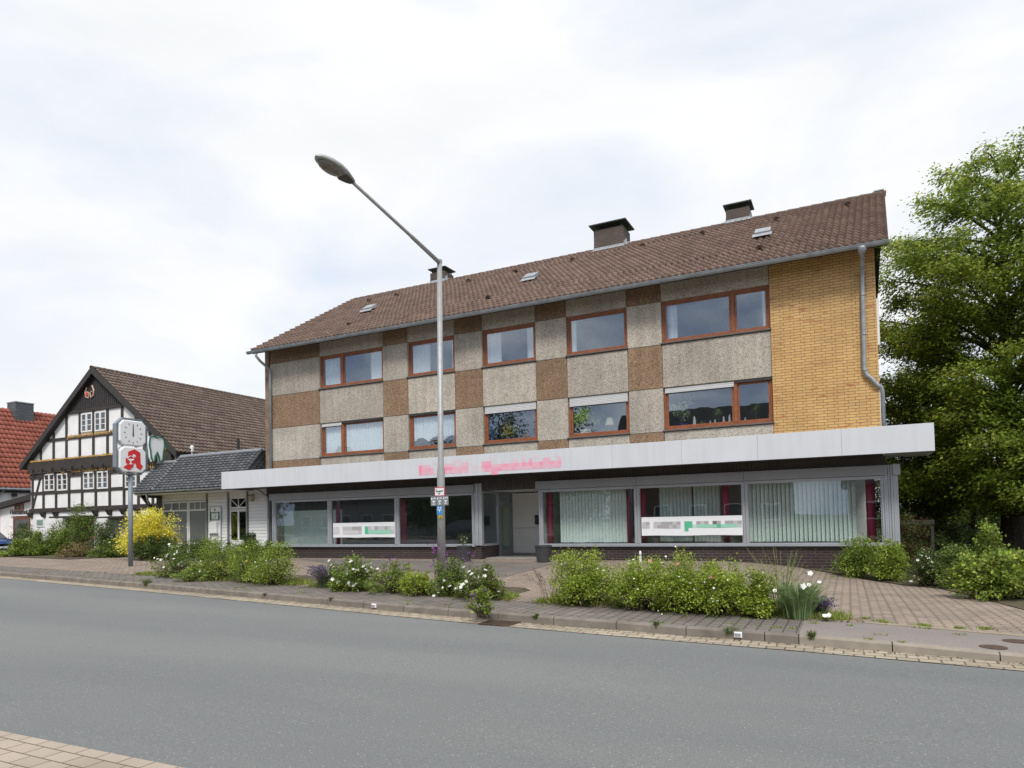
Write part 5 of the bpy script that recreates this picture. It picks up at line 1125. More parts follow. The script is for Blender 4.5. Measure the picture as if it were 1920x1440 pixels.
for i in range(8):
    j = (i+1) % 8; fs += [(i, 8+i, 8+j, j), (16+i, 16+j, 24+j, 24+i), (i, j, 16+j, 16+i), (8+i, 24+i, 24+j, 8+j)]
m1.add(vs, fs); m1.build('frame', M_bluegrey, CS)
def face_box(name, zc_, hh):
    m1 = MB(); w_ = 0.50; c = 0.15
    pts = lambda w2, h2, c2: [(GY-w2+c2, zc_-h2), (GY+w2-c2, zc_-h2), (GY+w2, zc_-h2+c2), (GY+w2, zc_+h2-c2), (GY+w2-c2, zc_+h2), (GY-w2+c2, zc_+h2), (GY-w2, zc_+h2-c2), (GY-w2, zc_-h2+c2)]
    A_, B_ = pts(w_, hh, c), pts(w_-0.035, hh-0.035, c*0.92); vs = [(GX-D2+0.02, *p) for p in A_]+[(GX+D2+0.02, *p) for p in A_]+[(GX+D2+0.05, *p) for p in B_]
    fs = [tuple(range(8))[::-1], tuple(range(16, 24))]+[(i, (i+1) % 8, 8+(i+1) % 8, 8+i) for i in range(8)]+[(8+i, 8+(i+1) % 8, 16+(i+1) % 8, 16+i) for i in range(8)]
    m1.add(vs, fs); return m1.build(name, M_face, CS)
qh = Hh_*0.462; zc1 = czz+Hh_*0.475; zc2 = czz-Hh_*0.475
F1 = face_box('clock', zc1, qh*0.97); F2 = face_box('letter_sign', zc2, qh*0.97)
xf = GX+D2+0.052
m1 = MB()
for k in range(12):
    a_ = 2*math.pi*k/12; s_, c_ = math.sin(a_), math.cos(a_)
    if k == 0: continue
    m1.beam((xf+0.003, GY+s_*0.28, zc1+c_*0.31), (xf+0.003, GY+s_*0.345, zc1+c_*0.375), 0.02, 0.004, up=(1, 0, 0))
m1.build('hour_mark', M_dark, F1)
m1 = MB(); m1.add([(xf+0.008, GY-0.022, zc1-0.12), (xf+0.008, GY+0.022, zc1-0.12), (xf+0.008, GY+0.012, zc1+0.32), (xf+0.008, GY-0.012, zc1+0.32), (xf+0.002, GY-0.022, zc1-0.12), (xf+0.002, GY+0.022, zc1-0.12), (xf+0.002, GY+0.012, zc1+0.32), (xf+0.002, GY-0.012, zc1+0.32)], [(0, 1, 2, 3), (0, 4, 5, 1), (1, 5, 6, 2), (2, 6, 7, 3), (3, 7, 4, 0)])
m1.build('clock_hand', M_dark, F1)
Apx = [(510, 870), (615, 930), (620, 1130), (665, 1170), (620, 1245), (540, 1190), (540, 1130), (490, 1125), (488, 1185), (410, 1245), (305, 1190), (390, 1135), (350, 1110), (350, 1030), (392, 1025), (395, 915)]
def AP(p, x):
    u_ = (p[0]-487)/490*2*0.50; v_ = -((p[1]-0.06*(p[0]-487))-1058)/450*2*qh*0.97
    return (x, GY+u_, zc2+v_)
def flatpoly(pts, x, th=0.012):
    n = len(pts); A_ = [AP(p, x) for p in pts]; B_ = [AP(p, x+th) for p in pts]
    return MB().add(A_+B_, [tuple(range(n)), tuple(range(n, 2*n))[::-1]]+[(i, (i+1) % n, n+(i+1) % n, n+i) for i in range(n)])
flatpoly(Apx, xf).build('red_letter', M_red, F2)
m1 = flatpoly([(370, 1040), (505, 1045), (490, 1065), (455, 1080), (440, 1095), (462, 1130), (462, 1142), (400, 1138), (425, 1120), (428, 1085), (400, 1065)], xf+0.013, 0.006); m1.build('chalice', M_face, F2)
m1 = flatpoly([(480, 955), (530, 980), (530, 1010), (505, 1000), (495, 1030), (470, 1020)], xf+0.013, 0.006); m1.build('chalice', M_face, F2)
m1 = MB().tube([AP(p, xf+0.016) for p in ((385, 1030), (410, 1000), (450, 992), (485, 1010))], 0.012, 6); m1.build('snake', M_face, F2)

# ------------------------------------------------------------------ vegetation
def leaf_quads(P, axis, L_, W_, rg, flat=0.5):
    n = len(P); a = axis+rg.normal(0, 0.55, (n, 3)); a[:, 2] *= (1-flat*0.5); a /= np.linalg.norm(a, axis=1)[:, None]+1e-9
    r = rg.normal(0, 1, (n, 3)); r[:, 2] += 1.2*flat*3; b = np.cross(a, r); b /= np.linalg.norm(b, axis=1)[:, None]+1e-9
    L_ = np.asarray(L_)[:, None]; W_ = np.asarray(W_)[:, None]; nz = np.cross(a, b)
    m = P+a*L_*0.45
    V = np.stack([P, m+b*W_*0.5+nz*W_*0.12, P+a*L_-np.array([0, 0, 1])*L_*0.12, m-b*W_*0.5+nz*W_*0.12], 1).reshape(-1, 3)
    F = np.arange(4*n).reshape(n, 4); return V, F
def pal_cols(n, pal, rg, jit=0.16):
    pal = np.array(pal); k = rg.integers(0, len(pal), n); c = pal[k]*(1+rg.normal(0, jit, (n, 1))); dead = rg.random(n) < 0.015; c[dead] = np.array([0.16, 0.09, 0.035]); return np.clip(c, 0.004, 1)
def foliage(name, parent, P, axis, size, pal, rg, aspect=0.55, flat=0.5, clump=None, mat_=None):
    n = len(P); L_ = size*rg.uniform(0.6, 1.3, n); V, F = leaf_quads(P, axis, L_, L_*aspect, rg, flat)
    c = pal_cols(n, pal, rg)
    if clump is not None: c = np.clip(c*clump[:, None], 0.004, 1)
    return np_obj(name, V, F, mat_ or LEAF, parent, cols=np.repeat(c, 4, 0))
YG = [(0.33, 0.42, 0.055), (0.26, 0.36, 0.045), (0.40, 0.46, 0.075), (0.18, 0.26, 0.035)]
MG = [(0.15, 0.22, 0.045), (0.20, 0.27, 0.055), (0.105, 0.165, 0.035), (0.25, 0.31, 0.07)]
DG = [(0.055, 0.095, 0.024), (0.075, 0.12, 0.03), (0.04, 0.07, 0.02), (0.105, 0.145, 0.04)]
GG = [(0.18, 0.22, 0.12), (0.14, 0.18, 0.09), (0.23, 0.26, 0.16)]
GOLD = [(0.95, 0.80, 0.09), (0.88, 0.74, 0.07), (0.98, 0.88, 0.25), (0.62, 0.62, 0.06)]
RB = [(0.17, 0.075, 0.04), (0.10, 0.10, 0.03), (0.08, 0.12, 0.03), (0.22, 0.12, 0.06)]
FMESH = {}
def flower_mesh(kind, c, r):
    if kind in FMESH: return FMESH[kind]
    rg = np.random.default_rng(len(FMESH)+5); vs = []; fs = []
    for ring, (rr, tilt, k0) in enumerate(((1.0, 0.25, 5), (0.6, 0.7, 5))):
        for k in range(k0):
            a = 2*math.pi*k/k0+ring*0.6; u_ = Vector((math.cos(a), math.sin(a), tilt)).normalized(); v_ = Vector((-math.sin(a), math.cos(a), 0)); o_ = len(vs)
            vs += [(0, 0, 0), tuple(u_*r*rr*0.6+v_*r*rr*0.42), tuple(u_*r*rr*1.05+Vector((0, 0, 0.1*r))), tuple(u_*r*rr*0.6-v_*r*rr*0.42)]; fs.append((o_, o_+3, o_+2, o_+1))
    me = bpy.data.meshes.new('flower'); me.from_pydata(vs, [], fs); me.materials.append(mat('petal '+kind, c, 0.6, var=0.06, scale=20)); FMESH[kind] = me; return me
FL = dict(white=((0.85, 0.85, 0.82), 0.055), pink=((0.62, 0.10, 0.22), 0.07), red=((0.35, 0.01, 0.03), 0.09), yellow=((0.8, 0.6, 0.03), 0.03), small=((0.82, 0.82, 0.74), 0.022), purple=((0.22, 0.07, 0.26), 0.035), rose=((0.62, 0.28, 0.24), 0.05), fuchsia=((0.65, 0.05, 0.30), 0.11))
def flowers(parent, kind, pts, rg):
    c, r = FL[kind]; me = flower_mesh(kind, c, r); pl = ROOT[parent.name]
    for p in pts:
        o = bpy.data.objects.new('flower', me); C.objects.link(o); o.parent = parent; o.location = (p[0]-pl[0], p[1]-pl[1], p[2]-pl[2])
        o.rotation_euler = (rg.uniform(0.2, 1.3), rg.uniform(-0.4, 0.4), rg.uniform(-0.6, 0.6)); s_ = rg.uniform(0.5, 0.95); o.scale = (s_, s_, s_)
def shrub(name, label, cat, base, wid, dep, hei, n, size, pal, seed, group=None, fl=None, stems=16, loose=0.085, aspect=0.6, low=0.12, zoff=0.0, lean=(0, 0), twigs=None, sprouts=8):
    rg = np.random.default_rng(seed); b = np.array(base, float)
    t = thing(name, label, cat, tuple(b), group)
    K = twigs or max(30, int(stems*8)); cen = []; axs = []; st = MB()
    nl = 4+int(wid*3.0); lobes = []
    for i in range(nl):
        a_ = rg.uniform(0, 2*np.pi); r_ = rg.uniform(0.0, 0.62); lobes.append((math.cos(a_)*r_*wid/2, math.sin(a_)*r_*dep/2, rg.uniform(0.24, 0.46), rg.uniform(0.55, 1.0)*(1-0.25*r_)))
    lobes[0] = (lobes[0][0]*0.4, lobes[0][1]*0.4, 0.42, 1.0)
    for i in range(K):
        lx, ly, lr, lt = lobes[rg.integers(0, nl)]; az_ = rg.uniform(0, 2*np.pi); ct = rg.uniform(0, 1)**0.8; rr = rg.uniform(0.45, 1)**0.5
        sr = math.sqrt(max(0, 1-ct*ct))*rr; zz = lt*(low+(1-low)*(0.15+0.85*ct*rr)) if ct > 0.12 else lt*rg.uniform(low, 0.5)
        p = b+np.array([lx+math.cos(az_)*sr*lr*wid*0.9+lean[0]*zz, ly+math.sin(az_)*sr*lr*dep*0.9+lean[1]*zz, hei*zz*0.95])
        cen.append(p); d = p-b-np.array([lx*0.6, ly*0.6, hei*0.35]); axs.append(d/(np.linalg.norm(d)+1e-6))
    for i in range(sprouts):
        az_ = rg.uniform(0, 2*np.pi); rr = rg.uniform(0, 0.75)
        for q in range(3):
            cen.append(b+np.array([math.cos(az_)*rr*wid/2+lean[0], math.sin(az_)*rr*dep/2+lean[1], hei*(0.72-0.25*rr*rr+0.13*q+rg.uniform(0, 0.06))])); axs.append(np.array([0, 0, 1.0]))
    cen = np.array(cen); axs = np.array(axs)
    for i in range(min(len(cen), stems*3)):
        p = cen[i]; mid = b+(p-b)*0.5+np.array([rg.normal(0, .04), rg.normal(0, .04), hei*0.08]); bb = b+np.array([rg.normal(0, wid*0.09), rg.normal(0, dep*0.09), -0.03])
        st.tube([tuple(bb), tuple(mid), tuple(p)], [0.009+hei*0.006, 0.007+hei*0.003, 0.003], 4, cap=False)
    st.build('stems', M_stem, t)
    k = rg.integers(0, len(cen), n); s_ = loose*min(wid, hei*1.3)
    P = cen[k]+rg.normal(0, 1, (n, 3))*np.array([s_, s_, s_*0.75])*0.75
    P[:, 2] = np.maximum(P[:, 2], b[2]+0.01+rg.uniform(0, 0.06, n))
    cl = (0.66+0.62*rg.random(len(cen)))[k]
    foliage('leaves', t, P, axs[k]*0.8, size, pal, rg, aspect, 0.45, clump=cl)
    for kind, cnt in (fl or []):
        # flowers sit on the outer shell
        ii = rg.choice(len(cen), cnt*3); q = cen[ii]+rg.normal(0, s_*0.7, (cnt*3, 3)); d = (q-b)/np.array([wid/2, dep/2, hei])
        sc = np.linalg.norm(d, axis=1)-d[:, 1]*0.5; q = q[np.argsort(-sc)[:cnt]]; q[:, 1] -= s_*0.3; flowers(t, kind, q, rg)
    return t
def place(px, py, wpx, hpx):
    P = gat(px, py); d = depth(P); return P, wpx*d/FPX, hpx*d/FPX
def spikes(name, label, cat, base, wid, hei, n, c1, c2, seed, group=None, blade=0.012, headf=0.3, arch=0.3, fl=None):
    """upright stalks or arching blades with a coloured head"""
    rg = np.random.default_rng(seed); b = np.array(base, float); t = thing(name, label, cat, tuple(b), group)
    V = []; F = []; Cc = []
    for i in range(n):
        a = rg.uniform(0, 2*np.pi); r0 = rg.uniform(0, wid*0.18); r1 = r0+rg.uniform(0.1, 1)*wid*0.42; hh = hei*rg.uniform(0.55, 1.05); k = 5; tw = rg.uniform(0, np.pi); sd_ = np.array([math.cos(tw), math.sin(tw), 0])
        for j in range(k+1):
            u_ = j/k; rr = r0+(r1-r0)*u_**1.6; z = hh*(u_-arch*u_**3); p = b+np.array([math.cos(a)*rr, math.sin(a)*rr, z]); w_ = blade*(1-0.8*u_)*(1.0 if u_ < 1-headf else 1.7)
            V += [p-sd_*w_/2, p+sd_*w_/2]; cc = (c1 if u_ < 1-headf else c2); jj = rg.normal(1, 0.08); Cc += [np.array(cc)*jj]*2
            if j: o_ = len(V)-4; F.append((o_, o_+1, o_+3, o_+2))
    np_obj('blades', V, F, BLADE, t, cols=np.clip(np.array(Cc), 0, 1))
    if headf > 0.05:
        # little florets along the heads
        P = []; 
        VV = np.array(V).reshape(n, k+1, 2, 3).mean(2); m_ = 9
        for i in range(n):
            for q in range(m_):
                u_ = 1-headf*rg.random(); j = min(k-1, int(u_*k)); f_ = u_*k-j; P.append(VV[i, j]*(1-f_)+VV[i, j+1]*f_)
        P = np.array(P); foliage('florets', t, P+rg.normal(0, 0.006, P.shape), rg.normal(0, 1, P.shape), 0.022, [c2, [x*0.75 for x in c2]], rg, 0.7, 0.1, mat_=BLADE)
    for kind, cnt in (fl or []):
        q = b+np.stack([rg.uniform(-wid*0.32, wid*0.32, cnt), rg.uniform(-wid*0.3, wid*0.1, cnt), rg.uniform(0.35, 0.8, cnt)*hei], 1); flowers(t, kind, q, rg)
    return t
def grass_tufts(name, pts, n, hgt_, pal, seed, spread=0.1):
    rg = np.random.default_rng(seed); pts = np.array(pts); k = rg.integers(0, len(pts), n); P = pts[k]+np.stack([rg.normal(0, spread, n), rg.normal(0, spread*0.6, n), np.zeros(n)], 1)
    a = np.stack([rg.normal(0, .5, n), rg.normal(0, .5, n), np.ones(n)], 1); a /= np.linalg.norm(a, axis=1)[:, None]; L_ = hgt_*rg.uniform(0.4, 1.3, n)
    tw = rg.uniform(0, np.pi, n); sd_ = np.stack([np.cos(tw), np.sin(tw), 0*tw], 1)*0.007
    V = np.stack([P-sd_, P+sd_, P+a*L_[:, None]+sd_*0.15, P+a*L_[:, None]-sd_*0.15], 1).reshape(-1, 3); F = np.arange(4*n).reshape(n, 4)
    return np_obj(name, V, F, BLADE, None, cols=np.repeat(pal_cols(n, pal, rg), 4, 0))

# --- the three planting beds along the pavement
GB = 'shrubs in the beds along the pavement'
def bs(name, label, cat, px, py, w_, h_, n, size, pal, seed, **k):
    P, W_, H_ = place(px, py, w_, h_); P[1] += 0.25*W_*0.5
    return shrub(name, label, cat, (P[0], P[1], P[2]-0.02), W_*k.pop('wf', 1.14), min(W_*1.1, 1.6), H_*k.pop('hf', 1.0), n, size, pal, seed, group=k.pop('group', GB), **k)
bs('white_rose', 'white flowering rose at the left end of the bed behind the clock post', 'rose bush', 318, 1083, 95, 58, 4200, 0.05, MG, 1, fl=[('white', 26)])
bs('green_shrub', 'bushy light green shrub right of the white rose, near the clock post', 'shrub', 395, 1088, 105, 76, 7500, 0.042, YG[1:]+MG[:2], 2, fl=[('small', 14), ('yellow', 5)])
bs('green_shrub', 'low pale green shrub in the middle of the left bed', 'shrub', 455, 1092, 90, 72, 7000, 0.042, YG[1:]+MG[:1], 3, fl=[('small', 10), ('yellow', 6)])
bs('green_shrub', 'rounded shrub at the right end of the left bed', 'shrub', 508, 1096, 85, 74, 6500, 0.042, YG+MG[:2], 4, fl=[('small', 12)])
bs('leafy_plant', 'low leafy weeds under the white rose of the left bed', 'plant', 355, 1090, 80, 30, 2200, 0.05, MG+YG[:1], 5)
P, W_, H_ = place(600, 1103, 70, 50); spikes('lavender', 'grey lavender clump at the left end of the middle bed', 'lavender', (P[0], P[1]+0.2, P[2]), W_*1.25, H_*1.2, 380, (0.12, 0.14, 0.09), (0.16, 0.13, 0.21), 6, 'lavender clumps', headf=0.22)
bs('white_rose', 'white flowering rose beside the lavender in the middle bed', 'rose bush', 655, 1108, 95, 62, 4600, 0.05, MG, 7, fl=[('white', 20)])
bs('leafy_plant', 'light green leafy plant in front of the lavender', 'plant', 638, 1108, 70, 34, 2200, 0.055, YG, 8)
bs('leafy_plant', 'mixed green plant with purple flowers left of the lamp post', 'plant', 735, 1112, 80, 54, 3600, 0.045, MG+YG[:1], 9, fl=[('purple', 10)])
bs('fern', 'bright green fern at the front of the middle bed', 'fern', 778, 1118, 62, 44, 2000, 0.07, YG[:3], 10, aspect=0.35)
bs('white_rose', 'rose with a few white blooms and ferny leaves around the lamp post', 'rose bush', 845, 1118, 80, 64, 5000, 0.045, MG+DG[:1], 11, fl=[('white', 8)])
bs('white_rose', 'reddish green rose with white blooms at the right end of the middle bed', 'rose bush', 905, 1124, 80, 60, 5000, 0.045, MG+[(0.14, 0.11, 0.04)], 12, fl=[('white', 12)])
P, W_, H_ = place(815, 1100, 60, 60); spikes('verbena', 'tall thin purple verbena stalks by the lamp post', 'verbena', (P[0]+0.1, P[1]+0.1, P[2]), W_, H_*1.5, 34, (0.08, 0.12, 0.03), (0.20, 0.06, 0.24), 13, 'verbena stalks', headf=0.12, arch=0.05, fl=[('purple', 26)])
P, W_, H_ = place(885, 1075, 40, 40); spikes('verbena', 'tall thin purple verbena stalks in front of the left plant pot', 'verbena', (P[0], P[1]-0.3, P[2]), W_*1.6, H_*1.3, 22, (0.08, 0.12, 0.03), (0.20, 0.06, 0.24), 14, 'verbena stalks', headf=0.12, arch=0.05, fl=[('purple', 14)])
P, W_, H_ = place(738, 1090, 40, 36); spikes('verbena', 'purple verbena stalks left of the lamp post in the middle bed', 'verbena', (P[0], P[1], P[2]), W_*1.6, H_*1.5, 22, (0.08, 0.12, 0.03), (0.20, 0.06, 0.24), 15, 'verbena stalks', headf=0.12, arch=0.05, fl=[('purple', 12)])
bs('rose_shrub', 'yellow green rose shrub at the left end of the right bed', 'shrub', 1085, 1136, 130, 104, 13000, 0.038, YG, 16, fl=[('small', 16)], stems=20, hf=0.98, wf=1.04, sprouts=7)
bs('rose_shrub', 'thin yellow green rose shrub with bare stems showing in the right bed', 'shrub', 1190, 1144, 120, 96, 10500, 0.038, YG, 17, fl=[('small', 18)], low=0.35, stems=22, hf=0.98, wf=1.04, sprouts=7)
bs('rose_shrub', 'dense yellow green rose shrub in the middle of the right bed', 'shrub', 1270, 1148, 130, 106, 13000, 0.038, YG, 18, fl=[('small', 20), ('rose', 6)], low=0.28, stems=20, hf=0.98, wf=1.04, sprouts=7)
bs('rose_shrub', 'bright yellow green rose shrub right of the middle of the right bed', 'shrub', 1360, 1154, 140, 100, 14000, 0.038, YG, 19, fl=[('small', 18), ('rose', 4)], stems=20, hf=0.98, wf=1.04, sprouts=7)
bs('rose_shrub', 'bright yellow green rose shrub next to the tall stalks of the right bed', 'shrub', 1425, 1158, 70, 84, 5500, 0.038, YG, 20, fl=[('small', 8)], hf=0.98, wf=1.04, sprouts=7)
P, W_, H_ = place(1478, 1160, 90, 98); spikes('evening_primrose', 'tall seed stalks near the right end of the right bed', 'tall weeds', (P[0]-0.1, P[1]+0.3, P[2]), W_*1.5, H_*1.35, 60, (0.20, 0.26, 0.09), (0.24, 0.28, 0.09), 21, None, headf=0.55, arch=0.02, blade=0.01)
P, W_, H_ = place(1495, 1163, 100, 75); spikes('iris', 'clump of arching grass green iris blades with white blooms', 'iris', (P[0], P[1]+0.2, P[2]), W_*1.4, H_*1.5, 460, (0.20, 0.29, 0.12), (0.22, 0.31, 0.13), 22, None, headf=0.0, arch=0.40, blade=0.024, fl=[('white', 6)])
P, W_, H_ = place(1536, 1160, 50, 50); spikes('lavender', 'purple lavender clump at the right end of the right bed', 'lavender', (P[0], P[1]+0.2, P[2]), W_*1.3, H_*1.1, 160, (0.12, 0.15, 0.09), (0.14, 0.10, 0.22), 23, 'lavender clumps', headf=0.3)
P, W_, H_ = place(1548, 1165, 20, 16); spikes('white_flower', 'single white bloom at the right tip of the right bed', 'flower', (P[0], P[1], P[2]), W_, H_, 14, (0.12, 0.18, 0.06), (0.12, 0.18, 0.06), 24, None, headf=0, fl=[('white', 4)])
P, W_, H_ = place(1045, 1132, 60, 60); spikes('dry_stalks', 'thin reddish dry stalks left of the right bed', 'weeds', (P[0]-0.15, P[1]+0.1, P[2]), W_*1.8, H_*1.2, 26, (0.12, 0.08, 0.045), (0.10, 0.05, 0.04), 25, None, headf=0.3, arch=0.05, blade=0.007)
P, W_, H_ = place(905, 1158, 50, 46); P = onZ(905, 1154, float(hk(-5))); shrub('kerb_weed', 'big leafy weed with purple buds growing out of the kerb', 'weed', tuple(P), 0.42, 0.35, 0.38, 900, 0.05, MG+YG[:1], 26, fl=[('purple', 6)], stems=5)
GW = 'weeds growing in the kerb joints'
for i, (px, py, w_, h_, lab) in enumerate(((1365, 1196, 42, 20, 'wide grass tuft at the kerb left of the right white reflector'), (1520, 1212, 26, 26, 'grass tuft where the old kerb meets the pale new kerb'), (1247, 1172, 16, 20, 'small weed in the kerb joint in front of the right bed'), (1018, 1162, 10, 16, 'tiny weed in the kerb joint beside the drain'), (330, 1100, 26, 18, 'small leafy weed in the kerb joint near the left bed'), (658, 1128, 12, 12, 'tiny weed in the kerb joint left of the first white reflector'), (1020, 1160, 14, 10, 'low weed at the foot of the kerb beside the drain'), (560, 1115, 12, 8, 'tiny weed on the kerb between left and middle bed'))):
    P = onZ(px, py, float(zr(0))+0.06); sc = depth(P)/FPX
    spikes('kerb_weed', lab, 'weed', (P[0], YC(P[0])+0.03, float(zr(P[0]))+0.07), w_*sc*1.2, h_*sc*1.2, 90, (0.11, 0.15, 0.045), (0.13, 0.16, 0.05), 30+i, GW, headf=0, arch=0.4, blade=0.012)
# grass and litter fringe along the beds and joints
pts = []
for (x0, x1) in (b1, b2, b3):
    for x in np.arange(x0-0.2, x1+0.2, 0.035):
        for _ in range(2): y = YC(x)+random.uniform(1.42, 2.1); pts.append((x, y, float(h(x, y))))
o = grass_tufts('grass', pts, 38000, 0.09, MG+YG[:3]+[(0.3, 0.26, 0.1)], 40, 0.06); o['kind'] = 'stuff'; tag(o, 'short grass and weeds along the front edge of the beds', 'grass')
pts = [(x, YC(x)+random.choice((0.14, 0.5, 1.1, 1.4))+random.uniform(-.05, .05)) for x in np.arange(-26, 6, 0.11)]; pts = [(x, y, float(h(x, y))) for x, y in pts if random.random() < 0.35]
for px, py in ((1620, 1160), (1650, 1164), (1730, 1172), (1735, 1174), (1480, 1072), (1560, 1082), (1510, 1075), (1600, 1085), (1850, 1180), (1845, 1178), (1800, 1178), (1660, 1168)): P = gat(px, py); pts += [tuple(P)]*3
o = grass_tufts('moss_and_weeds', pts, 3200, 0.03, MG+YG[:2], 41, 0.04); o['kind'] = 'stuff'; tag(o, 'tiny weeds sprouting in the joints of the pavement', 'weeds')

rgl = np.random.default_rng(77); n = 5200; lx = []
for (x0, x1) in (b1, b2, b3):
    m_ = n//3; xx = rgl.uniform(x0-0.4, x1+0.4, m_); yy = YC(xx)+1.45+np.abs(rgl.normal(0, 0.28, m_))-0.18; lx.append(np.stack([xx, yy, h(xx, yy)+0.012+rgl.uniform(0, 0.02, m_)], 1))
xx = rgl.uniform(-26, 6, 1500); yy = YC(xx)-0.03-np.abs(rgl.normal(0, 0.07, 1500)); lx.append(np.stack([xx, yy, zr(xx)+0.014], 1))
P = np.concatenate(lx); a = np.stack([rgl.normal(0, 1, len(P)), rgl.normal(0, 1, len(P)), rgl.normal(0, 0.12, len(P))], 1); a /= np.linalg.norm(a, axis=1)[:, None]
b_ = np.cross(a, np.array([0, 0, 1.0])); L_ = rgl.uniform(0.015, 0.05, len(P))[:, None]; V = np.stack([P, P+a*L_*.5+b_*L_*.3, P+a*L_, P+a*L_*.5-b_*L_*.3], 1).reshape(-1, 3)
o = np_obj('contact_shade_litter', V, np.arange(len(V)).reshape(-1, 4), BLADE, cols=np.repeat(pal_cols(len(P), [(0.16, 0.10, 0.05), (0.22, 0.16, 0.08), (0.09, 0.06, 0.03), (0.28, 0.24, 0.13)], rgl), 4, 0)); o['kind'] = 'stuff'; tag(o, 'dry leaf litter added as contact shading along the beds and in the gutter', 'leaf litter')  # brown litter quads added as contact shading at the foot of the beds
# --- bushes on the right beyond the drive
edge_px = [(1500, 1064), (1600, 1082), (1700, 1098), (1760, 1103), (1850, 1125), (1925, 1145)]
E_ = [gat(*q) for q in edge_px]
gv = [tuple(p+np.array([0, 0, 0.01])) for p in E_]; gfar = [(0.9, 3, hs(0.9)+0.03), (1.5, 8, -0.3), (4, 16, -0.3), (10, 30, -0.3), (22, 34, -0.3), (30, 0, -0.3)]
vs = gv+[(p[0], p[1], float(p[2])) for p in gfar]; n_e = len(gv)
o = MB().add(vs, [(i, i+1, n_e+i+1, n_e+i) for i in range(n_e-1)]).build('garden_soil', M_soil); o['kind'] = 'structure'
GR = 'bushes beyond the right end of the drive'
def rs(name, label, px, py, w_, h_, n, size, pal, seed, dy=0.4, **k):
    P, W_, H_ = place(px, py, w_, h_); return shrub(name, label, k.pop('cat', 'bush'), (P[0], P[1]+dy, P[2]-0.03), W_, min(W_, 1.8), H_, n, size, pal, seed, group=GR, **k)
rs('garden_bush', 'bright green bush against the dark brick plinth', 1612, 1085, 95, 72, 8000, 0.055, MG+YG[:2], 50)
rs('garden_bush', 'yellowish green bush right of the brick plinth', 1672, 1093, 75, 76, 6500, 0.055, YG+MG[:1], 51)
rs('rose_bush', 'rose bush with reddish leaves and one pink bloom behind the yellowish bush', 1712, 1070, 110, 100, 8500, 0.055, RB+DG, 52, dy=1.6, fl=[('fuchsia', 1)], cat='rose bush')
rs('rose_bush', 'low bush dotted with small white roses at the edge of the drive', 1738, 1102, 75, 66, 4500, 0.045, DG+MG[:1], 53, fl=[('small', 30), ('white', 8)], cat='rose bush')
rs('garden_bush', 'mid green bush between the white roses and the large right bush', 1805, 1108, 110, 78, 8500, 0.055, MG+DG[:1], 54, dy=0.8)
rs('garden_bush', 'large light green bush at the right edge of the picture', 1885, 1130, 150, 92, 13000, 0.07, MG+YG[:3], 55, dy=0.7)
rs('garden_bush', 'tall leafy shoots rising above the large right bush', 1900, 1112, 80, 128, 3200, 0.08, MG+YG[:2], 56, dy=2.4)
# ivy-clad bank, low wall and pergola beam
rs('ground_ivy', 'dark ivy mound under the trees at the right', 1825, 1060, 190, 60, 9000, 0.07, DG, 57, dy=2.0, cat='ivy')
P = onY(1700, 983, 6.5); P2 = onY(1752, 983, 6.5)
t = thing('garden_arbour', 'dark wooden beam of an arbour beside the end of the building', 'arbour', (P[0], 6.5, -0.3))
MB().cbox(P[0]-0.8, P2[0], 6.4, 6.6, P[2]-0.02, P[2]+0.14).build('beam', M_timber, t)
for X in (P[0]-0.7, P2[0]-0.12): MB().box(X, X+0.1, 6.45, 6.55, -0.4, P[2]-0.022).build('post', M_timber, t)
rs2 = lambda *a, **k: rs(*a, **k)
t = thing('rope_fence', 'drooping pale rope between short dark posts in the ivy', 'rope fence', (6.0, 3.0, -0.3))
a = onY(1760, 1043, 3.0); b = onY(1850, 1038, 3.0); m_ = (a+b)/2-np.array([0, 0, 0.10]); MB().tube([tuple(a), tuple(a*0.5+m_*0.5-np.array([0, 0, .03])), tuple(m_), tuple(b*0.5+m_*0.5-np.array([0, 0, .03])), tuple(b)], 0.018, 6).build('rope', M_edge, t)
for q in (a, b): MB().box(q[0]-0.04, q[0]+0.04, 2.96, 3.04, -0.6, q[2]+0.06).build('post', M_timber, t)

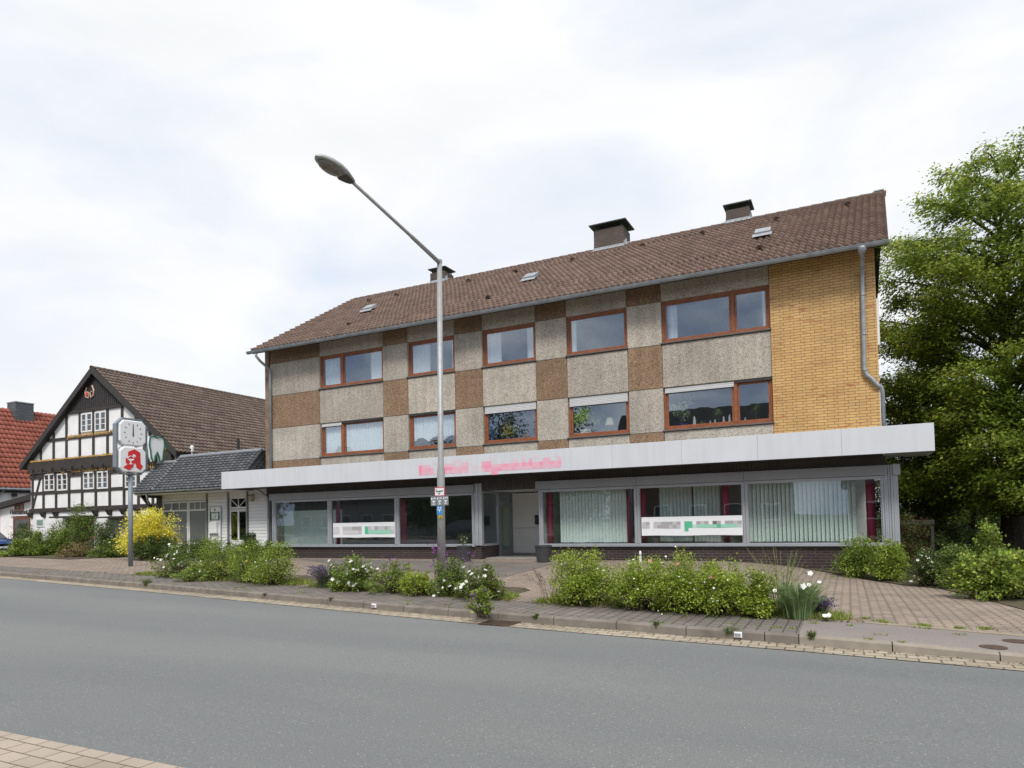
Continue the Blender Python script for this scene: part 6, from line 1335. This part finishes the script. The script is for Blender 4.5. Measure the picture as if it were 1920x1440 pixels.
# --- trees
def tree(name, label, base, H_, crown_w, zlow, n, size, pal, seed, trunk_r=0.3, limbs=46, group=None, droop=0.35, dens=1.0, squash=1.0, flatz=0.28, lean=(0, 0), trunk_h=None, pw=0.75, bot=0.35, pal2=None, mat_=None):
    rg = np.random.default_rng(seed); b = np.array(base, float); t = thing(name, label, 'tree', tuple(b), group)
    tr = MB(); th = trunk_h or H_*0.92
    tp_ = [(b[0]+lean[0]*u_+0.06*math.sin(3*u_+seed), b[1]+lean[1]*u_, b[2]-0.2+th*u_) for u_ in np.linspace(0, 1, 9)]
    tr.tube(tp_, [trunk_r*(1.35 if i == 0 else 1)*(1-0.88*i/8) for i in range(9)], 10)
    cen = []; ax_ = []
    for i in range(limbs):
        u_ = (i+0.5)/limbs; zc_ = zlow+(H_-zlow)*u_; pr = (math.sin(math.pi*min(1, (u_*(1-bot)+bot)))**pw)
        az_ = i*2.39996+rg.uniform(-.4, .4); Lb = crown_w/2*pr*rg.uniform(0.78, 1.12)*(1+0.12*math.sin(2*az_+seed)); hs_ = max(zlow*0.6, zc_-Lb*0.55)
        uu_ = min(1, hs_/th); s0 = np.array([b[0]+lean[0]*uu_, b[1]+lean[1]*uu_, b[2]+hs_])
        d = np.array([math.cos(az_), math.sin(az_)*squash, 0]); tip_z = b[2]+zc_
        pts = []
        for q in np.linspace(0, 1, 7):
            rise = (tip_z-s0[2])*(q**0.7); dr_ = -droop*Lb*0.35*q**3
            pts.append(s0+d*Lb*q+np.array([0, 0, rise+dr_])+rg.normal(0, 0.05, 3)*q)
        tr.tube([tuple(p) for p in pts], [max(0.012, trunk_r*0.30*(1-q*0.95)*(1-0.5*u_)) for q in np.linspace(0, 1, 7)], 5, cap=False)
        nb = max(5, int(9*Lb/2.0))
        for k in range(nb):
            q = rg.uniform(0.22, 1.02); j = min(5, int(q*6)); f_ = q*6-j; p0 = pts[j]*(1-f_)+pts[j+1]*f_
            sgn = rg.choice((-1, 1)); side = np.array([-d[1], d[0], 0])*sgn; sl_ = Lb*0.42*(1.15-q)*rg.uniform(0.5, 1.2)+0.18; dd_ = d*0.5+side*rg.uniform(0.3, 1.0); dd_ /= np.linalg.norm(dd_)
            p1 = p0+dd_*sl_+np.array([0, 0, rg.uniform(-0.1, 0.30)*sl_-droop*sl_*0.3])
            tr.tube([tuple(p0), tuple((p0+p1)/2+np.array([0, 0, 0.05])), tuple(p1)], [0.018, 0.012, 0.005], 3, cap=False)
            for v_ in np.linspace(0.15, 1.0, max(3, int(sl_/0.2))): cen.append(p0+(p1-p0)*v_+rg.normal(0, 0.06, 3)); ax_.append(dd_-np.array([0, 0, droop]))
    tr.build('trunk', M_bark, t)
    cen = np.array(cen); ax_ = np.array(ax_); k = rg.integers(0, len(cen), n)
    P = cen[k]+rg.normal(0, 1, (n, 3))*np.array([0.26, 0.26, flatz*0.5])*dens
    cl = (0.74+0.5*rg.random(len(cen)))[k]
    if pal2 is not None:   # outer and upper leaves coloured lighter and yellower, as if lit
        rad = np.linalg.norm((P-b)[:, :2], axis=1)/(crown_w/2)
        hi = (P[:, 2]-b[2])/H_; lit = rg.random(n) < np.clip((rad-0.45)*0.9+(hi-0.45)*0.7, 0, 0.75)
        c = np.where(lit[:, None], pal_cols(n, pal2, rg), pal_cols(n, pal, rg))*cl[:, None]
        L_ = size*rg.uniform(0.6, 1.3, n); V, F = leaf_quads(P, ax_[k], L_, L_*0.5, rg, 0.5); np_obj('crown', V, F, mat_ or LEAF, t, cols=np.repeat(np.clip(c, 0.004, 1), 4, 0))
    else: foliage('crown', t, P, ax_[k], size, pal, rg, 0.5, 0.5, clump=cl)
    return t
TB = onZ(1888, 1040, -0.3)
tree('hornbeam', 'tall broad green tree at the right edge with outer leaves coloured lighter as if lit', (TB[0]+0.25, TB[1], -0.35), 15.4, 11.2, 2.4, 300000, 0.135, [(0.22, 0.31, 0.042), (0.26, 0.35, 0.05), (0.16, 0.24, 0.035)], 60, trunk_r=0.42, limbs=120, droop=0.30, flatz=0.42, pw=0.42, bot=0.30, trunk_h=11.5, dens=0.72, mat_=leaf_mat('tree leaves', 0.5), pal2=[(0.42, 0.47, 0.075), (0.34, 0.41, 0.06), (0.52, 0.54, 0.11)])
GT = 'small trees in the shade of the tall tree'
P = onY(1830, 1035, 13); tree('garden_tree', 'small forked tree left of the big trunk with bare lower stems', (P[0], 13, -0.4), 6.0, 4.2, 2.4, 11000, 0.10, DG+MG[:1], 61, trunk_r=0.12, limbs=22, group=GT, droop=0.3)
P = onY(1745, 1035, 15); tree('garden_tree', 'dark leafy tree behind the arbour beam', (P[0], 15, -0.4), 7.6, 5.6, 0.6, 34000, 0.12, DG, 62, trunk_r=0.16, limbs=40, group=GT)
P = onY(1700, 1035, 12); tree('garden_tree', 'mid green tree half hidden behind the shop corner', (P[0], 12, -0.4), 6.2, 4.0, 0.4, 24000, 0.11, MG+DG[:2], 63, trunk_r=0.13, limbs=34, group=GT)
P = onY(1880, 1030, 24); tree('garden_tree', 'thin tree seen through the gap beside the big trunk', (P[0]+1.5, 24, -0.4), 5.6, 5.4, 0.8, 12000, 0.15, MG, 64, trunk_r=0.12, limbs=26, group=GT)
P = onY(1790, 1030, 26); tree('garden_tree', 'far bushy tree between the arbour and the big trunk', (P[0], 26, -0.4), 4.6, 6.5, 0.3, 14000, 0.16, MG+DG, 65, trunk_r=0.12, limbs=30, group=GT)
P = onY(1722, 1000, 10); shrub('garden_bush', 'rounded olive green bush on top of the arbour beam', 'bush', (P[0], 10.0, -0.3), 2.6, 1.6, 2.35, 9000, 0.06, [(0.12, 0.14, 0.035), (0.09, 0.11, 0.03)], 66, group=GR, low=0.4)

# --- left garden in front of the timbered house
GL = 'plants in the front garden of the timbered house'
def ls(name, label, px, py, w_, h_, n, size, pal, seed, cat='bush', dy=0.6, **k):
    P, W_, H_ = place(px, py, w_, h_); return shrub(name, label, cat, (P[0], P[1]+dy, P[2]-0.03), W_, min(W_, 2.2), H_, n, size, pal, seed, group=GL, **k)
go = [gat(*q) for q in ((-20, 1043), (5, 1044), (60, 1046), (130, 1049), (200, 1045), (250, 1040), (300, 1032), (330, 1022))]; P0 = MB()
V = [(p[0], p[1], float(p[2])+0.02) for p in go]; V2 = [(p[0]-(0.6 if p[0] < -30 else 0), 2.6 if p[0] < -31 else -0.3, 0.05) for p in go]; P0.add(V+V2, [(i, i+1, len(V)+i+1, len(V)+i) for i in range(len(V)-1)]); o = P0.build('garden_soil', M_soil); o['kind'] = 'structure'
def lp(name, label, px, Y, ytop, w_, n, size, pal, seed, cat='bush', **k):
    P = onY(px, 1000, Y); z = float(h(P[0], Y)); d = depth(P); W_ = w_*d/FPX; H_ = float(onY(px, ytop, Y)[2])-z
    return shrub(name, label, cat, (P[0], Y, z-0.03), W_*1.12, min(W_, 2.2), H_*0.95, int(n*1.4), size, pal, seed, group=GL, **k)
lp('garden_bush', 'low bright green plant at the left edge beside the blue car', 45, -0.9, 1012, 95, 5200, 0.09, MG+YG[:2], 70)
lp('garden_bush', 'grey green bush behind the low plant near the blue car', 55, 0.6, 992, 90, 4600, 0.08, GG+MG, 71, fl=[('small', 14)])
lp('garden_bush', 'dark conifer like bush in front of the brown door', 38, 2.6, 980, 50, 3400, 0.08, DG, 72, lean=(0.2, 0))
lp('garden_bush', 'leafy green bush below the small greenish window', 98, 0.2, 992, 80, 5600, 0.09, MG+YG[1:2], 73)
lp('climbing_rose', 'tall climbing rose with dark red blooms in front of the timbered house', 155, 1.0, 946, 72, 5600, 0.075, MG+DG[:1], 74, cat='climbing rose', fl=[('red', 4)])
lp('garden_bush', 'pale reddish grass like bush at the front of the garden', 150, -1.0, 1018, 90, 3600, 0.08, [(0.27, 0.23, 0.09), (0.20, 0.20, 0.07), (0.28, 0.19, 0.11)], 75)
lp('rose_bush', 'round rose bush with pink and white blooms left of the yellow shrub', 203, 0.4, 976, 60, 4800, 0.075, DG+MG[:1], 76, cat='rose bush', fl=[('pink', 16), ('small', 16)])
lp('garden_bush', 'mid green undergrowth in front of the round rose bush', 210, -0.8, 1012, 90, 5200, 0.08, MG+DG[:1], 77)
lp('golden_shrub', 'bright golden yellow shrub in front of the dentist windows', 284, -1.7, 960, 112, 10500, 0.085, GOLD, 78, cat='shrub', low=0.42, sprouts=12, loose=0.10)
lp('garden_bush', 'dark green low hedge bush under the golden shrub', 285, -2.3, 1006, 130, 8500, 0.07, DG+MG[:1], 79)
lp('garden_bush', 'dark low bush below the dentist entrance door', 465, -1.9, 1012, 100, 7500, 0.06, DG+MG[:1], 80)
lp('garden_bush', 'low green bush left of the dentist entrance door', 380, -2.1, 1012, 110, 7500, 0.06, DG+MG, 81)
lp('garden_bush', 'straggly green bush between climbing rose and grey green bush', 120, 1.2, 976, 60, 3400, 0.08, MG, 82, fl=[('small', 10)])
P = onY(50, 1030, -0.2); P[2] = float(h(P[0], -0.2)); t = thing('garden_ornament', 'small white and amber garden ornament among the plants near the blue car', 'ornament', (P[0], P[1], P[2])); MB().tube([tuple(P), (P[0], P[1], P[2]+0.55)], 0.02, 6).build('stick', M_dark, t); MB().lathe([(0.05, 0.5), (0.14, 0.6), (0.14, 0.8), (0.04, 0.92)], P, 10).build('globe', mat('amber white', (0.6, 0.45, 0.3), 0.3, var=0.3, scale=3), t)

# --- pots
def pot(label, cx, cy, cz, r, hh, grp='dark plant pots'):
    t = thing('plant_pot', label, 'plant pot', (cx, cy, cz), grp)
    MB().lathe([(r*0.72, 0), (r*0.78, 0.02), (r*0.98, hh-0.06), (r*1.04, hh-0.055), (r*1.04, hh), (r*0.95, hh), (r*0.9, hh-0.08)], (cx, cy, cz), 28).build('pot', M_pot, t, smooth=False)
    MB().lathe([(r*0.9, hh-0.10), (0.01, hh-0.07)], (cx, cy, cz), 20).build('soil', M_soil, t); return t
P = gat(1019, 1054); pot('empty conical dark pot right of the shop entrance', P[0], P[1], float(P[2]), 0.27, 0.54)
P = gat(871, 1053); pot('conical dark pot with a few thin stems left of the shop entrance', P[0], P[1], float(P[2]), 0.25, 0.53); spikes('pot_plant', 'thin flowering stems growing in the left dark pot', 'plant', (P[0], P[1], float(P[2])+0.46), 0.5, 0.5, 30, (0.10, 0.14, 0.05), (0.12, 0.14, 0.05), 90, headf=0.2, arch=0.1, blade=0.008, fl=[('small', 5)])
P = onY(469, 1012, -0.75); P[2] = 0.02; pot('round dark tub with a conifer beside the dentist door', P[0], -0.75, 0.0, 0.30, 0.42)
shrub('dwarf_conifer', 'bushy dwarf conifer growing in the round tub by the dentist door', 'conifer', (P[0], -0.75, 0.38), 0.75, 0.65, 0.62, 3200, 0.06, DG, 91, stems=8)

# --- things on the window boards
def win_item(k, frac): a, b = WIN[k]; return a+(b-a)*frac
ZW = LB+0.072; YW = 0.36
def small_pot(label, x, r, hh, m, plant=None, nm='potted_plant', **kw):
    t = thing(nm, label, 'potted plant', (x, YW, ZW), 'plants on the first floor window boards'); MB().lathe([(r*0.75, 0), (r, hh-0.02), (r*1.05, hh), (r*0.9, hh), (r*0.85, hh-0.02)], (x, YW, ZW), 16).build('pot', m, t)
    w_, hh2, n, pal_, sz, sd_, asp = plant; rg = np.random.default_rng(sd_)
    st = MB(); cen = []
    for i in range(18):
        a_ = rg.uniform(0, 6.28); u_ = rg.uniform(0.35, 1); p = np.array([x+math.cos(a_)*w_/2*rg.uniform(.2, 1), YW+math.sin(a_)*w_/4, ZW+hh+hh2*u_]); st.tube([(x, YW, ZW+hh-0.03), (x+(p[0]-x)*0.3, YW, ZW+hh+hh2*u_*0.5), tuple(p)], [0.008, 0.006, 0.003], 4, cap=False); cen.append(p)
    st.build('stems', M_stem, t); cen = np.array(cen); kk = rg.integers(0, 18, n); foliage('leaves', t, cen[kk]+rg.normal(0, w_*0.11, (n, 3))*np.array([1, .6, 1]), rg.normal(0, 1, (n, 3))*0.5+np.array([0, 0, -0.2]), sz, pal_, rg, asp, 0.2); return t
small_pot('leafy houseplant in a white bowl behind the partly shuttered window', win_item('D', 0.22), 0.19, 0.20, M_white, (0.85, 0.72, 1500, [(0.34, 0.48, 0.14), (0.24, 0.36, 0.10)], 0.07, 11, 0.6))
small_pot('pale variegated tree in a blue pot behind the wide first floor window', win_item('E', 0.15), 0.16, 0.13, mat('blue glaze', (0.03, 0.06, 0.25), 0.2), (0.6, 0.78, 900, [(0.55, 0.62, 0.45), (0.35, 0.42, 0.25)], 0.07, 12, 0.5))
def palm(label, x, hh, r, seed, z0=ZW):
    t = thing('potted_palm', label, 'palm', (x, YW, z0), 'plants on the first floor window boards'); MB().lathe([(0.06, 0), (0.08, 0.10), (0.07, 0.10)], (x, YW, z0), 10).build('pot', M_pot, t)
    MB().tube([(x, YW, z0+0.08), (x, YW, z0+hh)], 0.014, 6).build('stem', M_stem, t); rg = np.random.default_rng(seed); V = []; F = []; Cc = []
    for i in range(34):
        a_ = rg.uniform(0, 6.28); e_ = rg.uniform(-0.3, 1.2); L_ = r*rg.uniform(.7, 1.1); sd_ = np.array([-math.sin(a_), math.cos(a_), 0])
        for j in range(4):
            u_ = j/3; p = np.array([x+math.cos(a_)*L_*u_*math.cos(e_*(1-u_*0.6)), YW+math.sin(a_)*L_*u_*0.7, z0+hh+L_*math.sin(e_)*u_-L_*0.5*u_*u_]); V += [p-sd_*0.012*(1-u_), p+sd_*0.012*(1-u_)]; Cc += [(0.34, 0.50, 0.20)]*2
            if j: o_ = len(V)-4; F.append((o_, o_+1, o_+3, o_+2))
    np_obj('fronds', V, F, BLADE, t, cols=Cc); return t
palm('small palm right of the middle of the wide first floor window', win_item('E', 0.50), 0.42, 0.26, 5); palm('low palm in the middle of the wide first floor window', win_item('E', 0.34), 0.10, 0.2, 6); palm('tall thin palm behind the narrow right pane', win_item('E', 0.84), 0.45, 0.28, 7)
def figurine(label, x, hh, r, m, grp='ornaments on the wide window board', nm='ornament', cat='ornament'):
    t = thing(nm, label, cat, (x, YW, ZW), grp); MB().lathe([(r, 0), (r*0.7, hh*0.75), (r*0.85, hh*0.77), (r*0.5, hh*0.82), (r*0.5, hh*0.93), (0.005, hh)], (x, YW, ZW), 12).build('tower', m, t); MB().lathe([(r*1.1, 0), (r*1.1, 0.02)], (x, YW, ZW-0.0), 12).build('base', M_dark, t)
M_stripe = mat('striped glaze', (0.75, 0.72, 0.7), 0.3, var=0.02)
for i, (fr_, hh, r, lab) in enumerate(((0.27, 0.34, 0.055, 'pair like white glass cylinder beside the blue pot'), (0.42, 0.16, 0.03, 'tiny lighthouse figurine left of the palm'), (0.465, 0.19, 0.035, 'small striped lighthouse figurine touching the palm'), (0.545, 0.26, 0.04, 'striped lighthouse figurine right of the palm'), (0.60, 0.30, 0.045, 'slim white lighthouse figurine at the right of the wide pane'), (0.74, 0.17, 0.03, 'small white figurine at the left of the narrow pane'), (0.955, 0.26, 0.03, 'white candle figurine at the right edge of the narrow pane'))): figurine(lab, win_item('E', fr_), hh, r, M_stripe)
x = win_item('D', 0.63); t = thing('table_lamp', 'small table lamp with a beige shade behind the partly shuttered window', 'lamp', (x, YW, ZW)); MB().lathe([(0.08, 0), (0.02, 0.03), (0.012, 0.3), (0.012, 0.33)], (x, YW, ZW), 12).build('stand', M_dark, t); MB().lathe([(0.15, 0.28), (0.09, 0.52), (0.085, 0.52), (0.14, 0.285)], (x, YW, ZW), 18).build('lamp_shade', mat('beige shade', (0.5, 0.46, 0.34), 0.8), t)
small_pot('yellow flowering plant behind the window with blue curtain', win_item('C', 0.42), 0.10, 0.12, M_pot, (0.62, 0.42, 500, [(0.62, 0.48, 0.10), (0.25, 0.25, 0.05)], 0.06, 14, 0.6))
x = win_item('C', 0.73); t = thing('clay_pot', 'small terracotta pot right of the yellow flowers', 'pot', (x, YW, ZW)); MB().lathe([(0.06, 0), (0.09, 0.14), (0.10, 0.14), (0.10, 0.19), (0.08, 0.19)], (x, YW, ZW), 14).build('pot', mat('terracotta', (0.35, 0.12, 0.06), 0.8), t); MB().lathe([(0.085, 0.17), (0.005, 0.18)], (x, YW, ZW), 12).build('soil', M_soil, t)
for i, fr_ in enumerate((0.18, 0.45, 0.66, 0.88)):
    small_pot(['dark leaved orchid at the left of the lace valance window', 'dark red orchid left of centre in the lace valance window', 'dark red orchid right of centre in the lace valance window', 'white orchid at the right of the lace valance window'][i], win_item('B', fr_), 0.07, 0.09, M_pot, (0.42, 0.26, 260, [(0.06, 0.03, 0.03), (0.05, 0.06, 0.03), (0.14, 0.03, 0.05)] if i < 3 else [(0.7, 0.7, 0.7), (0.1, 0.12, 0.05)], 0.06, 20+i, 0.7))

# --- street details
GK = 'white reflectors let into the kerb'
for px, py, lab in ((721, 1139, 'white reflector in the kerb left of the drain'), (1389, 1189, 'white reflector in the kerb beside the wide grass tuft')):
    P = onZ(px, py, float(zr(0))+0.05); X = P[0]; y = float(YC(X)); z = float(zr(X)); t = thing('kerb_reflector', lab, 'reflector', (X, y, z), GK)
    MB().cbox(X-0.05, X+0.05, y-0.025, y+0.01, z+0.035, z+0.11, 0.012).build('housing', M_face, t); MB().box(X-0.035, X+0.035, y-0.029, y-0.026, z+0.055, z+0.095).build('lens', M_lead, t)
P = onZ(948, 1166, float(zr(-5))); X = P[0]; y = float(YC(X)); z = float(zr(X))+0.009
t = thing('drain_grate', 'rusty iron drain grate in the gutter by the kerb weed', 'drain grate', (X, y-0.25, z)); f = MB(); f.box(X-0.27, X+0.27, y-0.43, y-0.40, z, z+0.012); f.box(X-0.27, X+0.27, y-0.06, y-0.03, z, z+0.012); f.box(X-0.27, X-0.24, y-0.40, y-0.06, z, z+0.012); f.box(X+0.24, X+0.27, y-0.40, y-0.06, z, z+0.012)
M_rust = mat('rusty iron', (0.075, 0.045, 0.03), 0.8, var=0.3, scale=12); f.build('frame', M_rust, t); f = MB(); [f.box(X-0.235+i*0.06, X-0.205+i*0.06, y-0.399, y-0.061, z+0.001, z+0.010) for i in range(8)]; f.build('bars', M_rust, t); MB().box(X-0.24, X+0.24, y-0.4, y-0.06, z-0.02, z-0.002+0.0).build('pit', M_dark, t)
for px, py, lab in ((1862, 1214.5, 'round iron cover nearer the kerb on the asphalt pavement'), (1905, 1202, 'round iron cover farther from the kerb on the asphalt pavement')):
    Z = -0.13; P = onZ(px, py, float(hk(1.5))); z = float(hk(P[0])); t = thing('manhole_cover', lab, 'manhole cover', (P[0], P[1], z), 'round iron covers in the pavement')
    MB().lathe([(0.135, 0.0), (0.135, 0.008), (0.12, 0.008)], (P[0], P[1], z), 28).build('rim', M_rust, t); MB().lathe([(0.118, 0.001), (0.118, 0.007)], (P[0], P[1], z), 28).build('lid', M_rust, t)
P = gat(1201, 1058); t = thing('marker_post', 'small white marker post with a blue spot by the brick plinth', 'post', tuple(P)); zt_ = float(onY(1201, 1033, P[1])[2])
MB().lathe([(0.035, 0), (0.035, zt_-P[2]-0.04), (0.02, zt_-P[2])], P, 12).build('post', M_face, t); MB().tube([(P[0], P[1]-0.034, zt_-0.12), (P[0], P[1]-0.038, zt_-0.12)], 0.022, 10).build('badge', mat('blue badge', (0.03, 0.08, 0.3), 0.4), t)
MB().add([tuple(p+np.array([0, 0, 0.012])) for p in dp[:1]+[dp[1], dp[2], dp[3], dp[4], dp[5]]], [(5, 4, 3, 2, 1, 0)]) if False else None

# --- blue car at the left edge and opposite side of the street
M_paint = mat('blue car paint', (0.02, 0.06, 0.20), 0.15, var=0.05, spec=0.9); M_tyre = mat('tyre', (0.012, 0.012, 0.013), 0.8); M_rim = mat('alloy', (0.4, 0.41, 0.42), 0.3, metal=0.6)
G_car = mat('car glass', (0.02, 0.025, 0.03), 0.04, spec=1.0)
def car(label, loc, rot, paint, grp=None):
    t = thing('parked_car', label, 'car', (0, 0, 0), grp); Lc, Wc = 4.2, 1.74
    sec = [(-2.1, .45, .70, .70), (-2.06, .38, .88, .74), (-1.6, .22, .98, .82), (-1.0, .2, 1.0, .86), (-.3, .2, .98, .87), (.5, .2, .96, .87), (1.2, .2, .9, .86), (1.8, .24, .80, .80), (2.08, .36, .66, .70), (2.12, .42, .58, .62)]
    V = []; F = []; K = 8
    for x, zb, zt, hw in sec: V += [(x, -hw*0.93, zb), (x, -hw, zb+0.18), (x, -hw, zt-0.16), (x, -hw*0.86, zt), (x, hw*0.86, zt), (x, hw, zt-0.16), (x, hw, zb+0.18), (x, hw*0.93, zb)]
    for i in range(len(sec)-1):
        for k in range(K): F.append((i*K+k, i*K+(k+1) % K, (i+1)*K+(k+1) % K, (i+1)*K+k))
    F += [tuple(range(K))[::-1], tuple((len(sec)-1)*K+k for k in range(K))]; MB().add(V, F).build('body', paint, t, smooth=True)
    cab = [(-1.95, .93, .95, .72), (-1.55, .95, 1.30, .66), (-.9, .95, 1.44, .62), (.1, .95, 1.43, .62), (.55, .92, 1.25, .66), (1.1, .88, .92, .72)]; V = []; F = []
    for x, zb, zt, hw in cab: V += [(x, -.76, zb), (x, -hw, zt), (x, hw, zt), (x, .76, zb)]
    for i in range(len(cab)-1):
        for k in range(3): F.append((i*4+k, i*4+k+1, (i+1)*4+k+1, (i+1)*4+k))
    MB().add(V, F+[(3, 2, 1, 0), (20, 21, 22, 23)]).build('glasshouse', G_car, t)
    MB().add([(-1.5, -.64, 1.335), (.08, -.60, 1.455), (.08, .60, 1.455), (-1.5, .64, 1.335), (-1.0, -.62, 1.46), (-1.0, .62, 1.46)], [(0, 1, 4), (1, 2, 5, 4), (2, 3, 5), (0, 4, 5, 3)]).build('roof', paint, t)
    for X in (-1.3, 1.32):
        for s_ in (-1, 1):
            wv = MB(); wv.tube([(X, s_*0.72, .31), (X, s_*0.885, .31)], .31, 20); W_ = wv.build('wheel', M_tyre, t); MB().tube([(X, s_*0.80, .31), (X, s_*0.895, .31)], .20, 12).build('rim', M_rim, W_)
    for s_ in (-1, 1):
        MB().cbox(2.0, 2.14, s_*0.55-0.13, s_*0.55+0.13, .56, .70, 0.02).build('headlight', M_face, t); MB().cbox(-2.14, -2.02, s_*0.6-0.10, s_*0.6+0.10, .66, .84, 0.02).build('tail_light', M_red, t)
    MB().box(2.1, 2.15, -0.25, 0.25, .36, .47).build('number_plate', M_face, t); MB().box(-2.15, -2.09, -0.25, 0.25, .5, .61).build('number_plate', M_face, t)
    t.location = loc; t.rotation_euler = (0, 0, rot); return t
P = gat(5.5, 1042); car('dark blue car just entering the left edge of the picture', (P[0]-3.75, P[1]+0.85, float(P[2])), 0.0, M_paint)
car('silver blue car on the opposite side, mirrored in the shop windows', (-36.5, -25.5, 0.0), 0.0, mat('silver blue paint', (0.25, 0.32, 0.42), 0.25, metal=0.4), 'cars across the street')
car('dark car on the opposite side, mirrored in the shop windows', (-27.5, -25.8, 0.0), 3.14, mat('black paint', (0.02, 0.02, 0.025), 0.2, spec=0.9), 'cars across the street')
# houses and trees across the street: only seen as reflections
def opp_house(label, x0, x1, y1, ze, zrg, wallm, roofm, seed):
    y0 = y1-9; t = thing('opposite_house', label, 'house', ((x0+x1)/2, y1, 0), 'houses across the street'); MB().box(x0, x1, y0, y1, -0.3, ze).build('wall', wallm, t)
    MB().prismX([(y1+0.5, ze-0.1), ((y0+y1)/2, zrg), (y0-0.5, ze-0.1)], x0-0.4, x1+0.4).build('roof', roofm, t); x = x0+1
    while x < x1-1.6:
        for z in (0.9, 3.7):
            if z+1.3 < ze: wv = MB().cbox(x, x+1.3, y1-0.02, y1+0.04, z, z+1.3).build('window', M_white, t); MB().box(x+0.1, x+1.2, y1+0.041, y1+0.05, z+0.1, z+1.2).build('pane', G_car, wv)
        x += 2.6
M_oppb = mat('red brown brickwork', (0.12, 0.06, 0.045), 0.9, var=0.25); M_oppr = mat('dark roof', (0.03, 0.025, 0.025), 0.9)
opp_house('dark brick house with tiled roof across the street', -17, -4, -31, 5.0, 10.2, M_oppb, M_oppr, 1)
opp_house('long rendered house across the street', -52, -34, -33, 3.6, 7.2, mat('grey render', (0.25, 0.25, 0.24), 0.9), M_oppr, 2)
opp_house('low brick house across the street at the right', 0, 14, -33, 3.4, 6.8, M_oppb, M_oppr, 3)
GO = 'trees across the street'
for i, (x, y, H_, w_) in enumerate(((-20.5, -30, 10.5, 8), (-27, -31, 11.5, 9), (-31.5, -29, 8, 6), (-57, -30, 9, 8))):
    tree('street_tree', ['round tree beside the dark brick house across the street', 'tallest tree across the street between the houses', 'smaller tree across the street beside the grey house', 'tree at the far end across the street'][i], (x, y, -0.1), H_, w_, 1.8, 14000, 0.32, DG+MG[:1], 100+i, trunk_r=0.25, limbs=34, group=GO, dens=1.5, flatz=0.6)
